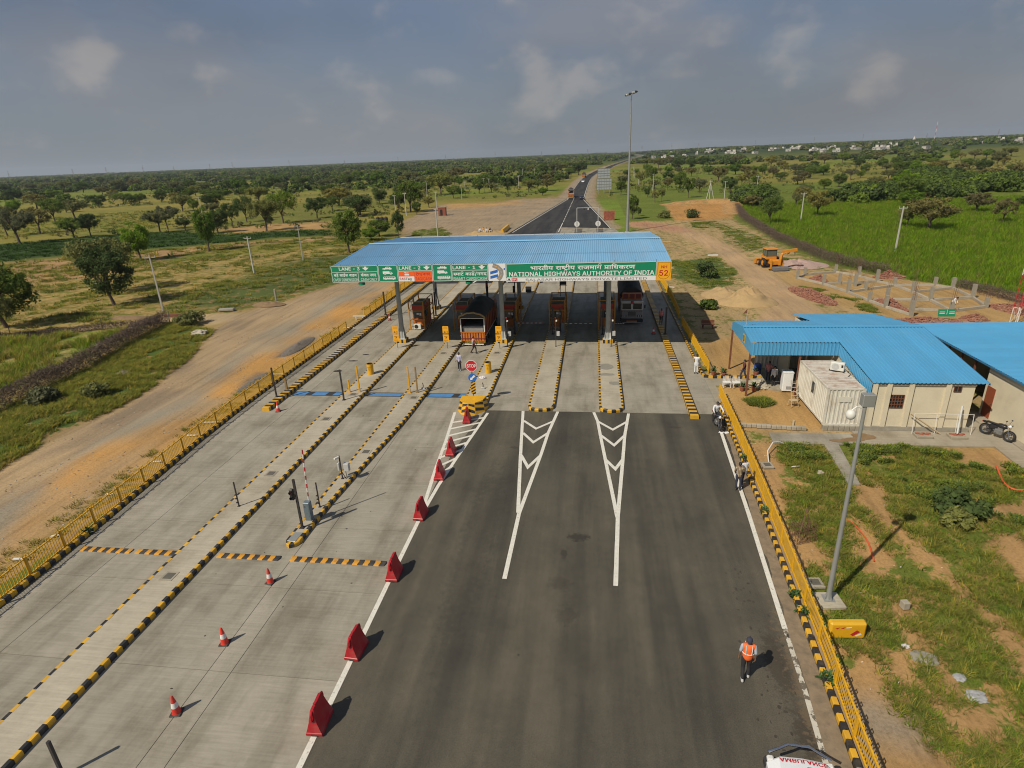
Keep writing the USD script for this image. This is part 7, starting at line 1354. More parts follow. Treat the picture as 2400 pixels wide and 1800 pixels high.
for k, (x, lb) in enumerate(((20.55, 'low concrete planter base with red bricks by the office wall, left one'), (22.5, 'low concrete planter base with red bricks under the leaning grey post'))):
    t = thing('planter_base', lb, 'planter', (x, 36.35, .03)); obj('slab', MB().rbox((0, 0, .08), (.95, .65, .16), .02), 'apron_concrete', t)
    for i in range(5): obj('brick', MB().box((-.32 + .16 * i, .05 * (-1) ** i, .2), (.22, .11, .07), rng.uniform(-.5, .5)), 'brick_red', t)
for k, (x, y, r) in enumerate(((24.2, 41.6, .4), (24.5, 42.1, .38), (24.0, 42.5, .42))): crumple('sack', ('white sack leaning in the gap between the two buildings', 'upper white sack in the gap between the two buildings', 'rear white sack in the gap between the two buildings')[k], 'sack', (x, y, .0 + .25 * (k == 1)), r, .5, 'rag', k + 30)
# second building: open shed and cream room
sb = thing('shed_building', 'cream building with an open dark shed side and blue roof at the right edge', 'building')
zs = lambda x: 3.64 + (x - 25.35) * .006
for k in range(22):
    y0 = 29 + k * (49.8 - 29) / 22; y1_ = 29 + (k + 1) * (49.8 - 29) / 22; q = MB(); v, f = ribbed_wall(y0, y1_, 0, 1, 0, .25, .035); v = np.stack([25.35 + v[:, 2] * 9.5, v[:, 0], np.array([zs(25.35 + a * 9.5) for a in v[:, 2]]) - v[:, 1]], 1); obj('roof_sheet', q.add(v, f[:, ::-1]), 'office_blue', sb)
obj('eave_trim', MB().box((25.36, 39.4, 3.57), (.03, 20.8, .08)), 'office_ridge', sb)
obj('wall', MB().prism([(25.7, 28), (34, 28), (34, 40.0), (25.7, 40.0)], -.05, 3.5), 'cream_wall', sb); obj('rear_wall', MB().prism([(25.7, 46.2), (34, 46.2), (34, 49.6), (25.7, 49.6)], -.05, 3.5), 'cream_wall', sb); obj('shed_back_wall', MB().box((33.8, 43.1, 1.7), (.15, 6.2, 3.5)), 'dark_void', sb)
for y in (41.6, 43.2, 44.8): obj('shed_post', MB().box((25.75, y, 1.75), (.1, .1, 3.6)), 'steel_brown', sb)
d_ = obj('door', MB().box((25.685, 39.35, 1.17), (.03, .82, 2.1)), 'door_brown', sb, label='brown door near the corner of the cream wall'); obj('handle', MB().box((25.66, 39.05, 1.1), (.03, .03, .12)), 'post_black', d_)
d_ = obj('door', MB().box((25.685, 34.9, 1.17), (.03, .9, 2.1)), 'door_brown', sb, label='brown door cut by the right picture edge'); obj('handle', MB().box((25.66, 35.25, 1.1), (.03, .03, .12)), 'post_black', d_)
obj('door_step', MB().rbox((25.3, 39.2, .08), (.8, 1.6, .16), .02), 'apron_concrete', sb); obj('wall_step', MB().rbox((25.45, 34.8, .06), (.5, 3.4, .14), .02), 'apron_concrete', sb)

# ------------------------------------------------------------------ lamp mast and things on the weedy ground
lp = thing('lamp_mast', 'tall grey tapered mast with a white dome camera and box near the railing', 'lamp mast', (9.62, 20.75, 0))
obj('mast', MB().cyl((0, 0, .1), (0, 0, 9.0), .105, .06, 14), 'steel_grey', lp, smooth=40); obj('base_plate', MB().box((0, 0, .12), (.42, .42, .03)), 'steel_grey', lp); gm = MB(); [gm.prism([(.09, 0), (.2, 0), (.09, .3)], -.01, .01, rotz(q * PI / 2 + .4) @ XZ, (0, 0, .13)) for q in range(4)]; obj('gusset', gm, 'steel_grey', lp)
cbx = obj('control_box', MB().rbox((.08, .06, 8.85), (.42, .3, .46), .02), 'steel_grey', lp); ar_ = obj('camera_arm', MB().tube([(0, 0, 8.55), (-.3, -.05, 8.62), (-.45, -.08, 8.5)], .03), 'ac_white', lp); dm = trimesh.creation.icosphere(2, .17); obj('dome_camera', (np.array(dm.vertices) * [1, 1, 1.15] + [-.46, -.08, 8.33], np.array(dm.faces)), 'ac_white', ar_, smooth=True)
obj('base_slab', MB().rbox((.04, -.05, .03), (.95, .9, .16), .02, rz=.1), 'pale_concrete', lp)
for k, (x, y, lb) in enumerate(((9.45, 21.75, 'concrete inspection cover right behind the tall grey mast'), (10.15, 32.0, 'concrete inspection cover with a bent pipe by the railing'))):
    t = thing('inspection_cover', lb, 'inspection cover', (x, y, 0), .1); obj('frame', MB().rbox((0, 0, .04), (.62, .62, .12), .02), 'apron_concrete', t); obj('grate', MB().box((0, 0, .105), (.36, .36, .015)), 'joint_dark', t)
obj('pipe', MB().tube([(10.3, 32.3, .1), (10.5, 33.4, .25), (11.0, 34.2, .45), (11.5, 34.6, .3), (11.9, 34.8, .05)], .035), 'white_paint', label='bent pale pipe rising from the cover by the railing', cat='pipe')
yb_ = thing('barricade', 'yellow plastic barricade box with red marks lying in the grass below the mast', 'barricade', (9.6, 18.75, -.02), .08)
obj('shell', MB().rbox((0, .12, .36), (1.34, .3, .72), .07), 'sign_yellow', yb_, smooth=30); obj('panel', MB().prism(sg.box(-.55, .1, .55, .58).buffer(.04), 0, .01, XZ, (0, -.03, 0)), 'drum_yellow', yb_)
rm_ = MB(); rm_.prism([(.18, .14), (.42, .34), (.3, .42), (.08, .22)], 0, .006, XZ, (0, -.041, 0)); rm_.prism([(-.5, .5), (-.34, .55), (-.42, .46)], 0, .006, XZ, (0, -.041, 0)); rm_.prism([(-.3, .5), (-.14, .57), (-.2, .48)], 0, .006, XZ, (0, -.041, 0)); obj('red_mark', rm_, 'red_paint', yb_); wm_ = MB(); wm_.prism([(.3, .12), (.5, .22), (.46, .27), (.26, .16)], 0, .006, XZ, (0, -.041, 0)); wm_.prism([(-.1, .5), (.1, .54), (.08, .58), (-.1, .55)], 0, .006, XZ, (0, -.041, 0)); obj('white_mark', wm_, 'white_paint', yb_)
obj('concrete_cube', MB().rbox((12.45, 20.62, .13), (.27, .27, .32), .02, rz=.2), 'pale_concrete', label='small concrete test cube standing in the grass right of the mast', cat='concrete cube')
cg = thing('wire_cage', 'rusty bent wire cage leaning behind the railing', 'wire cage', (9.85, 24.9, 0), .4)
for k in range(9): obj('wire', MB().tube([(-.6 + .15 * k, -.3, 0), (-.6 + .15 * k, -.25, .8), (-.5 + .13 * k, .3, .85), (-.45 + .12 * k, .35, .05)], .012, 4), 'rebar', cg)
for z in (.1, .3, .5, .7): obj('wire', MB().tube([(-.62, -.3, z), (.62, -.28, z), (.6, .32, z), (-.5, .33, z), (-.62, -.3, z)], .012, 4), 'rebar', cg)
for q in ((.2, .1, 1.7), (.35, .3, 1.5)): obj('wire', MB().tube([(-.4, -.2, .1), q, (.5, .1, .1)], .014, 4), 'rebar', cg)
gz = lambda x, y: float(ground_z(x, y))


def hose(pts, r, m, label, cat='hose'):
    p = np.array([(x, y, gz(x, y) + r + dz) for x, y, dz in pts]); t = np.linspace(0, 1, len(p)); from_ = np.linspace(0, 1, len(p) * 5); q = np.stack([np.interp(from_, t, p[:, i]) for i in range(3)], 1)
    for _ in range(4): q[1:-1] = (q[:-2] + q[1:-1] * 2 + q[2:]) / 4
    return obj('hose', MB().tube(q, r), m, smooth=True, label=label, cat=cat)


hose([(12.4, 26.9, .0), (12.67, 26.5, .05), (12.84, 25.4, .05), (12.75, 24.6, .05), (12.5, 23.5, .02)], .035, 'pipe_orange', 'orange red hose lying in the grass between mast and sand path'); hose([(22.6, 32.6, .1), (22.3, 31.8, .05), (21.95, 30.8, .05), (22.0, 30.2, .05), (22.5, 30.1, .05), (23.0, 30.6, .05), (23.4, 31.5, .05), (23.45, 32.3, .1)], .05, 'pipe_orange', 'orange pipe bent into a loop in the grass at the right edge')
crumple('plastic_bag', 'crumpled clear plastic sheet lying on the grass at the lower right', 'bag', (12.85, 16.5, gz(12.85, 16.5)), .3, .07, 'poly_bag', 44); crumple('plastic_bag', 'smaller torn plastic scrap above the clear sheet at the lower right', 'bag', (12.75, 17.3, gz(12.75, 17.3)), .2, .05, 'poly_bag', 47); crumple('plastic_bag', 'white cloth scrap with grey rubble on the sandy patch', 'bag', (11.6, 18.6, gz(11.6, 18.6)), .13, .05, 'rag', 49); crumple('rubble', 'flat grey rubble heap beside the white cloth scrap', 'rubble', (12.0, 18.1, gz(12, 18.1)), .4, .06, 'plinth_grey', 51); crumple('boulder', 'small pale stone between the slab path and the railing', 'stone', (12.85, 31.3, gz(12.85, 31.3)), .16, .16, 'pale_concrete', 53)
obj('bottle', MB().cyl((11.5, 32.0, gz(11.5, 32) + .05), (11.95, 32.1, gz(11.9, 32) + .05), .05, .03, 8), 'white_paint', label='white bottle lying in the grass left of the slab path', cat='bottle')
lt = MB(); lg_ = np.random.default_rng(5)
for k in range(90):
    x, y = lg_.uniform(9.5, 24), lg_.uniform(12, 35); s_ = lg_.uniform(.008, .035); lt.box((x, y, gz(x, y) + s_ * .3), (s_ * 2, s_, s_ * .6), lg_.uniform(0, 3))
obj('litter', lt, 'rag', kind='stuff')

# ------------------------------------------------------------------ heaps and the building site
def heap(name, label, cat, x, y, a, b, h, m, seed, rz=0.0, n=44):
    u = np.linspace(0, 1, 14); th = np.arange(n) * 2 * PI / n; U, T = np.meshgrid(u, th, indexing='ij'); px, py = U * np.cos(T) * a, U * np.sin(T) * b; k = meshkit.fbm(np.stack([px * .9 + seed, py * .9, np.full(px.shape, seed)], -1), 5)
    k2 = meshkit.fbm(np.stack([px * 3.1, py * 3.1, np.full(px.shape, seed + 4.0)], -1), 3); z = np.clip(1 - U, 0, 1) ** .9 * h * (.35 + 1.0 * k + .5 * (k2 - .5)) - .05; c, s = math.cos(rz), math.sin(rz); V = np.stack([x + px * c - py * s, y + px * s + py * c, z], -1).reshape(-1, 3); i, j = np.meshgrid(np.arange(13), np.arange(n), indexing='ij'); q = np.stack([i * n + j, (i + 1) * n + j, (i + 1) * n + (j + 1) % n, i * n + (j + 1) % n], -1).reshape(-1, 4)
    return obj(name, MB().add(V, q), m, smooth=50, label=label, cat=cat)


heap('sand_heap', 'broad smooth sand heap beside the dirt track behind the office', 'sand heap', 18.2, 72.5, 3.6, 2.6, 2.1, 'sand_heap', 3); heap('sand_heap', 'long sand ridge left of the big sand heap', 'sand heap', 16.2, 76.5, 2.6, 3.2, 1.3, 'sand_heap', 8); heap('gravel_heap', 'low pinkish gravel heap right of the backhoe loader', 'gravel heap', 31.2, 97.0, 4.6, 3.6, 1.0, 'gravel_pink', 5)
heap('earth_heap', 'reddish earth heap beside the short post left of the service road', 'earth heap', -43.3, 73.2, 2.4, 1.3, .6, 'mud', 6); heap('rubble_heap', 'dark rubble ridge along the left railing', 'rubble heap', -30.0, 54.8, .8, 3.4, .38, 'gravel_dark', 9); heap('rubble_heap', 'grey rubble patch near the left railing by the white plank', 'rubble heap', -29.0, 44.6, .6, 2.6, .2, 'gravel_dark', 11); heap('earth_heap', 'brown heap in the plain beyond the roof, with the yellow barrier', 'earth heap', -26.0, 145.6, 5.5, 3.0, 1.3, 'sand_heap', 14); heap('earth_heap', 'dry stick heap beside the verge on the left', 'earth heap', -42.9, 46.2, 1.1, .8, .5, 'gravel_dark', 15); heap('earth_heap', 'orange earth heap behind the thorn hedge on the left', 'earth heap', -58.6, 66.5, 3.2, 1.2, .45, 'mud', 16)


def bricks(label, x, y, a, b, h, n, rz, seed):
    t = thing('brick_pile', label, 'brick pile', (x, y, 0), rz); g = np.random.default_rng(seed); m = MB()
    for k in range(n):
        r, q = math.sqrt(g.uniform()), g.uniform(0, 2 * PI); px, py = a * r * math.cos(q), b * r * math.sin(q); z = h * (1 - r) * g.uniform(.7, 1.1); A = rotz(g.uniform(0, PI)) @ rotx(g.normal(0, .5)) @ roty(g.normal(0, .4)); m.box((px, py, z), (.23, .115, .08), M=A)
    obj('bricks', m, 'brick_pile', t, kind='stuff')
    u = np.linspace(0, 1, 6); th = np.arange(16) * 2 * PI / 16; V = np.array([[a * q * math.cos(w), b * q * math.sin(w), h * (1 - q) * .9 - .05] for q in u for w in th]); F = [[i * 16 + j, (i + 1) * 16 + j, (i + 1) * 16 + (j + 1) % 16, i * 16 + (j + 1) % 16] for i in range(5) for j in range(16)]; obj('core', MB().add(V, np.array(F)), 'brick_pile', t)


bricks('long spread pile of red bricks between the dirt track and the building site', 26.6, 75.8, 1.5, 5.2, .75, 800, .16, 1); bricks('small red brick pile at the left corner of the building site', 30.4, 85.0, 1.0, 1.6, .8, 260, .2, 2); bricks('red brick pile inside the front bay of the building site', 33.3, 70.5, .9, 3.2, .8, 420, .1, 3); bricks('red brick heap against the tall green crop', 40.0, 86.5, 2.0, 1.1, 1.0, 300, 0, 4); bricks('red brick heap at the right of the building site by the lattice tower', 44.5, 67.5, 1.2, 3.2, .9, 360, .3, 5); bricks('flat spread of red bricks behind the blue office roof', 33.6, 63.6, 3.6, 1.2, .5, 420, 0, 6); bricks('red brick heap near the bending person on the site', 38.7, 64.5, 1.3, 1.0, .6, 160, 0, 7)
ub = thing('unfinished_building', 'unfinished building of concrete stub columns with rusty bars on plinth beams', 'building site')
RW = [[(28.1, 86.4), (30.1, 82.2), (31.3, 77.3), (31.9, 72.6), (32.4, 69.6), (33.4, 66.0)], [(29.8, 88.7), (32.2, 82.6), (33.6, 81.2), (33.9, 78.7), (34.1, 73.3), (34.6, 68.5)], [(34.5, 90.4), (36.4, 87.3), (37.2, 83.5), (38.2, 80.9), (38.6, 77.0), (38.5, 72.7), (38.1, 67.6)], [(42.9, 80.7), (44.1, 79.0), (43.6, 73.9), (42.5, 69.4)]]
def beam(a, b, h=.22): a, b = np.array(a), np.array(b); d = b - a; L = np.hypot(*d); obj('plinth_beam', MB().box((*((a + b) / 2), h / 2 - .02), (L - .3, .26, h + .04), math.atan2(d[1], d[0])), 'pale_concrete', ub)
for r in (0, 2, 3):
    for a, b in zip(RW[r][:-1], RW[r][1:]): beam(a, b)
for a, b in ((RW[0][0], RW[1][0]), (RW[1][0], RW[2][0]), (RW[0][1], RW[1][1]), (RW[1][1], RW[2][2]), (RW[0][2], RW[1][3]), (RW[1][3], RW[2][3]), (RW[0][3], RW[1][4]), (RW[1][4], RW[2][5]), (RW[2][3], RW[3][0]), (RW[2][4], RW[3][1]), (RW[2][5], RW[3][2]), (RW[2][6], RW[3][3]), (RW[0][5], RW[1][5]), (RW[1][5], RW[2][6])): beam(a, b)
for r, row in enumerate(RW):
    for k, (x, y) in enumerate(row):
        h = 1.35 + .25 * ((k * 7 + r * 3) % 3 - 1); c = obj('column', MB().box((x, y, h / 2 - .04), (.3, .42, h + .08)), 'column_concrete', ub)
        if (k + r) % 3 != 1:
            m = MB(); hh = 1.0 + .9 * ((k * 5 + r) % 3) / 2
            for dx in (-.1, .1):
                for dy in (-.15, .15): m.tube([(x + dx, y + dy, h), (x + dx + .03, y + dy, h + hh * .6), (x + dx * 1.5 + .08, y + dy, h + hh)], .014, 4)
            obj('rebar', m, 'rebar', c)
tw = thing('lattice_tower', 'slim white and red lattice mast at the right edge beyond the shed', 'lattice mast', (41.35, 62.75, 0), .2)
for s in range(6):
    m = MB(); z0, z1 = s * 1.6, (s + 1) * 1.6; P = [(.36 * math.cos(q), .36 * math.sin(q)) for q in (.5, .5 + 2 * PI / 3, .5 + 4 * PI / 3)]
    for i in range(3): a, b = P[i], P[(i + 1) % 3]; m.cyl((*a, z0), (*a, z1), .03, n=5); m.cyl((*a, z0), (*b, z1), .015, n=4); m.cyl((*a, z1), (*b, z1), .015, n=4)
    obj('section', m, 'white_paint' if s in (0, 3) else 'red_paint', tw)
gsn = thing('sign_board', 'green sign board with white marks propped behind the blue office roof', 'sign', (35.6, 63.8, .4), 0); obj('panel', MB().box((0, 0, .45), (1.6, .05, .75), M=rotx(-.25)), 'sign_green', gsn); q_ = MB(); [q_.box((-.45 + .9 * i, -.05 - .0 * i, .55 - .16 * j), (.5, .03, .06)) for i in (0, 1) for j in (0, 1)]; q_.box((0, -.05, .45), (.03, .03, .7)); obj('white_mark', q_, 'sign_white', gsn)
for k, (x, y, L, rz, lb) in enumerate(((10.4, 81.1, .9, -.4, 'white stick lying right of the far railing'), (15.0, 74.5, 1.0, -.95, 'white stick lying before the sand heap'), (20.4, 106.8, 1.7, 0, 'pale slabs lying beyond the green patch on the right'), (14.5, 124.4, 1.7, 0, 'yellow bar lying right of the roof corner'))):
    obj('plank', MB().box((x, y, .1), (L, .3 if k > 1 else .12, .2 if k > 1 else .08), rz), 'drum_yellow' if k == 3 else 'white_paint', label=lb, cat='plank')
bn = thing('bench', 'dark low bench in the roof shade right of the railing', 'bench', (11.8, 61.3, 0), .05); obj('seat', MB().box((0, 0, .42), (1.3, .42, .06)), 'steel_brown', bn); obj('leg', MB().box((-.5, 0, .2), (.1, .4, .4)), 'steel_brown', bn); obj('leg', MB().box((.5, 0, .2), (.1, .4, .4)), 'steel_brown', bn); obj('backrest', MB().box((0, .2, .65), (1.3, .05, .3)), 'steel_brown', bn)

# ------------------------------------------------------------------ beyond the roof
hm = thing('high_mast', 'very tall grey floodlight mast standing right of the highway', 'floodlight mast', (7.68, 143.0, -.05))
obj('mast', MB().cyl((0, 0, 0), (0, 0, 10), .33, .26, 16).cyl((0, 0, 10), (0, 0, 20), .25, .18, 16).cyl((0, 0, 20), (0, 0, 29), .17, .11, 14), 'steel_grey', hm, smooth=40); obj('base_plate', MB().cyl((0, 0, 0), (0, 0, .12), .55, n=12), 'apron_concrete', hm)
rg_ = obj('lamp_ring', MB().torus((0, 0, 28.9), .75, .06, 'z').tube([(-.75, 0, 28.9), (.75, 0, 28.9)], .05).tube([(0, -.75, 28.9), (0, .75, 28.9)], .05).cyl((0, 0, 28.6), (0, 0, 29.5), .16, .1, 8), 'steel_grey', hm)
for k in range(10):
    q = k * PI / 5; c = np.array([1.15 * math.cos(q), 1.15 * math.sin(q), 28.95 + .35 * math.cos(q)]); obj('floodlight', MB().rbox(c, (.5, .5, .3), .05, rz=q), 'signal_black' if k % 2 else 'trim_grey', rg_)
gt_ = thing('height_gantry', 'thin grey gantry frame over the far lane with two round signs', 'gantry', (-1.5, 143.6, 0))
for x in (-2.45, 2.45): obj('post', MB().cyl((x, 0, 0), (x, 0, 5.5), .07, n=8), 'trim_grey', gt_); obj('round_sign', MB().prism(sg.Point(0, 0).buffer(.62), 0, .03, XZ, (x, -.09, 1.9)), 'sheet_white', gt_); obj('sign_bar', MB().box((x, -.14, 1.9), (.18, .02, .9)), 'steel_grey', gt_)
obj('beam', MB().cyl((-2.45, 0, 5.5), (2.45, 0, 5.5), .06, n=8), 'trim_grey', gt_); [obj('lamp', MB().rbox((x, 0, 5.2), (.25, .25, .4), .06), 'signal_black' if x < 0 else 'white_paint', gt_) for x in (-.8, .15)]
sbd = thing('direction_board', 'tall grey two tier sign board frame seen from behind beside the highway', 'sign board', (4.3, 284.5, 0))
for i, (x0, x1, z0, z1, nx_, nz_) in enumerate(((-2.9, 2.6, 6.5, 10.6, 4, 4), (-3.3, 3.3, 1.6, 6.3, 6, 4))):
    p = obj('panel', MB().box(((x0 + x1) / 2, .08, (z0 + z1) / 2), (x1 - x0, .05, z1 - z0)), 'board_back', sbd); m = MB(); [m.box((x, 0, (z0 + z1) / 2), (.13, .1, z1 - z0)) for x in np.linspace(x0, x1, nx_ + 1)]; [m.box(((x0 + x1) / 2, -.02, z), (x1 - x0, .1, .12)) for z in np.linspace(z0, z1, nz_ + 1)]; obj('back_frame', m, 'steel_grey', p)
for x in (-2.4, 0, 2.4): obj('leg', MB().box((x, -.1, .9), (.25, .25, 2.2)), 'steel_grey', sbd)
bs = thing('brick_stack', 'neat stack of red bricks beside the far end of the plaza', 'brick stack', (4.1, 169.5, 0))
for r in range(8):
    for k in range(10): obj('brick', MB().box((-1.3 + .29 * k + rng.normal(0, .01), 0, .15 + .3 * r), (.275, 1.5 + rng.uniform(-.05, .05), .28)), 'brick_red', bs)
yq = thing('crash_barrier', 'yellow barrier block at the far left end of the plaza beyond the roof', 'barrier', (-22.0, 150.5, 0), 0); obj('body', MB().prism([(-.5, 0), (-.25, .9), (.25, .9), (.5, 0)], -5.5, 5.5, XZ @ np.eye(3)), 'drum_yellow', yq); obj('base', MB().box((0, 0, .05), (1.3, 11, .1)), 'apron_concrete', yq)
sk = thing('brick_kiosk', 'small red brick kiosk in the plain left of the highway', 'kiosk', (-49.1, 196, 0)); obj('wall', MB().box((0, 0, 1.3), (2.4, 1.6, 2.6)), 'brick_red', sk); obj('roof', MB().box((0, 0, 2.65), (2.7, 1.9, .12)), 'column_concrete', sk); obj('door', MB().box((-.2, -.81, 1.0), (.8, .03, 1.9)), 'dark_void', sk)
for k, (x, y, lb) in enumerate(((-66.3, 182.3, 'left dark water tank beside the tree in the left fields'), (-64.9, 182, 'middle dark water tank beside the tree in the left fields'), (-63.5, 181.7, 'right dark water tank beside the tree in the left fields'))):
    t = thing('water_tank', lb, 'water tank', (x, y, 0)); obj('shell', MB().lathe([(0, 0), (.55, 0), (.6, .1), (.6, 1.1), (.4, 1.3), (0, 1.35)], 14), 'post_black', t, smooth=40); obj('lid', MB().cyl((0, 0, 1.33), (0, 0, 1.42), .2, n=10), 'post_black', t)
crumple('stone_pile', 'pale stone pile with a flat slab in the grass left of the service road', 'stones', (-43.7, 58.8, gz(-43.7, 58.8)), .75, .45, 'pale_concrete', 61); obj('kerb_slab', MB().box((-43.7, 58.8, .42), (1.3, .4, .1), .1), 'pale_concrete', label='flat concrete slab lying on the pale stone pile at the left', cat='slab'); obj('kerb_slab', MB().rbox((-47.2, 69.8, .15), (2.0, .7, .35), .08, rz=.15), 'plinth_grey', label='long grey stone slab at the field edge left of the earth heap', cat='slab'); obj('kerb_slab', MB().box((-52.5, 66.9, .2), (2.6, .6, .35), .1), 'steel_brown', label='dark brown beam lying at the field entrance on the left', cat='slab')
t = thing('marker_post', 'short concrete marker post beside the reddish earth heap', 'post', (-43.5, 75.7, 0)); obj('shaft', MB().box((0, 0, .7), (.2, .2, 1.5)), 'column_concrete', t); obj('cap', MB().box((0, 0, 1.46), (.23, .23, .04)), 'pale_concrete', t)
bk = thing('cut_bank', 'steep orange earth bank cut beside the dirt track', 'earth bank')
u = np.linspace(0, 1, 60); line = np.array([(22, 212), (30, 216.5), (38, 217), (44.5, 213), (44.2, 203), (41, 190), (38, 176)]); L_ = resample(line, .8); tt = np.gradient(L_, axis=0); tt /= np.linalg.norm(tt, axis=1, keepdims=True); nn = np.stack([tt[:, 1], -tt[:, 0]], 1); V = []
for i, p in enumerate(L_):
    hgt = 1.5 * math.sin(PI * i / (len(L_) - 1)) ** .7 - .12; w_ = meshkit.fbm(np.array([i * .35, 1.0, 2.0]), 4)
    for o, z in ((6, -.45), (3.0, .1 * hgt - .1), (1.4 + w_, .45 * hgt), (.4 + w_, .95 * hgt), (-1.2, hgt), (-3, .3 * hgt - .2), (-5, -.6)): V.append((p[0] + nn[i][0] * o, p[1] + nn[i][1] * o, z + .25 * (w_ - .5)))
mat('bank_orange', (.36, .20, .07), .95, .25, 1.5, dirt=(.17, .13, .04), dscale=.5, damt=.8, bump=.8, bscale=2); F = [[i * 7 + j, i * 7 + j + 1, (i + 1) * 7 + j + 1, (i + 1) * 7 + j] for i in range(len(L_) - 1) for j in range(6)]; obj('slope', MB().add(np.array(V), np.array(F)[:, ::-1]), 'bank_orange', bk, smooth=60)
# ------------------------------------------------------------------ trees and other plants
def leaf_mat(name, col, tr=.35, rnd=.22):
    col = np.array(col)
    MATS[name] = usdkit.material(stage, '/World/Looks/' + name, {'tc': ('texture_coordinate', {}), 'n': ('noise_texture', {'scale': 1.1, 'detail': 4.0}), 'r': ('rgb_ramp', {'ramp': [(.3, tuple(col * .62)), (.5, tuple(col)), (.7, tuple(col * [1.45, 1.35, 1.2]))]}),
        'oi': ('object_info', {}), 'om': ('map_range', {'to_min': 1 - rnd, 'to_max': 1 + rnd}), 'oc': ('combine_color', {'b': 1.0}), 'ox': ('mix_color', {'blend_type': 'multiply', 'fac': 1.0}), 'om2': ('map_range', {'to_min': 1 + rnd * .6, 'to_max': 1 - rnd * .6}),
        'd': ('diffuse_bsdf', {}), 't': ('translucent_bsdf', {}), 'm': ('mix_closure', {'fac': tr})},
        [('tc.object', 'n.vector'), ('n.fac', 'r.fac'), ('oi.random', 'om.value'), ('oi.random', 'om2.value'), ('om.result', 'oc.r'), ('om.result', 'oc.g'), ('om2.result', 'oc.b'), ('r.color', 'ox.a'), ('oc.color', 'ox.b'), ('ox.result', 'd.color'), ('ox.result', 't.color'), ('d.BSDF', 'm.closure1'), ('t.BSDF', 'm.closure2')], surface='m.closure')


leaf_mat('leaf_grey', (.19, .205, .08)); leaf_mat('leaf_green', (.14, .20, .045)); leaf_mat('leaf_dark', (.10, .145, .042)); leaf_mat('leaf_olive', (.21, .195, .075)); leaf_mat('leaf_bright', (.14, .23, .03)); leaf_mat('grass_green', (.235, .265, .05), .4); leaf_mat('grass_yellow', (.34, .28, .07), .35); leaf_mat('grass_crop', (.18, .29, .022), .42); leaf_mat('crop_low', (.14, .19, .04), .35); leaf_mat('leaf_far', (.09, .115, .04), .2)
leaf_mat('crop_dark', (.05, .095, .022), .3); mat('bark', (.10, .07, .05), .9, .25, 3); mat('thorn', (.115, .08, .06), .9, .3, 2, coord='pos')


def leaf_cloud(centres, radii, per, size, g, flat=.8):
    """leaf-sized quads spread over the shells of many small clumps, turned outwards"""
    C = np.repeat(centres, per, 0); R = np.repeat(radii, per); n = len(C)
    d = g.normal(size=(n, 3)); d /= np.linalg.norm(d, axis=1, keepdims=True); p = C + d * (R * (g.uniform(.2, 1.5, n) ** .6))[:, None] * [1, 1, flat]
    nn = d + g.normal(size=(n, 3)) * .55; nn /= np.linalg.norm(nn, axis=1, keepdims=True); a = np.cross(nn, g.normal(size=(n, 3))); a /= np.linalg.norm(a, axis=1, keepdims=True); b = np.cross(nn, a); s = size * g.uniform(.6, 1.35, n)[:, None]
    v = np.stack([p - a * s - b * s * .5, p + a * s - b * s * .5, p + a * s * .8 + b * s * .6, p - a * s * .8 + b * s * .6], 1).reshape(-1, 3); k = np.arange(n) * 4
    return v, np.stack([k, k + 1, k + 2, k + 3], 1)


def tree_mesh(seed, kind):
    """crown about 8 m wide and 7 m tall; kinds: umbrella, round, loose"""
    g = np.random.default_rng(seed); tr = MB(); tips = []
    lean = g.normal(0, .25, 2); fork = np.array([lean[0] * .6, lean[1] * .6, g.uniform(1.7, 2.3)])
    tr.tube([(0, 0, -.2), (lean[0] * .2, lean[1] * .2, .7), fork], [.26, .2, .17], 8)
    nb = {'umbrella': 7, 'round': 6, 'loose': 5}[kind]
    for k in range(nb):
        q = k * 2 * PI / nb + g.normal(0, .25); out = g.uniform(1.4, 2.9) if kind != 'round' else g.uniform(.9, 2.0); zz = g.uniform(3.9, 5.4) if kind == 'umbrella' else g.uniform(3.6, 6.0); e = fork + [out * math.cos(q), out * math.sin(q), zz - fork[2]]; m = fork + (e - fork) * .45 + [g.normal(0, .2), g.normal(0, .2), .35]
        tr.tube([fork - [0, 0, .1], m, e], [.13, .085, .035], 6); tips.append(e)
        for w in range(2):
            e2 = m + [g.normal(0, 1.0), g.normal(0, 1.0), g.uniform(.6, 1.7)]; tr.tube([m, (m + e2) / 2 + [0, 0, .15], e2], [.06, .045, .02], 5); tips.append(e2)
    tips = np.array(tips); n = {'umbrella': 52, 'round': 58, 'loose': 38}[kind]; cs = []
    while len(cs) < n:
        p = g.normal(size=3); p /= np.linalg.norm(p); r = g.uniform(.45, 1) ** .6
        if kind == 'umbrella': c = np.array([p[0] * 3.6 * r, p[1] * 3.6 * r, 4.55 + p[2] * 1.55 * r + (.5 if p[2] > 0 else 0)])
        elif kind == 'round': c = np.array([p[0] * 3.0 * r, p[1] * 3.0 * r, 4.3 + p[2] * 2.5 * r])
        else: c = np.array([p[0] * 3.3 * r, p[1] * 3.3 * r, 4.4 + p[2] * 2.1 * r])
        if meshkit.fbm(np.array([[c[0] * .4 + seed, c[1] * .4, c[2] * .5]]), 2)[0] > (.36 if kind != 'loose' else .44): cs.append(c)
    cs = np.vstack([np.array(cs), tips[:10] + [0, 0, .1]]); rr = g.uniform(.35, .95, len(cs)) * (1.0 if kind != 'loose' else .85)
    return tr, leaf_cloud(cs, rr, 120 if kind != 'loose' else 90, .115, g)


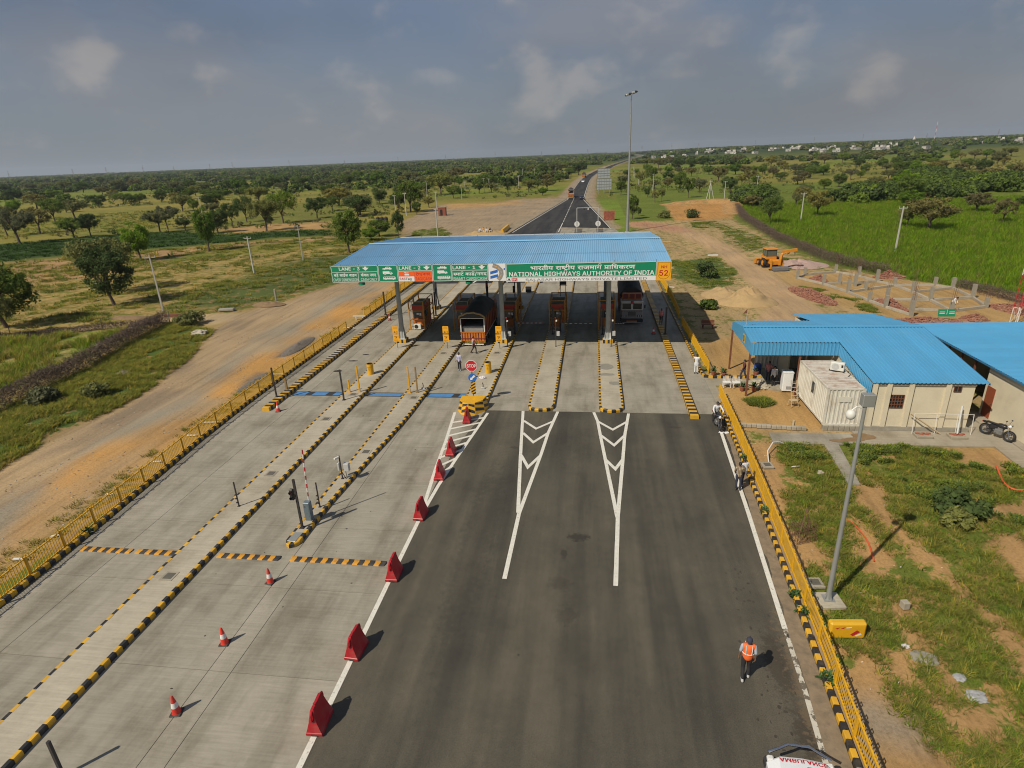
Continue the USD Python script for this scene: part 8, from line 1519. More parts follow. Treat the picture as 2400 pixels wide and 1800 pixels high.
def bush_mesh(seed, n=26, per=60, size=.16):
    g = np.random.default_rng(seed); p = g.normal(size=(n, 3)); p /= np.linalg.norm(p, axis=1, keepdims=True); c = p * g.uniform(.5, 1, n)[:, None] * [1.9, 1.9, 1.1] + [0, 0, 1.15]; c[:, 2] = np.maximum(c[:, 2], .35)
    return leaf_cloud(c, g.uniform(.4, .75, n), per, size, g)


TREES = {"L1": "-155.7,146.2,10.0,11.4;-180.9,166.6,9.0,8.1;-175.0,172.2,7.5,10.3;-207.7,212.5,8.5,8.7;-211.9,226.6,8.5,13.0;-149.7,157.9,5.1,8.6;-145.0,158.8,6.2,6.5;-128.9,166.7,7.4,8.8;-132.4,175.1,8.0,8.4;-93.7,113.6,6.8,7.1;-74.0,81.8,7.8,9.0;-470.1,588.0,13.4,30.5;-447.3,536.6,10.3,23.0;-711.9,824.6,11.6,26.2;-497.8,550.9,11.3,25.4;-585.0,623.7,10.9,27.0;-661.7,681.3,10.6,27.6;-618.7,613.5,8.8,24.2;-434.5,414.9,7.1,25.1;-309.4,307.5,6.1,14.9;-574.8,541.8,10.0,26.0;-411.7,475.0,6.1,11.1;-294.0,346.0,7.2,8.6;-260.8,296.3,6.2,9.5;-270.4,325.5,3.8,10.7;-262.0,328.0,3.8,9.6;-401.8,417.2,5.4,13.2;-291.4,322.0,2.5,4.9;-389.3,505.8,3.9,12.9", "L2": "-85.7,125.0,8.5,6.0;-112.5,178.6,6.8,6.0;-115.6,191.9,8.0,6.7;-93.1,163.7,8.1,8.7;-99.0,185.2,9.4,9.7;-93.9,199.0,6.9,8.0;-110.1,256.2,6.4,13.3;-80.4,202.0,6.6,11.4;-49.9,118.1,8.0,7.4;-217.9,412.2,7.3,9.6;-168.9,294.5,7.4,12.4;-216.3,362.2,6.5,7.3;-175.8,268.3,6.8,9.6;-179.9,250.0,6.8,9.3;-172.9,247.9,5.2,6.2;-176.8,263.5,5.9,6.0;-124.5,172.2,3.4,5.1;-107.1,161.9,6.6,8.0;-225.5,458.9,7.7,17.8;-202.6,487.6,10.3,16.7;-192.3,427.0,5.2,15.6;-247.2,635.5,8.6,12.9;-158.9,445.2,12.7,15.0;-93.0,260.4,6.6,8.8;-289.9,469.1,9.5,16.6;-239.3,396.5,11.1,14.7;-248.8,459.2,9.2,19.0;-304.5,451.5,8.5,18.1;-350.1,502.3,7.9,17.4;-339.9,469.9,6.7,21.1;-52.1,137.2,2.9,5.4;-99.1,177.1,3.1,2.6;-156.7,211.5,4.1,6.3", "L3": "-78.4,312.5,12.6,20.2;-290.5,859.0,7.7,18.9;-171.0,417.8,9.5,11.1;-64.8,212.5,10.1,11.4;-68.8,211.4,6.5,6.3;-76.2,265.1,3.9,4.7;-59.8,202.6,4.1,4.4;-63.0,231.0,3.8,5.0;-52.6,144.4,1.9,7.6;-46.6,141.2,5.8,3.7;-82.4,208.9,5.9,12.0;-119.1,289.2,4.3,5.9;-112.6,411.7,8.1,14.6;-131.8,537.6,7.6,20.0;-110.7,498.3,10.1,15.5;-143.8,547.4,8.8,16.1;-64.8,281.6,5.6,7.7;-42.9,308.7,7.7,7.7;-32.4,307.9,6.0,7.6;-29.3,325.8,5.7,5.6;-23.8,362.7,4.8,4.8;-32.7,437.6,4.6,7.5;-62.9,380.8,6.1,8.1;-131.4,1025.6,8.0,17.7;-56.9,576.1,10.0,12.1;-34.1,553.1,13.4,16.8;-45.3,564.4,9.8,11.8;-30.4,579.3,9.5,12.1;-141.7,964.4,5.9,20.3;-76.8,665.8,8.1,14.0;-13.3,532.0,10.1,18.2;-142.9,482.1,7.8,16.2;-254.0,923.3,8.2,18.2;-254.9,820.8,11.7,17.9;-78.5,188.5,2.1,4.3", "R1": "11.2,267.3,5.9,5.2;20.9,251.0,4.1,3.7;30.6,346.1,9.1,6.7;33.1,290.5,5.5,4.7;38.9,295.0,7.7,8.2;35.4,241.9,6.9,5.1;43.9,270.5,5.1,6.2;60.3,290.5,4.2,9.1;80.2,544.6,9.3,11.5;67.3,353.5,7.1,9.3;78.8,450.3,5.8,9.6;77.4,314.3,4.5,6.3;78.7,333.7,5.7,7.2;69.7,310.1,4.9,4.6;93.9,333.2,4.3,7.3;145.0,546.3,8.4,11.9;122.3,404.8,5.7,7.5;215.2,630.1,7.0,16.1;60.4,195.2,4.5,5.0;40.8,149.6,6.0,5.5;56.1,164.0,6.0,6.7;68.1,264.4,3.4,4.9;10.4,170.7,5.7,4.2;23.4,321.1,8.9,6.8;21.5,225.6,3.7,3.3;24.2,229.1,4.4,3.0;139.0,493.9,5.5,9.1;114.3,352.4,6.0,7.2;134.1,392.5,5.5,8.0;97.7,309.9,5.3,7.3;47.1,192.8,3.7,6.7;93.3,435.1,6.8,11.5;62.7,635.5,10.0,14.4;107.0,647.4,9.2,16.9;70.8,556.7,9.6,12.7;84.5,735.7,9.4,14.3;58.8,729.3,7.3,15.3;153.6,711.7,8.0,15.3;106.8,421.1,5.4,7.7;93.2,303.6,3.5,6.7;12.7,178.2,1.4,1.7", "R2": "67.5,133.6,6.0,10.0;65.8,139.0,4.7,4.9;84.8,179.8,3.5,8.2;92.8,163.6,4.5,6.9;85.8,141.8,4.9,5.3;104.7,247.7,6.1,10.2;101.4,276.4,5.4,7.0;126.9,332.1,5.9,7.3;173.5,403.6,5.5,7.6;171.3,370.9,6.0,9.7;187.8,352.7,5.6,8.9;189.3,336.5,7.2,9.2;212.9,392.1,5.7,10.6;156.1,271.1,4.0,10.4;113.3,255.4,3.2,5.8;288.1,692.3,7.4,13.0;203.9,597.4,7.3,13.0;296.5,659.8,3.5,12.6;162.9,266.2,7.4,8.9;259.9,442.0,4.7,9.7;286.0,550.4,8.7,8.8;249.7,431.0,8.5,8.7;277.0,576.7,5.4,10.1;204.2,404.2,4.9,9.3;179.1,362.3,3.4,10.9;155.6,388.3,4.8,7.3;187.3,478.9,5.2,9.8;188.2,426.3,7.5,6.6;130.7,381.9,5.2,7.7;222.5,606.2,8.2,11.2;263.9,689.5,5.6,11.7;256.6,636.6,6.0,9.8;110.9,177.0,2.4,4.0;229.6,467.7,4.4,9.1;331.9,606.5,4.8,12.0;350.1,622.6,4.9,11.3;371.2,626.2,5.7,15.0;300.3,568.3,6.0,9.1;129.4,266.2,3.3,6.1", "F3": "-66.5,73.5,7.4,8.1;-71.9,62.2,7.1,9.1;-67.7,57.4,4.6,4.6"}
TREES = {k: [tuple(map(float, r.split(','))) for r in v.split(';')] for k, v in TREES.items()}
KINDS = [('umbrella', 11, 'leaf_grey'), ('umbrella', 12, 'leaf_green'), ('round', 13, 'leaf_dark'), ('loose', 14, 'leaf_olive'), ('umbrella', 15, 'leaf_olive'), ('round', 16, 'leaf_green'), ('loose', 17, 'leaf_grey'), ('round', 18, 'leaf_bright'), ('umbrella', 19, 'leaf_dark')]
PROTO = {}
NAMED = {(-66.5, 73.5): (2, 'broad grey-green tree nearest the concrete pole left of the service road'), (-71.9, 62.2): (2, 'dark tree cut by the left picture edge above the thorn hedge'), (-67.7, 57.4): (0, 'lower grey-green tree at the left picture edge beside the pale footpath'),
    (-93.7, 113.6): (7, 'bright green round-crowned tree behind the broad tree by the pole'), (-74.0, 81.8): (0, 'grey-green tree directly behind the broad tree near the concrete pole'), (-85.7, 125.0): (7, 'bright green tree standing alone on the brown strip with its shadow beside it'), (-49.9, 118.1): (5, 'full round green tree just left of the blue roof corner'),
    (-155.7, 146.2): (6, 'tall loose tree at the left end of the dark green field strip'), (-149.7, 157.9): (1, 'low leaning umbrella tree on the far edge of the dark green strip'), (-145.0, 158.8): (8, 'dark umbrella tree right of the low leaning one at the dark strip'), (-128.9, 166.7): (6, 'left of two twin trees at the middle of the dark strip edge'), (-132.4, 175.1): (6, 'right of two twin trees at the middle of the dark strip edge'),
    (-93.1, 163.7): (0, 'wide umbrella tree standing on the sandy band left of the roof'), (-175.0, 172.2): (3, 'slim olive tree in the yellow field at the far left'), (-46.6, 141.2): (2, 'narrow dark tree right behind the blue roof corner'), (-52.6, 144.4): (5, 'low wide bush tree behind the blue roof corner'),
    (67.5, 133.6): (4, 'large olive tree beside the pale pole in the right crop field'), (65.8, 139.0): (6, 'smaller grey tree left of the large olive tree in the right field'), (92.8, 163.6): (4, 'slim olive tree at the right side of the bright crop field'), (85.8, 141.8): (3, 'small thin tree at the right picture edge of the crop field'), (56.1, 164.0): (4, 'olive tree beside the pole at the far edge of the crop field'),
    (40.8, 149.6): (1, 'green tree standing at the corner of the hedge and the crop field'), (60.4, 195.2): (6, 'grey tree behind the corner tree of the crop field'), (35.4, 241.9): (8, 'dark umbrella tree with its shadow beside the propped pole on the right'), (10.4, 170.7): (2, 'dark small tree right beside the tall floodlight mast')}
TONE = {'leaf_grey': 'grey-green', 'leaf_green': 'mid green', 'leaf_dark': 'dark green', 'leaf_olive': 'olive brown', 'leaf_bright': 'bright green'}


def tree_label(x, y, k):
    d = math.hypot(x, y); kind, _, m = KINDS[k]; band = 'nearer' if d < 240 else 'middle' if d < 420 else 'far'; sd = 'left' if x < 0 else 'right'; q = '%s %s tree' % (TONE[m], {'umbrella': 'umbrella shaped', 'round': 'round crowned', 'loose': 'thin crowned'}[kind])
    return '%s in the %s fields %s of the highway' % (q, band, sd), '%ss, %s fields, %s' % (q, band, sd)




def put_tree(x, y, h, w, k, label, group=None):
    kind, seed, m = KINDS[k]; z = float(ground_z(x, y)); h = max(h, .55 * w, 2.5); sc = (w / 7.8, w / 7.8, h / 6.6); rz = (x * 12.9898 + y * 78.233) % 6.283
    if k in PROTO: return dup(PROTO[k], 'acacia_tree', label, 'tree', (x, y, z), rz, group, sc)
    t = thing('acacia_tree', label, 'tree', (x, y, z), rz, group, scale=sc); tr, (v, f) = tree_mesh(seed, kind); obj('trunk', tr, 'bark', t, smooth=40); obj('crown', (v, f), m, t); PROTO[k] = t
    return t


tg_ = np.random.default_rng(3)
for key in TREES:
    for x, y, h, w in TREES[key]:
        if (x, y) in NAMED: k, lb = NAMED[(x, y)]; put_tree(x, y, h * 1.05, max(w, 3.5), k, lb)
        else:
            w = min(w, 15); k = int(tg_.choice(9, p=[.2, .12, .18, .06, .06, .1, .1, .03, .15] if x < 0 else [.15, .12, .1, .12, .16, .1, .1, .1, .05])); put_tree(x, y, min(h, 10), w, k, *tree_label(x, y, k))


def free(x, y):
    return (hw_dist(x, y) > 14) & ~((x > -66) & (x < 48) & (y < 262)) & ~soft(P_CROPR, x, y, 4).astype(bool) & ~soft(P_DARK, x, y, 4).astype(bool) & ~soft(P_YEL, x, y, 4).astype(bool) & ~soft(P_BROWN, x, y, 4).astype(bool)


have = [(x, y) for v in TREES.values() for x, y, h, w in v]; added = 0
while added < 112:
    az, r = tg_.uniform(-.86, .62), math.sqrt(tg_.uniform(210 ** 2, 520 ** 2)); x, y = r * math.sin(az), r * math.cos(az)
    if not free(np.array([x]), np.array([y]))[0] or fbm2(x, y, 60, 3, 4) < .40 or min((x - a) ** 2 + (y - b) ** 2 for a, b in have) < 81: continue
    have.append((x, y)); w = tg_.uniform(5, 9.5); k = int(tg_.integers(0, 9)); put_tree(x, y, w * tg_.uniform(.6, .85), w, k, *tree_label(x, y, k)); added += 1
# the far wood: thousands of crowns that read as one mass
fg = np.random.default_rng(8); protos = [('crown_mass', bush_mesh(s, 12, 34, .34), m) for s, m in ((1, 'leaf_dark'), (2, 'leaf_far'), (3, 'leaf_green'), (4, 'leaf_grey'))]
P_, S_ = [], []
for r0_, r1_, n_, sc_ in ((420, 700, 1300, 1.8), (700, 1300, 4600, 2.0), (1300, 2600, 9000, 3.0), (2600, 6200, 13000, 6.0)):
    az = fg.uniform(-.95, .75, n_); r = np.sqrt(fg.uniform(r0_ ** 2, r1_ ** 2, n_)); x, y = r * np.sin(az), r * np.cos(az); dn = fbm2(x, y, 130, 3, 2) * .5 + fbm2(x, y, 45, 2, 4) * .5
    ok = free(x, y) & (dn > np.where(az < 0, .52 if r0_ < 700 else .485 if r0_ < 1300 else .42, .54 if r0_ < 700 else .52 if r0_ < 1300 else .46)) & (hw_dist(x, y) > 12 + .01 * r) & ~((az > .09) & (az < .56) & (r > 1000) & (r < 2150) & (fg.uniform(0, 1, n_) < .72)); x, y, r = x[ok], y[ok], r[ok]
    P_.append(np.stack([x, y, ground_z(x, y) - .3], 1)); q = sc_ * fg.uniform(.6, 1.3, len(x)); S_.append(np.stack([q * 1.15, q * 1.15, np.minimum(q, 3.0 + .15 * q)], 1))
P_, S_ = np.vstack(P_), np.vstack(S_); instancer('far_woodland', protos, P_, fg.integers(0, 4, len(P_)), fg.uniform(0, 6.28, len(P_)), S_)
# dense green shrubs behind the right crop field
B1 = [(148.6, 337.1), (179.1, 370.3), (172.4, 340.2), (158.6, 286.2), (158.3, 254.5), (142.0, 227.5), (126.1, 215.6), (141.6, 258.4), (142.9, 289.1)]; B2 = [(72.4, 200.9), (92.2, 231.9), (109.6, 239.3), (122.1, 263.6), (127.7, 253.4), (124.7, 226.1), (113.7, 208.0), (92.8, 204.5), (77.6, 195.4)]; B3 = [(48, 212), (56, 232), (58, 220), (51, 196), (47, 199)]; B4 = [(124, 226), (150, 240), (165, 272), (150, 262), (128, 250)]
P_ = []
for q in (B1, B2, B3, B4):
    a = np.array(q); x, y = fg.uniform(a[:, 0].min(), a[:, 0].max(), 900), fg.uniform(a[:, 1].min(), a[:, 1].max(), 900); ok = pip(q, x, y); P_.append(np.stack([x[ok], y[ok]], 1)[:150])
P_ = np.vstack(P_); instancer('dense_shrubs', [('shrub_crown', bush_mesh(s, 22, 60, .2), 'leaf_dark' if s < 23 else 'leaf_green') for s in (21, 22, 23)], np.c_[P_, ground_z(P_[:, 0], P_[:, 1])], fg.integers(0, 3, len(P_)), fg.uniform(0, 6.28, len(P_)), fg.uniform(1.2, 2.1, len(P_)))
# single bushes
bproto = None
for k, (x, y, s, m, lb) in enumerate(((-47.9, 63.4, .8, 0, 'round pale green bush at the end of the thorn hedge'), (18.3, 27.8, .55, 1, 'dark round bush in the weeds on the right, above the mast shadow'), (17.5, 26.7, .36, 0, 'smaller grey green bush below the dark round bush on the right'), (16.2, 88.5, .9, 1, 'dark spreading bush on the green patch right of the roof'), (13.2, 69.5, .5, 1, 'low bush in the roof shade right of the railing'), (-41.0, 40.9, .5, 0, 'pale tussock bush below the thorn hedge on the left'), (-44.6, 39.5, .55, 0, 'grey tussock bush right under the thorn hedge at the left edge'), (26.2, 170.0, 1.0, 1, 'bush at the left foot of the orange bank'), (19.0, 171.0, .9, 0, 'small bush left of the orange bank'))):
    t = thing('bush', lb, 'bush', (x, y, gz(x, y) - .05), k, scale=(s,) * 3); obj('leaves', bush_mesh(50 + k, 26, 70, .11 / max(s, .4)), 'leaf_grey' if m == 0 else 'leaf_dark', t); obj('stems', MB().tube([(0, 0, 0), (.1, 0, .6)], .05).tube([(0, 0, 0), (-.2, .2, .7)], .04), 'bark', t)


def hedge(label, pts, w, h, seed, n_per=210):
    t = thing('thorn_hedge', label, 'hedge'); g = np.random.default_rng(seed); P = resample(pts, .3); V = []
    for p in P:
        n = n_per; zz = g.uniform(0, 1, n) ** .8; hh = h * (.75 + .5 * meshkit.fbm(np.array([[p[0] * .8, p[1] * .8, seed]]), 3)[0]); c = np.stack([p[0] + g.normal(0, .3 * w, n) * (1 - .45 * zz), p[1] + g.normal(0, .3 * w, n) * (1 - .45 * zz), gz(*p) + zz * hh], 1)
        d = g.normal(size=(n, 3)) + [0, 0, .25]; d /= np.linalg.norm(d, axis=1, keepdims=True); L = g.uniform(.12, .4, n)[:, None]; s = np.cross(d, g.normal(size=(n, 3))); s /= np.linalg.norm(s, axis=1, keepdims=True); V.append(np.stack([c - s * .022, c + s * .022, c + d * L], 1).reshape(-1, 3))
    V = np.vstack(V); obj('thorn_twigs', (V, np.arange(len(V)).reshape(-1, 3)), 'thorn', t, kind='stuff')
    return t


HL = [(-47.6, 33.0), (-47.2, 37.8), (-47.4, 41.3), (-48.2, 45.9), (-48.8, 50.3), (-50.1, 55.5), (-51.0, 59.9), (-51.7, 63.9)]
hedge('brown thorn hedge between the bright field and the left service road', HL, 1.7, 1.5, 1); hedge('low dark thorn row along the pale footpath on the left', [(-68, 57.0), (-62, 59.2), (-57, 61.0), (-52.5, 63.8)], .8, .7, 2, 110)
hedge('long brown thorn hedge between the cleared ground and the right crop field', [(43.3, 197), (38.5, 165), (36.9, 142.4), (35.9, 122.9), (36.6, 113.7), (36.6, 104.2), (37.6, 96.1), (40.5, 88)], 2.4, 1.4, 3, 120); hedge('short brown thorn hedge at the right end of the building site', [(45.4, 80), (46.2, 76.4), (47.0, 71.9), (48, 68)], 1.4, 1.0, 4, 120)
for k, (x, y, hgt) in enumerate(((-50.9, 63.7, 1.6), (-48.9, 50.4, 1.5), (-57.2, 60.5, 1.5), (-62.0, 58.6, 1.3), (-66.2, 57.3, 1.4))):
    obj('stake', MB().tube([(x, y, 0), (x + .06, y, hgt)], .07 if k < 2 else .04, 5), 'column_concrete' if k < 2 else 'bark', label=('pale stone stake at the road end of the thorn hedge', 'pale stone stake in the middle of the thorn hedge', 'dark crooked stake right on the low thorn row', 'dark crooked stake in the middle of the low thorn row', 'dark crooked stake left on the low thorn row')[k], cat='stake')
# grass, weeds and crops: loose stuff
def tuft(seed, n, h, spread, w, droop=.35):
    g = np.random.default_rng(seed); a = g.uniform(0, 2 * PI, n); r = spread * np.sqrt(g.uniform(0, 1, n)); p = np.stack([r * np.cos(a), r * np.sin(a), np.zeros(n)], 1); q = a + g.normal(0, .9, n); L = h * g.uniform(.5, 1.15, n); o = np.stack([np.cos(q), np.sin(q), np.zeros(n)], 1); s = np.stack([-np.sin(q), np.cos(q), np.zeros(n)], 1) * w
    m = p + o * (L * droop * .4)[:, None] + [0, 0, 1] * (L * .62)[:, None]; e = p + o * (L * droop * 1.3)[:, None] + [0, 0, 1] * L[:, None]; V = np.stack([p - s, p + s, m + s * .7, m - s * .7, e], 1).reshape(-1, 3); k = np.arange(n) * 5
    return V, np.vstack([np.stack([k, k + 1, k + 2], 1), np.stack([k, k + 2, k + 3], 1), np.stack([k + 3, k + 2, k + 4], 1)])


def scatter(poly, n, g, holes=(), keep=None):
    a = np.array(poly); x, y = g.uniform(a[:, 0].min(), a[:, 0].max(), n), g.uniform(a[:, 1].min(), a[:, 1].max(), n); ok = pip(poly, x, y)
    for h in holes: ok &= ~(soft(h, x, y, .9) > g.uniform(.25, .8, n))
    if keep is not None: ok &= keep(x, y)
    return x[ok], y[ok]


vg = np.random.default_rng(17)
def stuff(name, protos, x, y, s0, s1, squash=None):
    n = len(x); sc = vg.uniform(s0, s1, n)
    if squash is not None: sc = np.stack([sc, sc, sc * vg.uniform(*squash, n)], 1)
    return instancer(name, protos, np.stack([x, y, ground_z(x, y) - .02], 1), vg.integers(0, len(protos), n), vg.uniform(0, 6.28, n), sc)


BUILT = [[(9, 36.2), (9, 60), (60, 60), (60, 28), (25.6, 28), (23.8, 33), (23.9, 35), (16.5, 35)], [(11.2, 37), (11.2, 34.9), (17, 35), (17, 37)], [(14.2, 35), (15.2, 35), (14.6, 30), (13.8, 30)], [(9.05, 21.3), (10.2, 21.3), (10.2, 20.2), (9.05, 20.2)], [(9, 19.2), (10.4, 19.2), (10.4, 18.6), (9, 18.6)]]
keepfg = lambda x, y: (fbm2(x, y, 2.6, 4, 31) + vg.normal(0, .05, len(x)) > .46) & (x > np.interp(y, [5, 14, 20, 30, 36], [8.9, 9.1, 9.3, 10.1, 10.7]))
x, y = scatter(P_FG, 62000, vg, P_FGSAND + BUILT, keepfg); ok = np.hypot(x, y) < 48; x, y = x[ok], y[ok]
stuff('weedy_grass', [('grass_tuft', tuft(1, 26, .17, .16, .011, .9), 'grass_green'), ('grass_tuft', tuft(2, 22, .22, .15, .010, .8), 'grass_green'), ('grass_tuft', tuft(3, 20, .13, .17, .012, 1.0), 'leaf_bright'), ('grass_tuft', tuft(4, 18, .20, .14, .009, .9), 'grass_yellow')], x, y, .7, 1.35)
DENSE = [[(15.5, 35), (15.6, 32.5), (17.5, 33), (20, 32.3), (20.3, 34), (19, 35)], [(20.3, 34.6), (19.8, 31.5), (21.5, 31.8), (22.3, 33.2)], [(16.8, 31), (21, 30.6), (20, 28), (17, 28.4)], [(12, 34.6), (13.6, 34.8), (13.5, 33), (12, 33)], [(22, 32), (23.5, 33), (24.5, 31), (22.5, 30)], [(19.8, 28.2), (20.8, 27.2), (19.6, 26.2), (18.6, 27.2)]]
X_, Y_ = [], []
for q in DENSE: a, b = scatter(q, 900, vg, [], lambda x, y: fbm2(x, y, .9, 3, 7) > .50); X_.append(a); Y_.append(b)
stuff('leafy_weeds', [('weed_clump', leafy(MB(), (0, 0, 0), .25, .3, 40, 71, L=.2, w=.03), 'leaf_green'), ('weed_clump', leafy(MB(), (0, 0, 0), .25, .3, 40, 72, L=.18, w=.03), 'grass_green')], np.concatenate(X_), np.concatenate(Y_), .6, 1.2)
x, y = scatter(P_CROPR, 30000, vg, [], None); stuff('tall_crop', [('crop_tuft', tuft(s, 16, 1.05, .42, .03, .35), 'grass_crop') for s in (5, 6, 7)] + [('crop_tuft', tuft(8, 14, 1.15, .4, .028, .3), 'grass_green')], x, y, .7, 1.2, (.65, 1.15))
x, y = scatter(P_CROPL, 9000, vg, [], lambda x, y: (fbm2(x, y, 2.5, 3, 5) > .47) & (x > -85)); stuff('left_crop', [('crop_tuft', tuft(s, 16, .75, .28, .026, .5), m) for s, m in ((9, 'grass_crop'), (10, 'grass_green'), (10, 'grass_yellow'))], x, y, .6, 1.25)
VG = [(-51.5, 64), (-50, 56), (-48.6, 50), (-47.0, 41), (-46.6, 26), (-37, 26), (-37.6, 28.9), (-38, 35), (-37.4, 38.6), (-37.8, 43), (-39.4, 51), (-43.5, 61)]
x, y = scatter(VG, 14000, vg, [], lambda x, y: fbm2(x, y, 2.2, 4, 12) + vg.normal(0, .04, len(x)) > .44); stuff('verge_grass', [('grass_tuft', tuft(s, 20, .3, .26, .018, .8), m) for s, m in ((11, 'grass_green'), (12, 'grass_green'), (13, 'grass_yellow'))], x, y, .6, 1.3)
FL = [(-52, 66), (-47, 71), (-43.5, 77), (-41, 84), (-36, 104), (-46, 140), (-60, 150), (-100, 130), (-125, 110), (-140, 92), (-110, 52), (-70, 60)]
x, y = scatter(FL, 26000, vg, [P_PATHL], lambda x, y: fbm2(x, y, 3.0, 4, 14) + vg.normal(0, .05, len(x)) > .52); stuff('field_weeds', [('weed_clump', tuft(s, 16, .45, .4, .035, .9), m) for s, m in ((15, 'crop_low'), (16, 'grass_green'), (17, 'grass_yellow'))], x, y, .6, 1.3, (.5, 1.0))
X_, Y_ = [], []
for q, n in ((P_YEL, 7000), (P_BROWN, 1800)): a, b = scatter(q, n, vg, [], lambda x, y: (fbm2(x, y, 6, 3, 21) > .42) & (np.hypot(x, y) < 330)); X_.append(a); Y_.append(b)
stuff('field_crop', [('crop_tuft', tuft(s, 14, .75, .6, .06, .8), m) for s, m in ((31, 'crop_low'), (32, 'grass_yellow'), (33, 'grass_green'))], np.concatenate(X_), np.concatenate(Y_), .7, 1.5, (.5, 1.0))
x, y = scatter(P_DARK, 7000, vg); stuff('dark_crop', [('crop_tuft', tuft(s, 14, .6, .6, .06, .8), 'crop_dark') for s in (35, 36)], x, y, .7, 1.4, (.5, 1.0))
az, r = vg.uniform(-.9, .62, 5200), np.sqrt(vg.uniform(150 ** 2, 620 ** 2, 5200)); x, y = r * np.sin(az), r * np.cos(az); ok = free(x, y) & (fbm2(x, y, 22, 3, 6) > .46); x, y = x[ok], y[ok]
stuff('field_scrub', [('scrub_tuft', bush_mesh(s, 7, 26, .2), m) for s, m in ((41, 'leaf_grey'), (42, 'leaf_green'), (43, 'leaf_olive'))], x, y, .22, .75)
X_, Y_ = [], []
for q in (P_GR_A, P_GR_B, P_GR_C, P_GR_D, P_GR_F, P_GREENB): a, b = scatter(q, 2200, vg, [], lambda x, y: fbm2(x, y, 1.8, 3, 15) > .50); X_.append(a); Y_.append(b)
a, b = scatter(P_GR_E, 420, vg, [], lambda x, y: fbm2(x, y, .7, 3, 15) > .46); X_.append(a); Y_.append(b)
stuff('patch_grass', [('grass_tuft', tuft(s, 18, .22, .3, .02, .9), m) for s, m in ((18, 'grass_green'), (19, 'crop_low'))], np.concatenate(X_), np.concatenate(Y_), .5, 1.2)
x, y = scatter([(-29, 8), (-27.1, 8), (-27.2, 100), (-29.2, 100)], 1500, vg, [], lambda x, y: fbm2(x, y, 3, 3, 19) > .56); stuff('railing_grass', [('grass_tuft', tuft(s, 18, .22, .2, .015, .9), m) for s, m in ((24, 'grass_green'), (25, 'grass_yellow'))], x, y, .5, 1.2)

rock = trimesh.creation.icosphere(1, 1.0); pm_ = [('pebble', (np.array(rock.vertices) * [1, .8, .55] * (1 + .35 * np.random.default_rng(s).normal(size=(len(rock.vertices), 1))), np.array(rock.faces)), m) for s, m in ((1, 'gravel_dark'), (2, 'pale_concrete'), (3, 'mud'))]
a1, b1 = scatter(P_VERGE, 9000, vg, [P_TAR], lambda x, y: fbm2(x, y, 3, 3, 33) > .5); a2, b2 = scatter(P_PLAIN, 2500, vg); a3, b3 = scatter(P_CLEAR, 5000, vg, BUILT[:1])
stuff('pebbles', pm_, np.concatenate([a1, a2, a3]), np.concatenate([b1, b2, b3]), .02, .085)

# ------------------------------------------------------------------ poles, pylons, village
mat('pole_concrete', (.46, .45, .40), .8, .08, 2); mat('far_wall', (.50, .475, .43), .8, .08, .3, rnd=.25); mat('far_window', (.08, .08, .09), .5)
POLES = [(-58.4, 96.1), (-56.0, 109.8), (-56.8, 70.4), (-83.3, 201.1), (-66.3, 200.3), (-62.4, 199.3), (-59.0, 227.2), (-36.5, 139.5), (-84.0, 306.3), (-59.6, 275.7), (-62.1, 296.2), (-56.2, 315.4), (-57.9, 341.6), (-43.3, 356.1), (-56.7, 497.8), (-53.2, 557.9), (-32.6, 524.3), (-149.5, 218.6), (-272.7, 402.5), (49.4, 155.1), (58.8, 236.7), (46.6, 231.9), (41.0, 229.4), (26.9, 293.9), (22.8, 330.9), (27.8, 462.4), (50.1, 108.0), (26.4, 428.5)]
PN = {(-58.4, 96.1): 'pale concrete pole nearest the green field patch, left of the roof', (-56.0, 109.8): 'pale concrete pole with a crossbar, next one behind towards the roof', (-56.8, 70.4): 'pale concrete pole with a crossbar standing right of the broad tree', (-36.5, 139.5): 'thin pole just behind the blue roof, left of the yellow barrier', (-59.0, 227.2): 'thick pale pole above the brick kiosk left of the highway', (49.4, 155.1): 'pale pole beside an olive tree at the far edge of the crop field', (50.1, 108.0): 'pale leaning pole in the bright crop field on the right', (41.0, 229.4): 'pale pole propped by slanting struts on the right', (46.6, 231.9): 'pale pole right of the propped pole'}
pp = None
for k, (x, y) in enumerate(POLES):
    lb = PN.get((x, y), 'thin pale concrete pole standing in the distant fields'); gp = None if (x, y) in PN else 'distant pale poles'; tilt = 0
    if pp is None:
        t = pp = thing('utility_pole', lb, 'pole', (x, y, gz(x, y)), 0, gp); obj('shaft', MB().box((0, 0, 3.15), (.2, .26, 6.5), taper=.62), 'pole_concrete', t); obj('crossbar', MB().box((0, 0, 6.1), (1.3, .06, .08)), 'pole_concrete', t)
        for q in (-.6, .0, .6): obj('insulator', MB().cyl((q, 0, 6.14), (q, 0, 6.34), .04, n=6), 'trim_grey', t)
    else: t = dup(pp, 'utility_pole', lb, 'pole', (x, y, gz(x, y)), (k * 1.3) % 1.5 - .7, gp, (1, 1, .95 + .1 * ((k * 7) % 3)))
for dx, lb in ((-1.2, 'left slanting strut of the propped pole on the right'), (1.5, 'right slanting strut of the propped pole on the right')): obj('strut', MB().tube([(41.0 + dx, 229.0, gz(41, 229)), (41.0, 229.4, 5.6)], .12, 4), 'pole_concrete', label=lb, cat='strut')
PYA = [-.806, -.74, -.703, -.66, -.623, -.577, -.547, -.469, -.389, -.308, -.234, -.156, -.083, -.011, .072, .116, .155, .235, .312, .372, .445, .519]
py = None
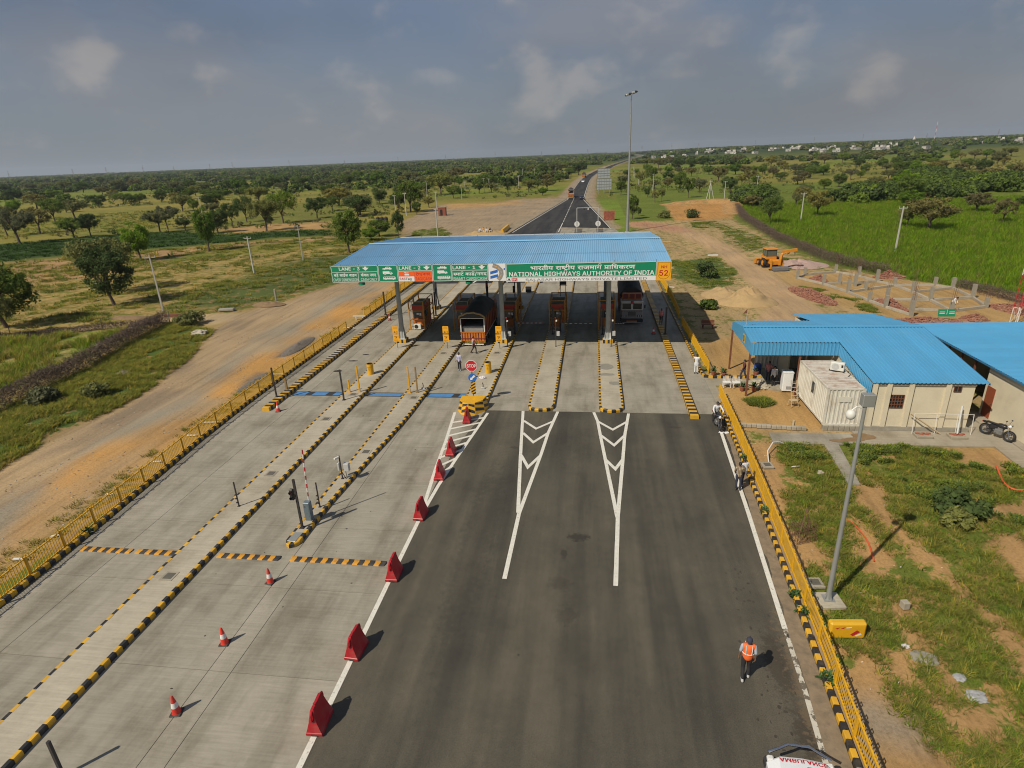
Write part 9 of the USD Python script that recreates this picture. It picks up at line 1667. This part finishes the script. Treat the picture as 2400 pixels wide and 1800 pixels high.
for k, az in enumerate(PYA):
    r = 2500 + 260 * ((k * 5) % 4); x, y = r * math.sin(az), r * math.cos(az); lb = 'lattice power pylon on the hazy skyline'
    if py is None:
        t = py = thing('power_pylon', lb, 'pylon', (x, y, gz(x, y)), 0, 'pylons along the skyline'); m = MB(); w = lambda z: np.interp(z, [0, 22, 34], [3.2, .9, .5])
        for sx_, sy_ in ((-1, -1), (1, -1), (1, 1), (-1, 1)):
            m.cyl((sx_ * 3.2, sy_ * 3.2, 0), (sx_ * .9, sy_ * .9, 22), .16, n=4); m.cyl((sx_ * .9, sy_ * .9, 22), (sx_ * .4, sy_ * .4, 34), .13, n=4)
        for z in np.arange(0, 33, 5.5):
            a, b = w(z), w(z + 5.5)
            for sx_, sy_, tx_, ty_ in ((-1, -1, 1, -1), (1, -1, 1, 1), (1, 1, -1, 1), (-1, 1, -1, -1)): m.cyl((sx_ * a, sy_ * a, z), (tx_ * b, ty_ * b, z + 5.5), .1, n=3)
        obj('lattice', m, 'steel_grey', t)
        for z, l in ((22, 5.5), (27, 4.5), (32, 3.5)): obj('cross_arm', MB().cyl((-l, 0, z), (l, 0, z), .2, n=4), 'steel_grey', t)
    else: dup(py, 'power_pylon', lb, 'pylon', (x, y, gz(x, y)), .5, 'pylons along the skyline', (1, 1, .8 + .12 * (k % 4)))
tm = thing('radio_mast', 'tall thin red and white guyed mast on the right skyline', 'radio mast', (1950 * math.sin(.454), 1950 * math.cos(.454), gz(1950 * math.sin(.454), 1950 * math.cos(.454))))
for s in range(6): obj('section', MB().cyl((0, 0, 8 * s), (0, 0, 8 * s + 8), .55, .5, 5), 'white_paint' if s % 2 else 'red_paint', tm)
vgn = np.random.default_rng(23); hp = {}
AZ = [.109, .134, .151, .169, .182, .19, .202, .218, .231, .242, .266, .288, .293, .319, .316, .34, .357, .369, .38, .391, .398, .42, .441, .498, .53, .533, .311]
for k in range(84):
    az = AZ[k % len(AZ)] + vgn.normal(0, .008); r = vgn.uniform(1150, 1900); x, y = r * math.sin(az), r * math.cos(az); var = k % 4; lb, gp = (('small pale single storey village house on the right skyline', 'single storey village houses'), ('pale two storey village house on the right skyline', 'two storey village houses'))[var > 1]; L = (vgn.uniform(.7, 1.3), 1, vgn.uniform(.8, 1.2))
    if hw_dist(x, y) < 16: continue
    if var not in hp:
        t = hp[var] = thing('village_house', lb, 'house', (x, y, gz(x, y)), vgn.uniform(-.5, .5), gp, scale=L); a, b = (9, 7) if var % 2 else (7, 6); obj('wall', MB().box((0, 0, 1.7), (a, b, 4.0)), 'far_wall', t); obj('roof', MB().box((0, 0, 3.85), (a + .5, b + .5, .3)), 'far_wall', t)
        if var > 1: obj('upper_room', MB().box((a * .2, 0, 5.4), (a * .5, b * .7, 2.8)), 'far_wall', t)
        for q in (-.3, .25): obj('window', MB().box((a * q, -b / 2 - .03, 2.0), (1.1, .06, 1.2)), 'far_window', t)
        obj('door', MB().box((0, -b / 2 - .03, 1.1), (1.1, .06, 2.2)), 'far_window', t)
    else: dup(hp[var], 'village_house', lb, 'house', (x, y, gz(x, y)), vgn.uniform(-.6, .6), gp, L)
r = 1750; x, y = r * math.sin(.4316), r * math.cos(.4316); tp = thing('temple', 'white village temple with a tall pointed spire on the right skyline', 'temple', (x, y, gz(x, y) + 1)); obj('base', MB().box((0, 0, 2), (8, 7, 4)), 'far_wall', tp); obj('spire', MB().lathe([(3, 4), (3.1, 6), (2.6, 10), (1.5, 13.5), (.5, 15), (.2, 16), (0, 16.5)], 10), 'far_wall', tp); obj('porch', MB().box((4, -2, 1.8), (5, 4, 3.6)), 'far_wall', tp)
# ------------------------------------------------------------------ haze
MATS['haze'] = usdkit.material(stage, '/World/Looks/haze', {'v': ('principled_volume', {'color': (.74, .82, .93), 'density': .00008, 'anisotropy': .2})}, [], volume='v.volume')
obj('haze', MB().box((0, 4000, 50), (16000, 12400, 140)), 'haze', kind='stuff')
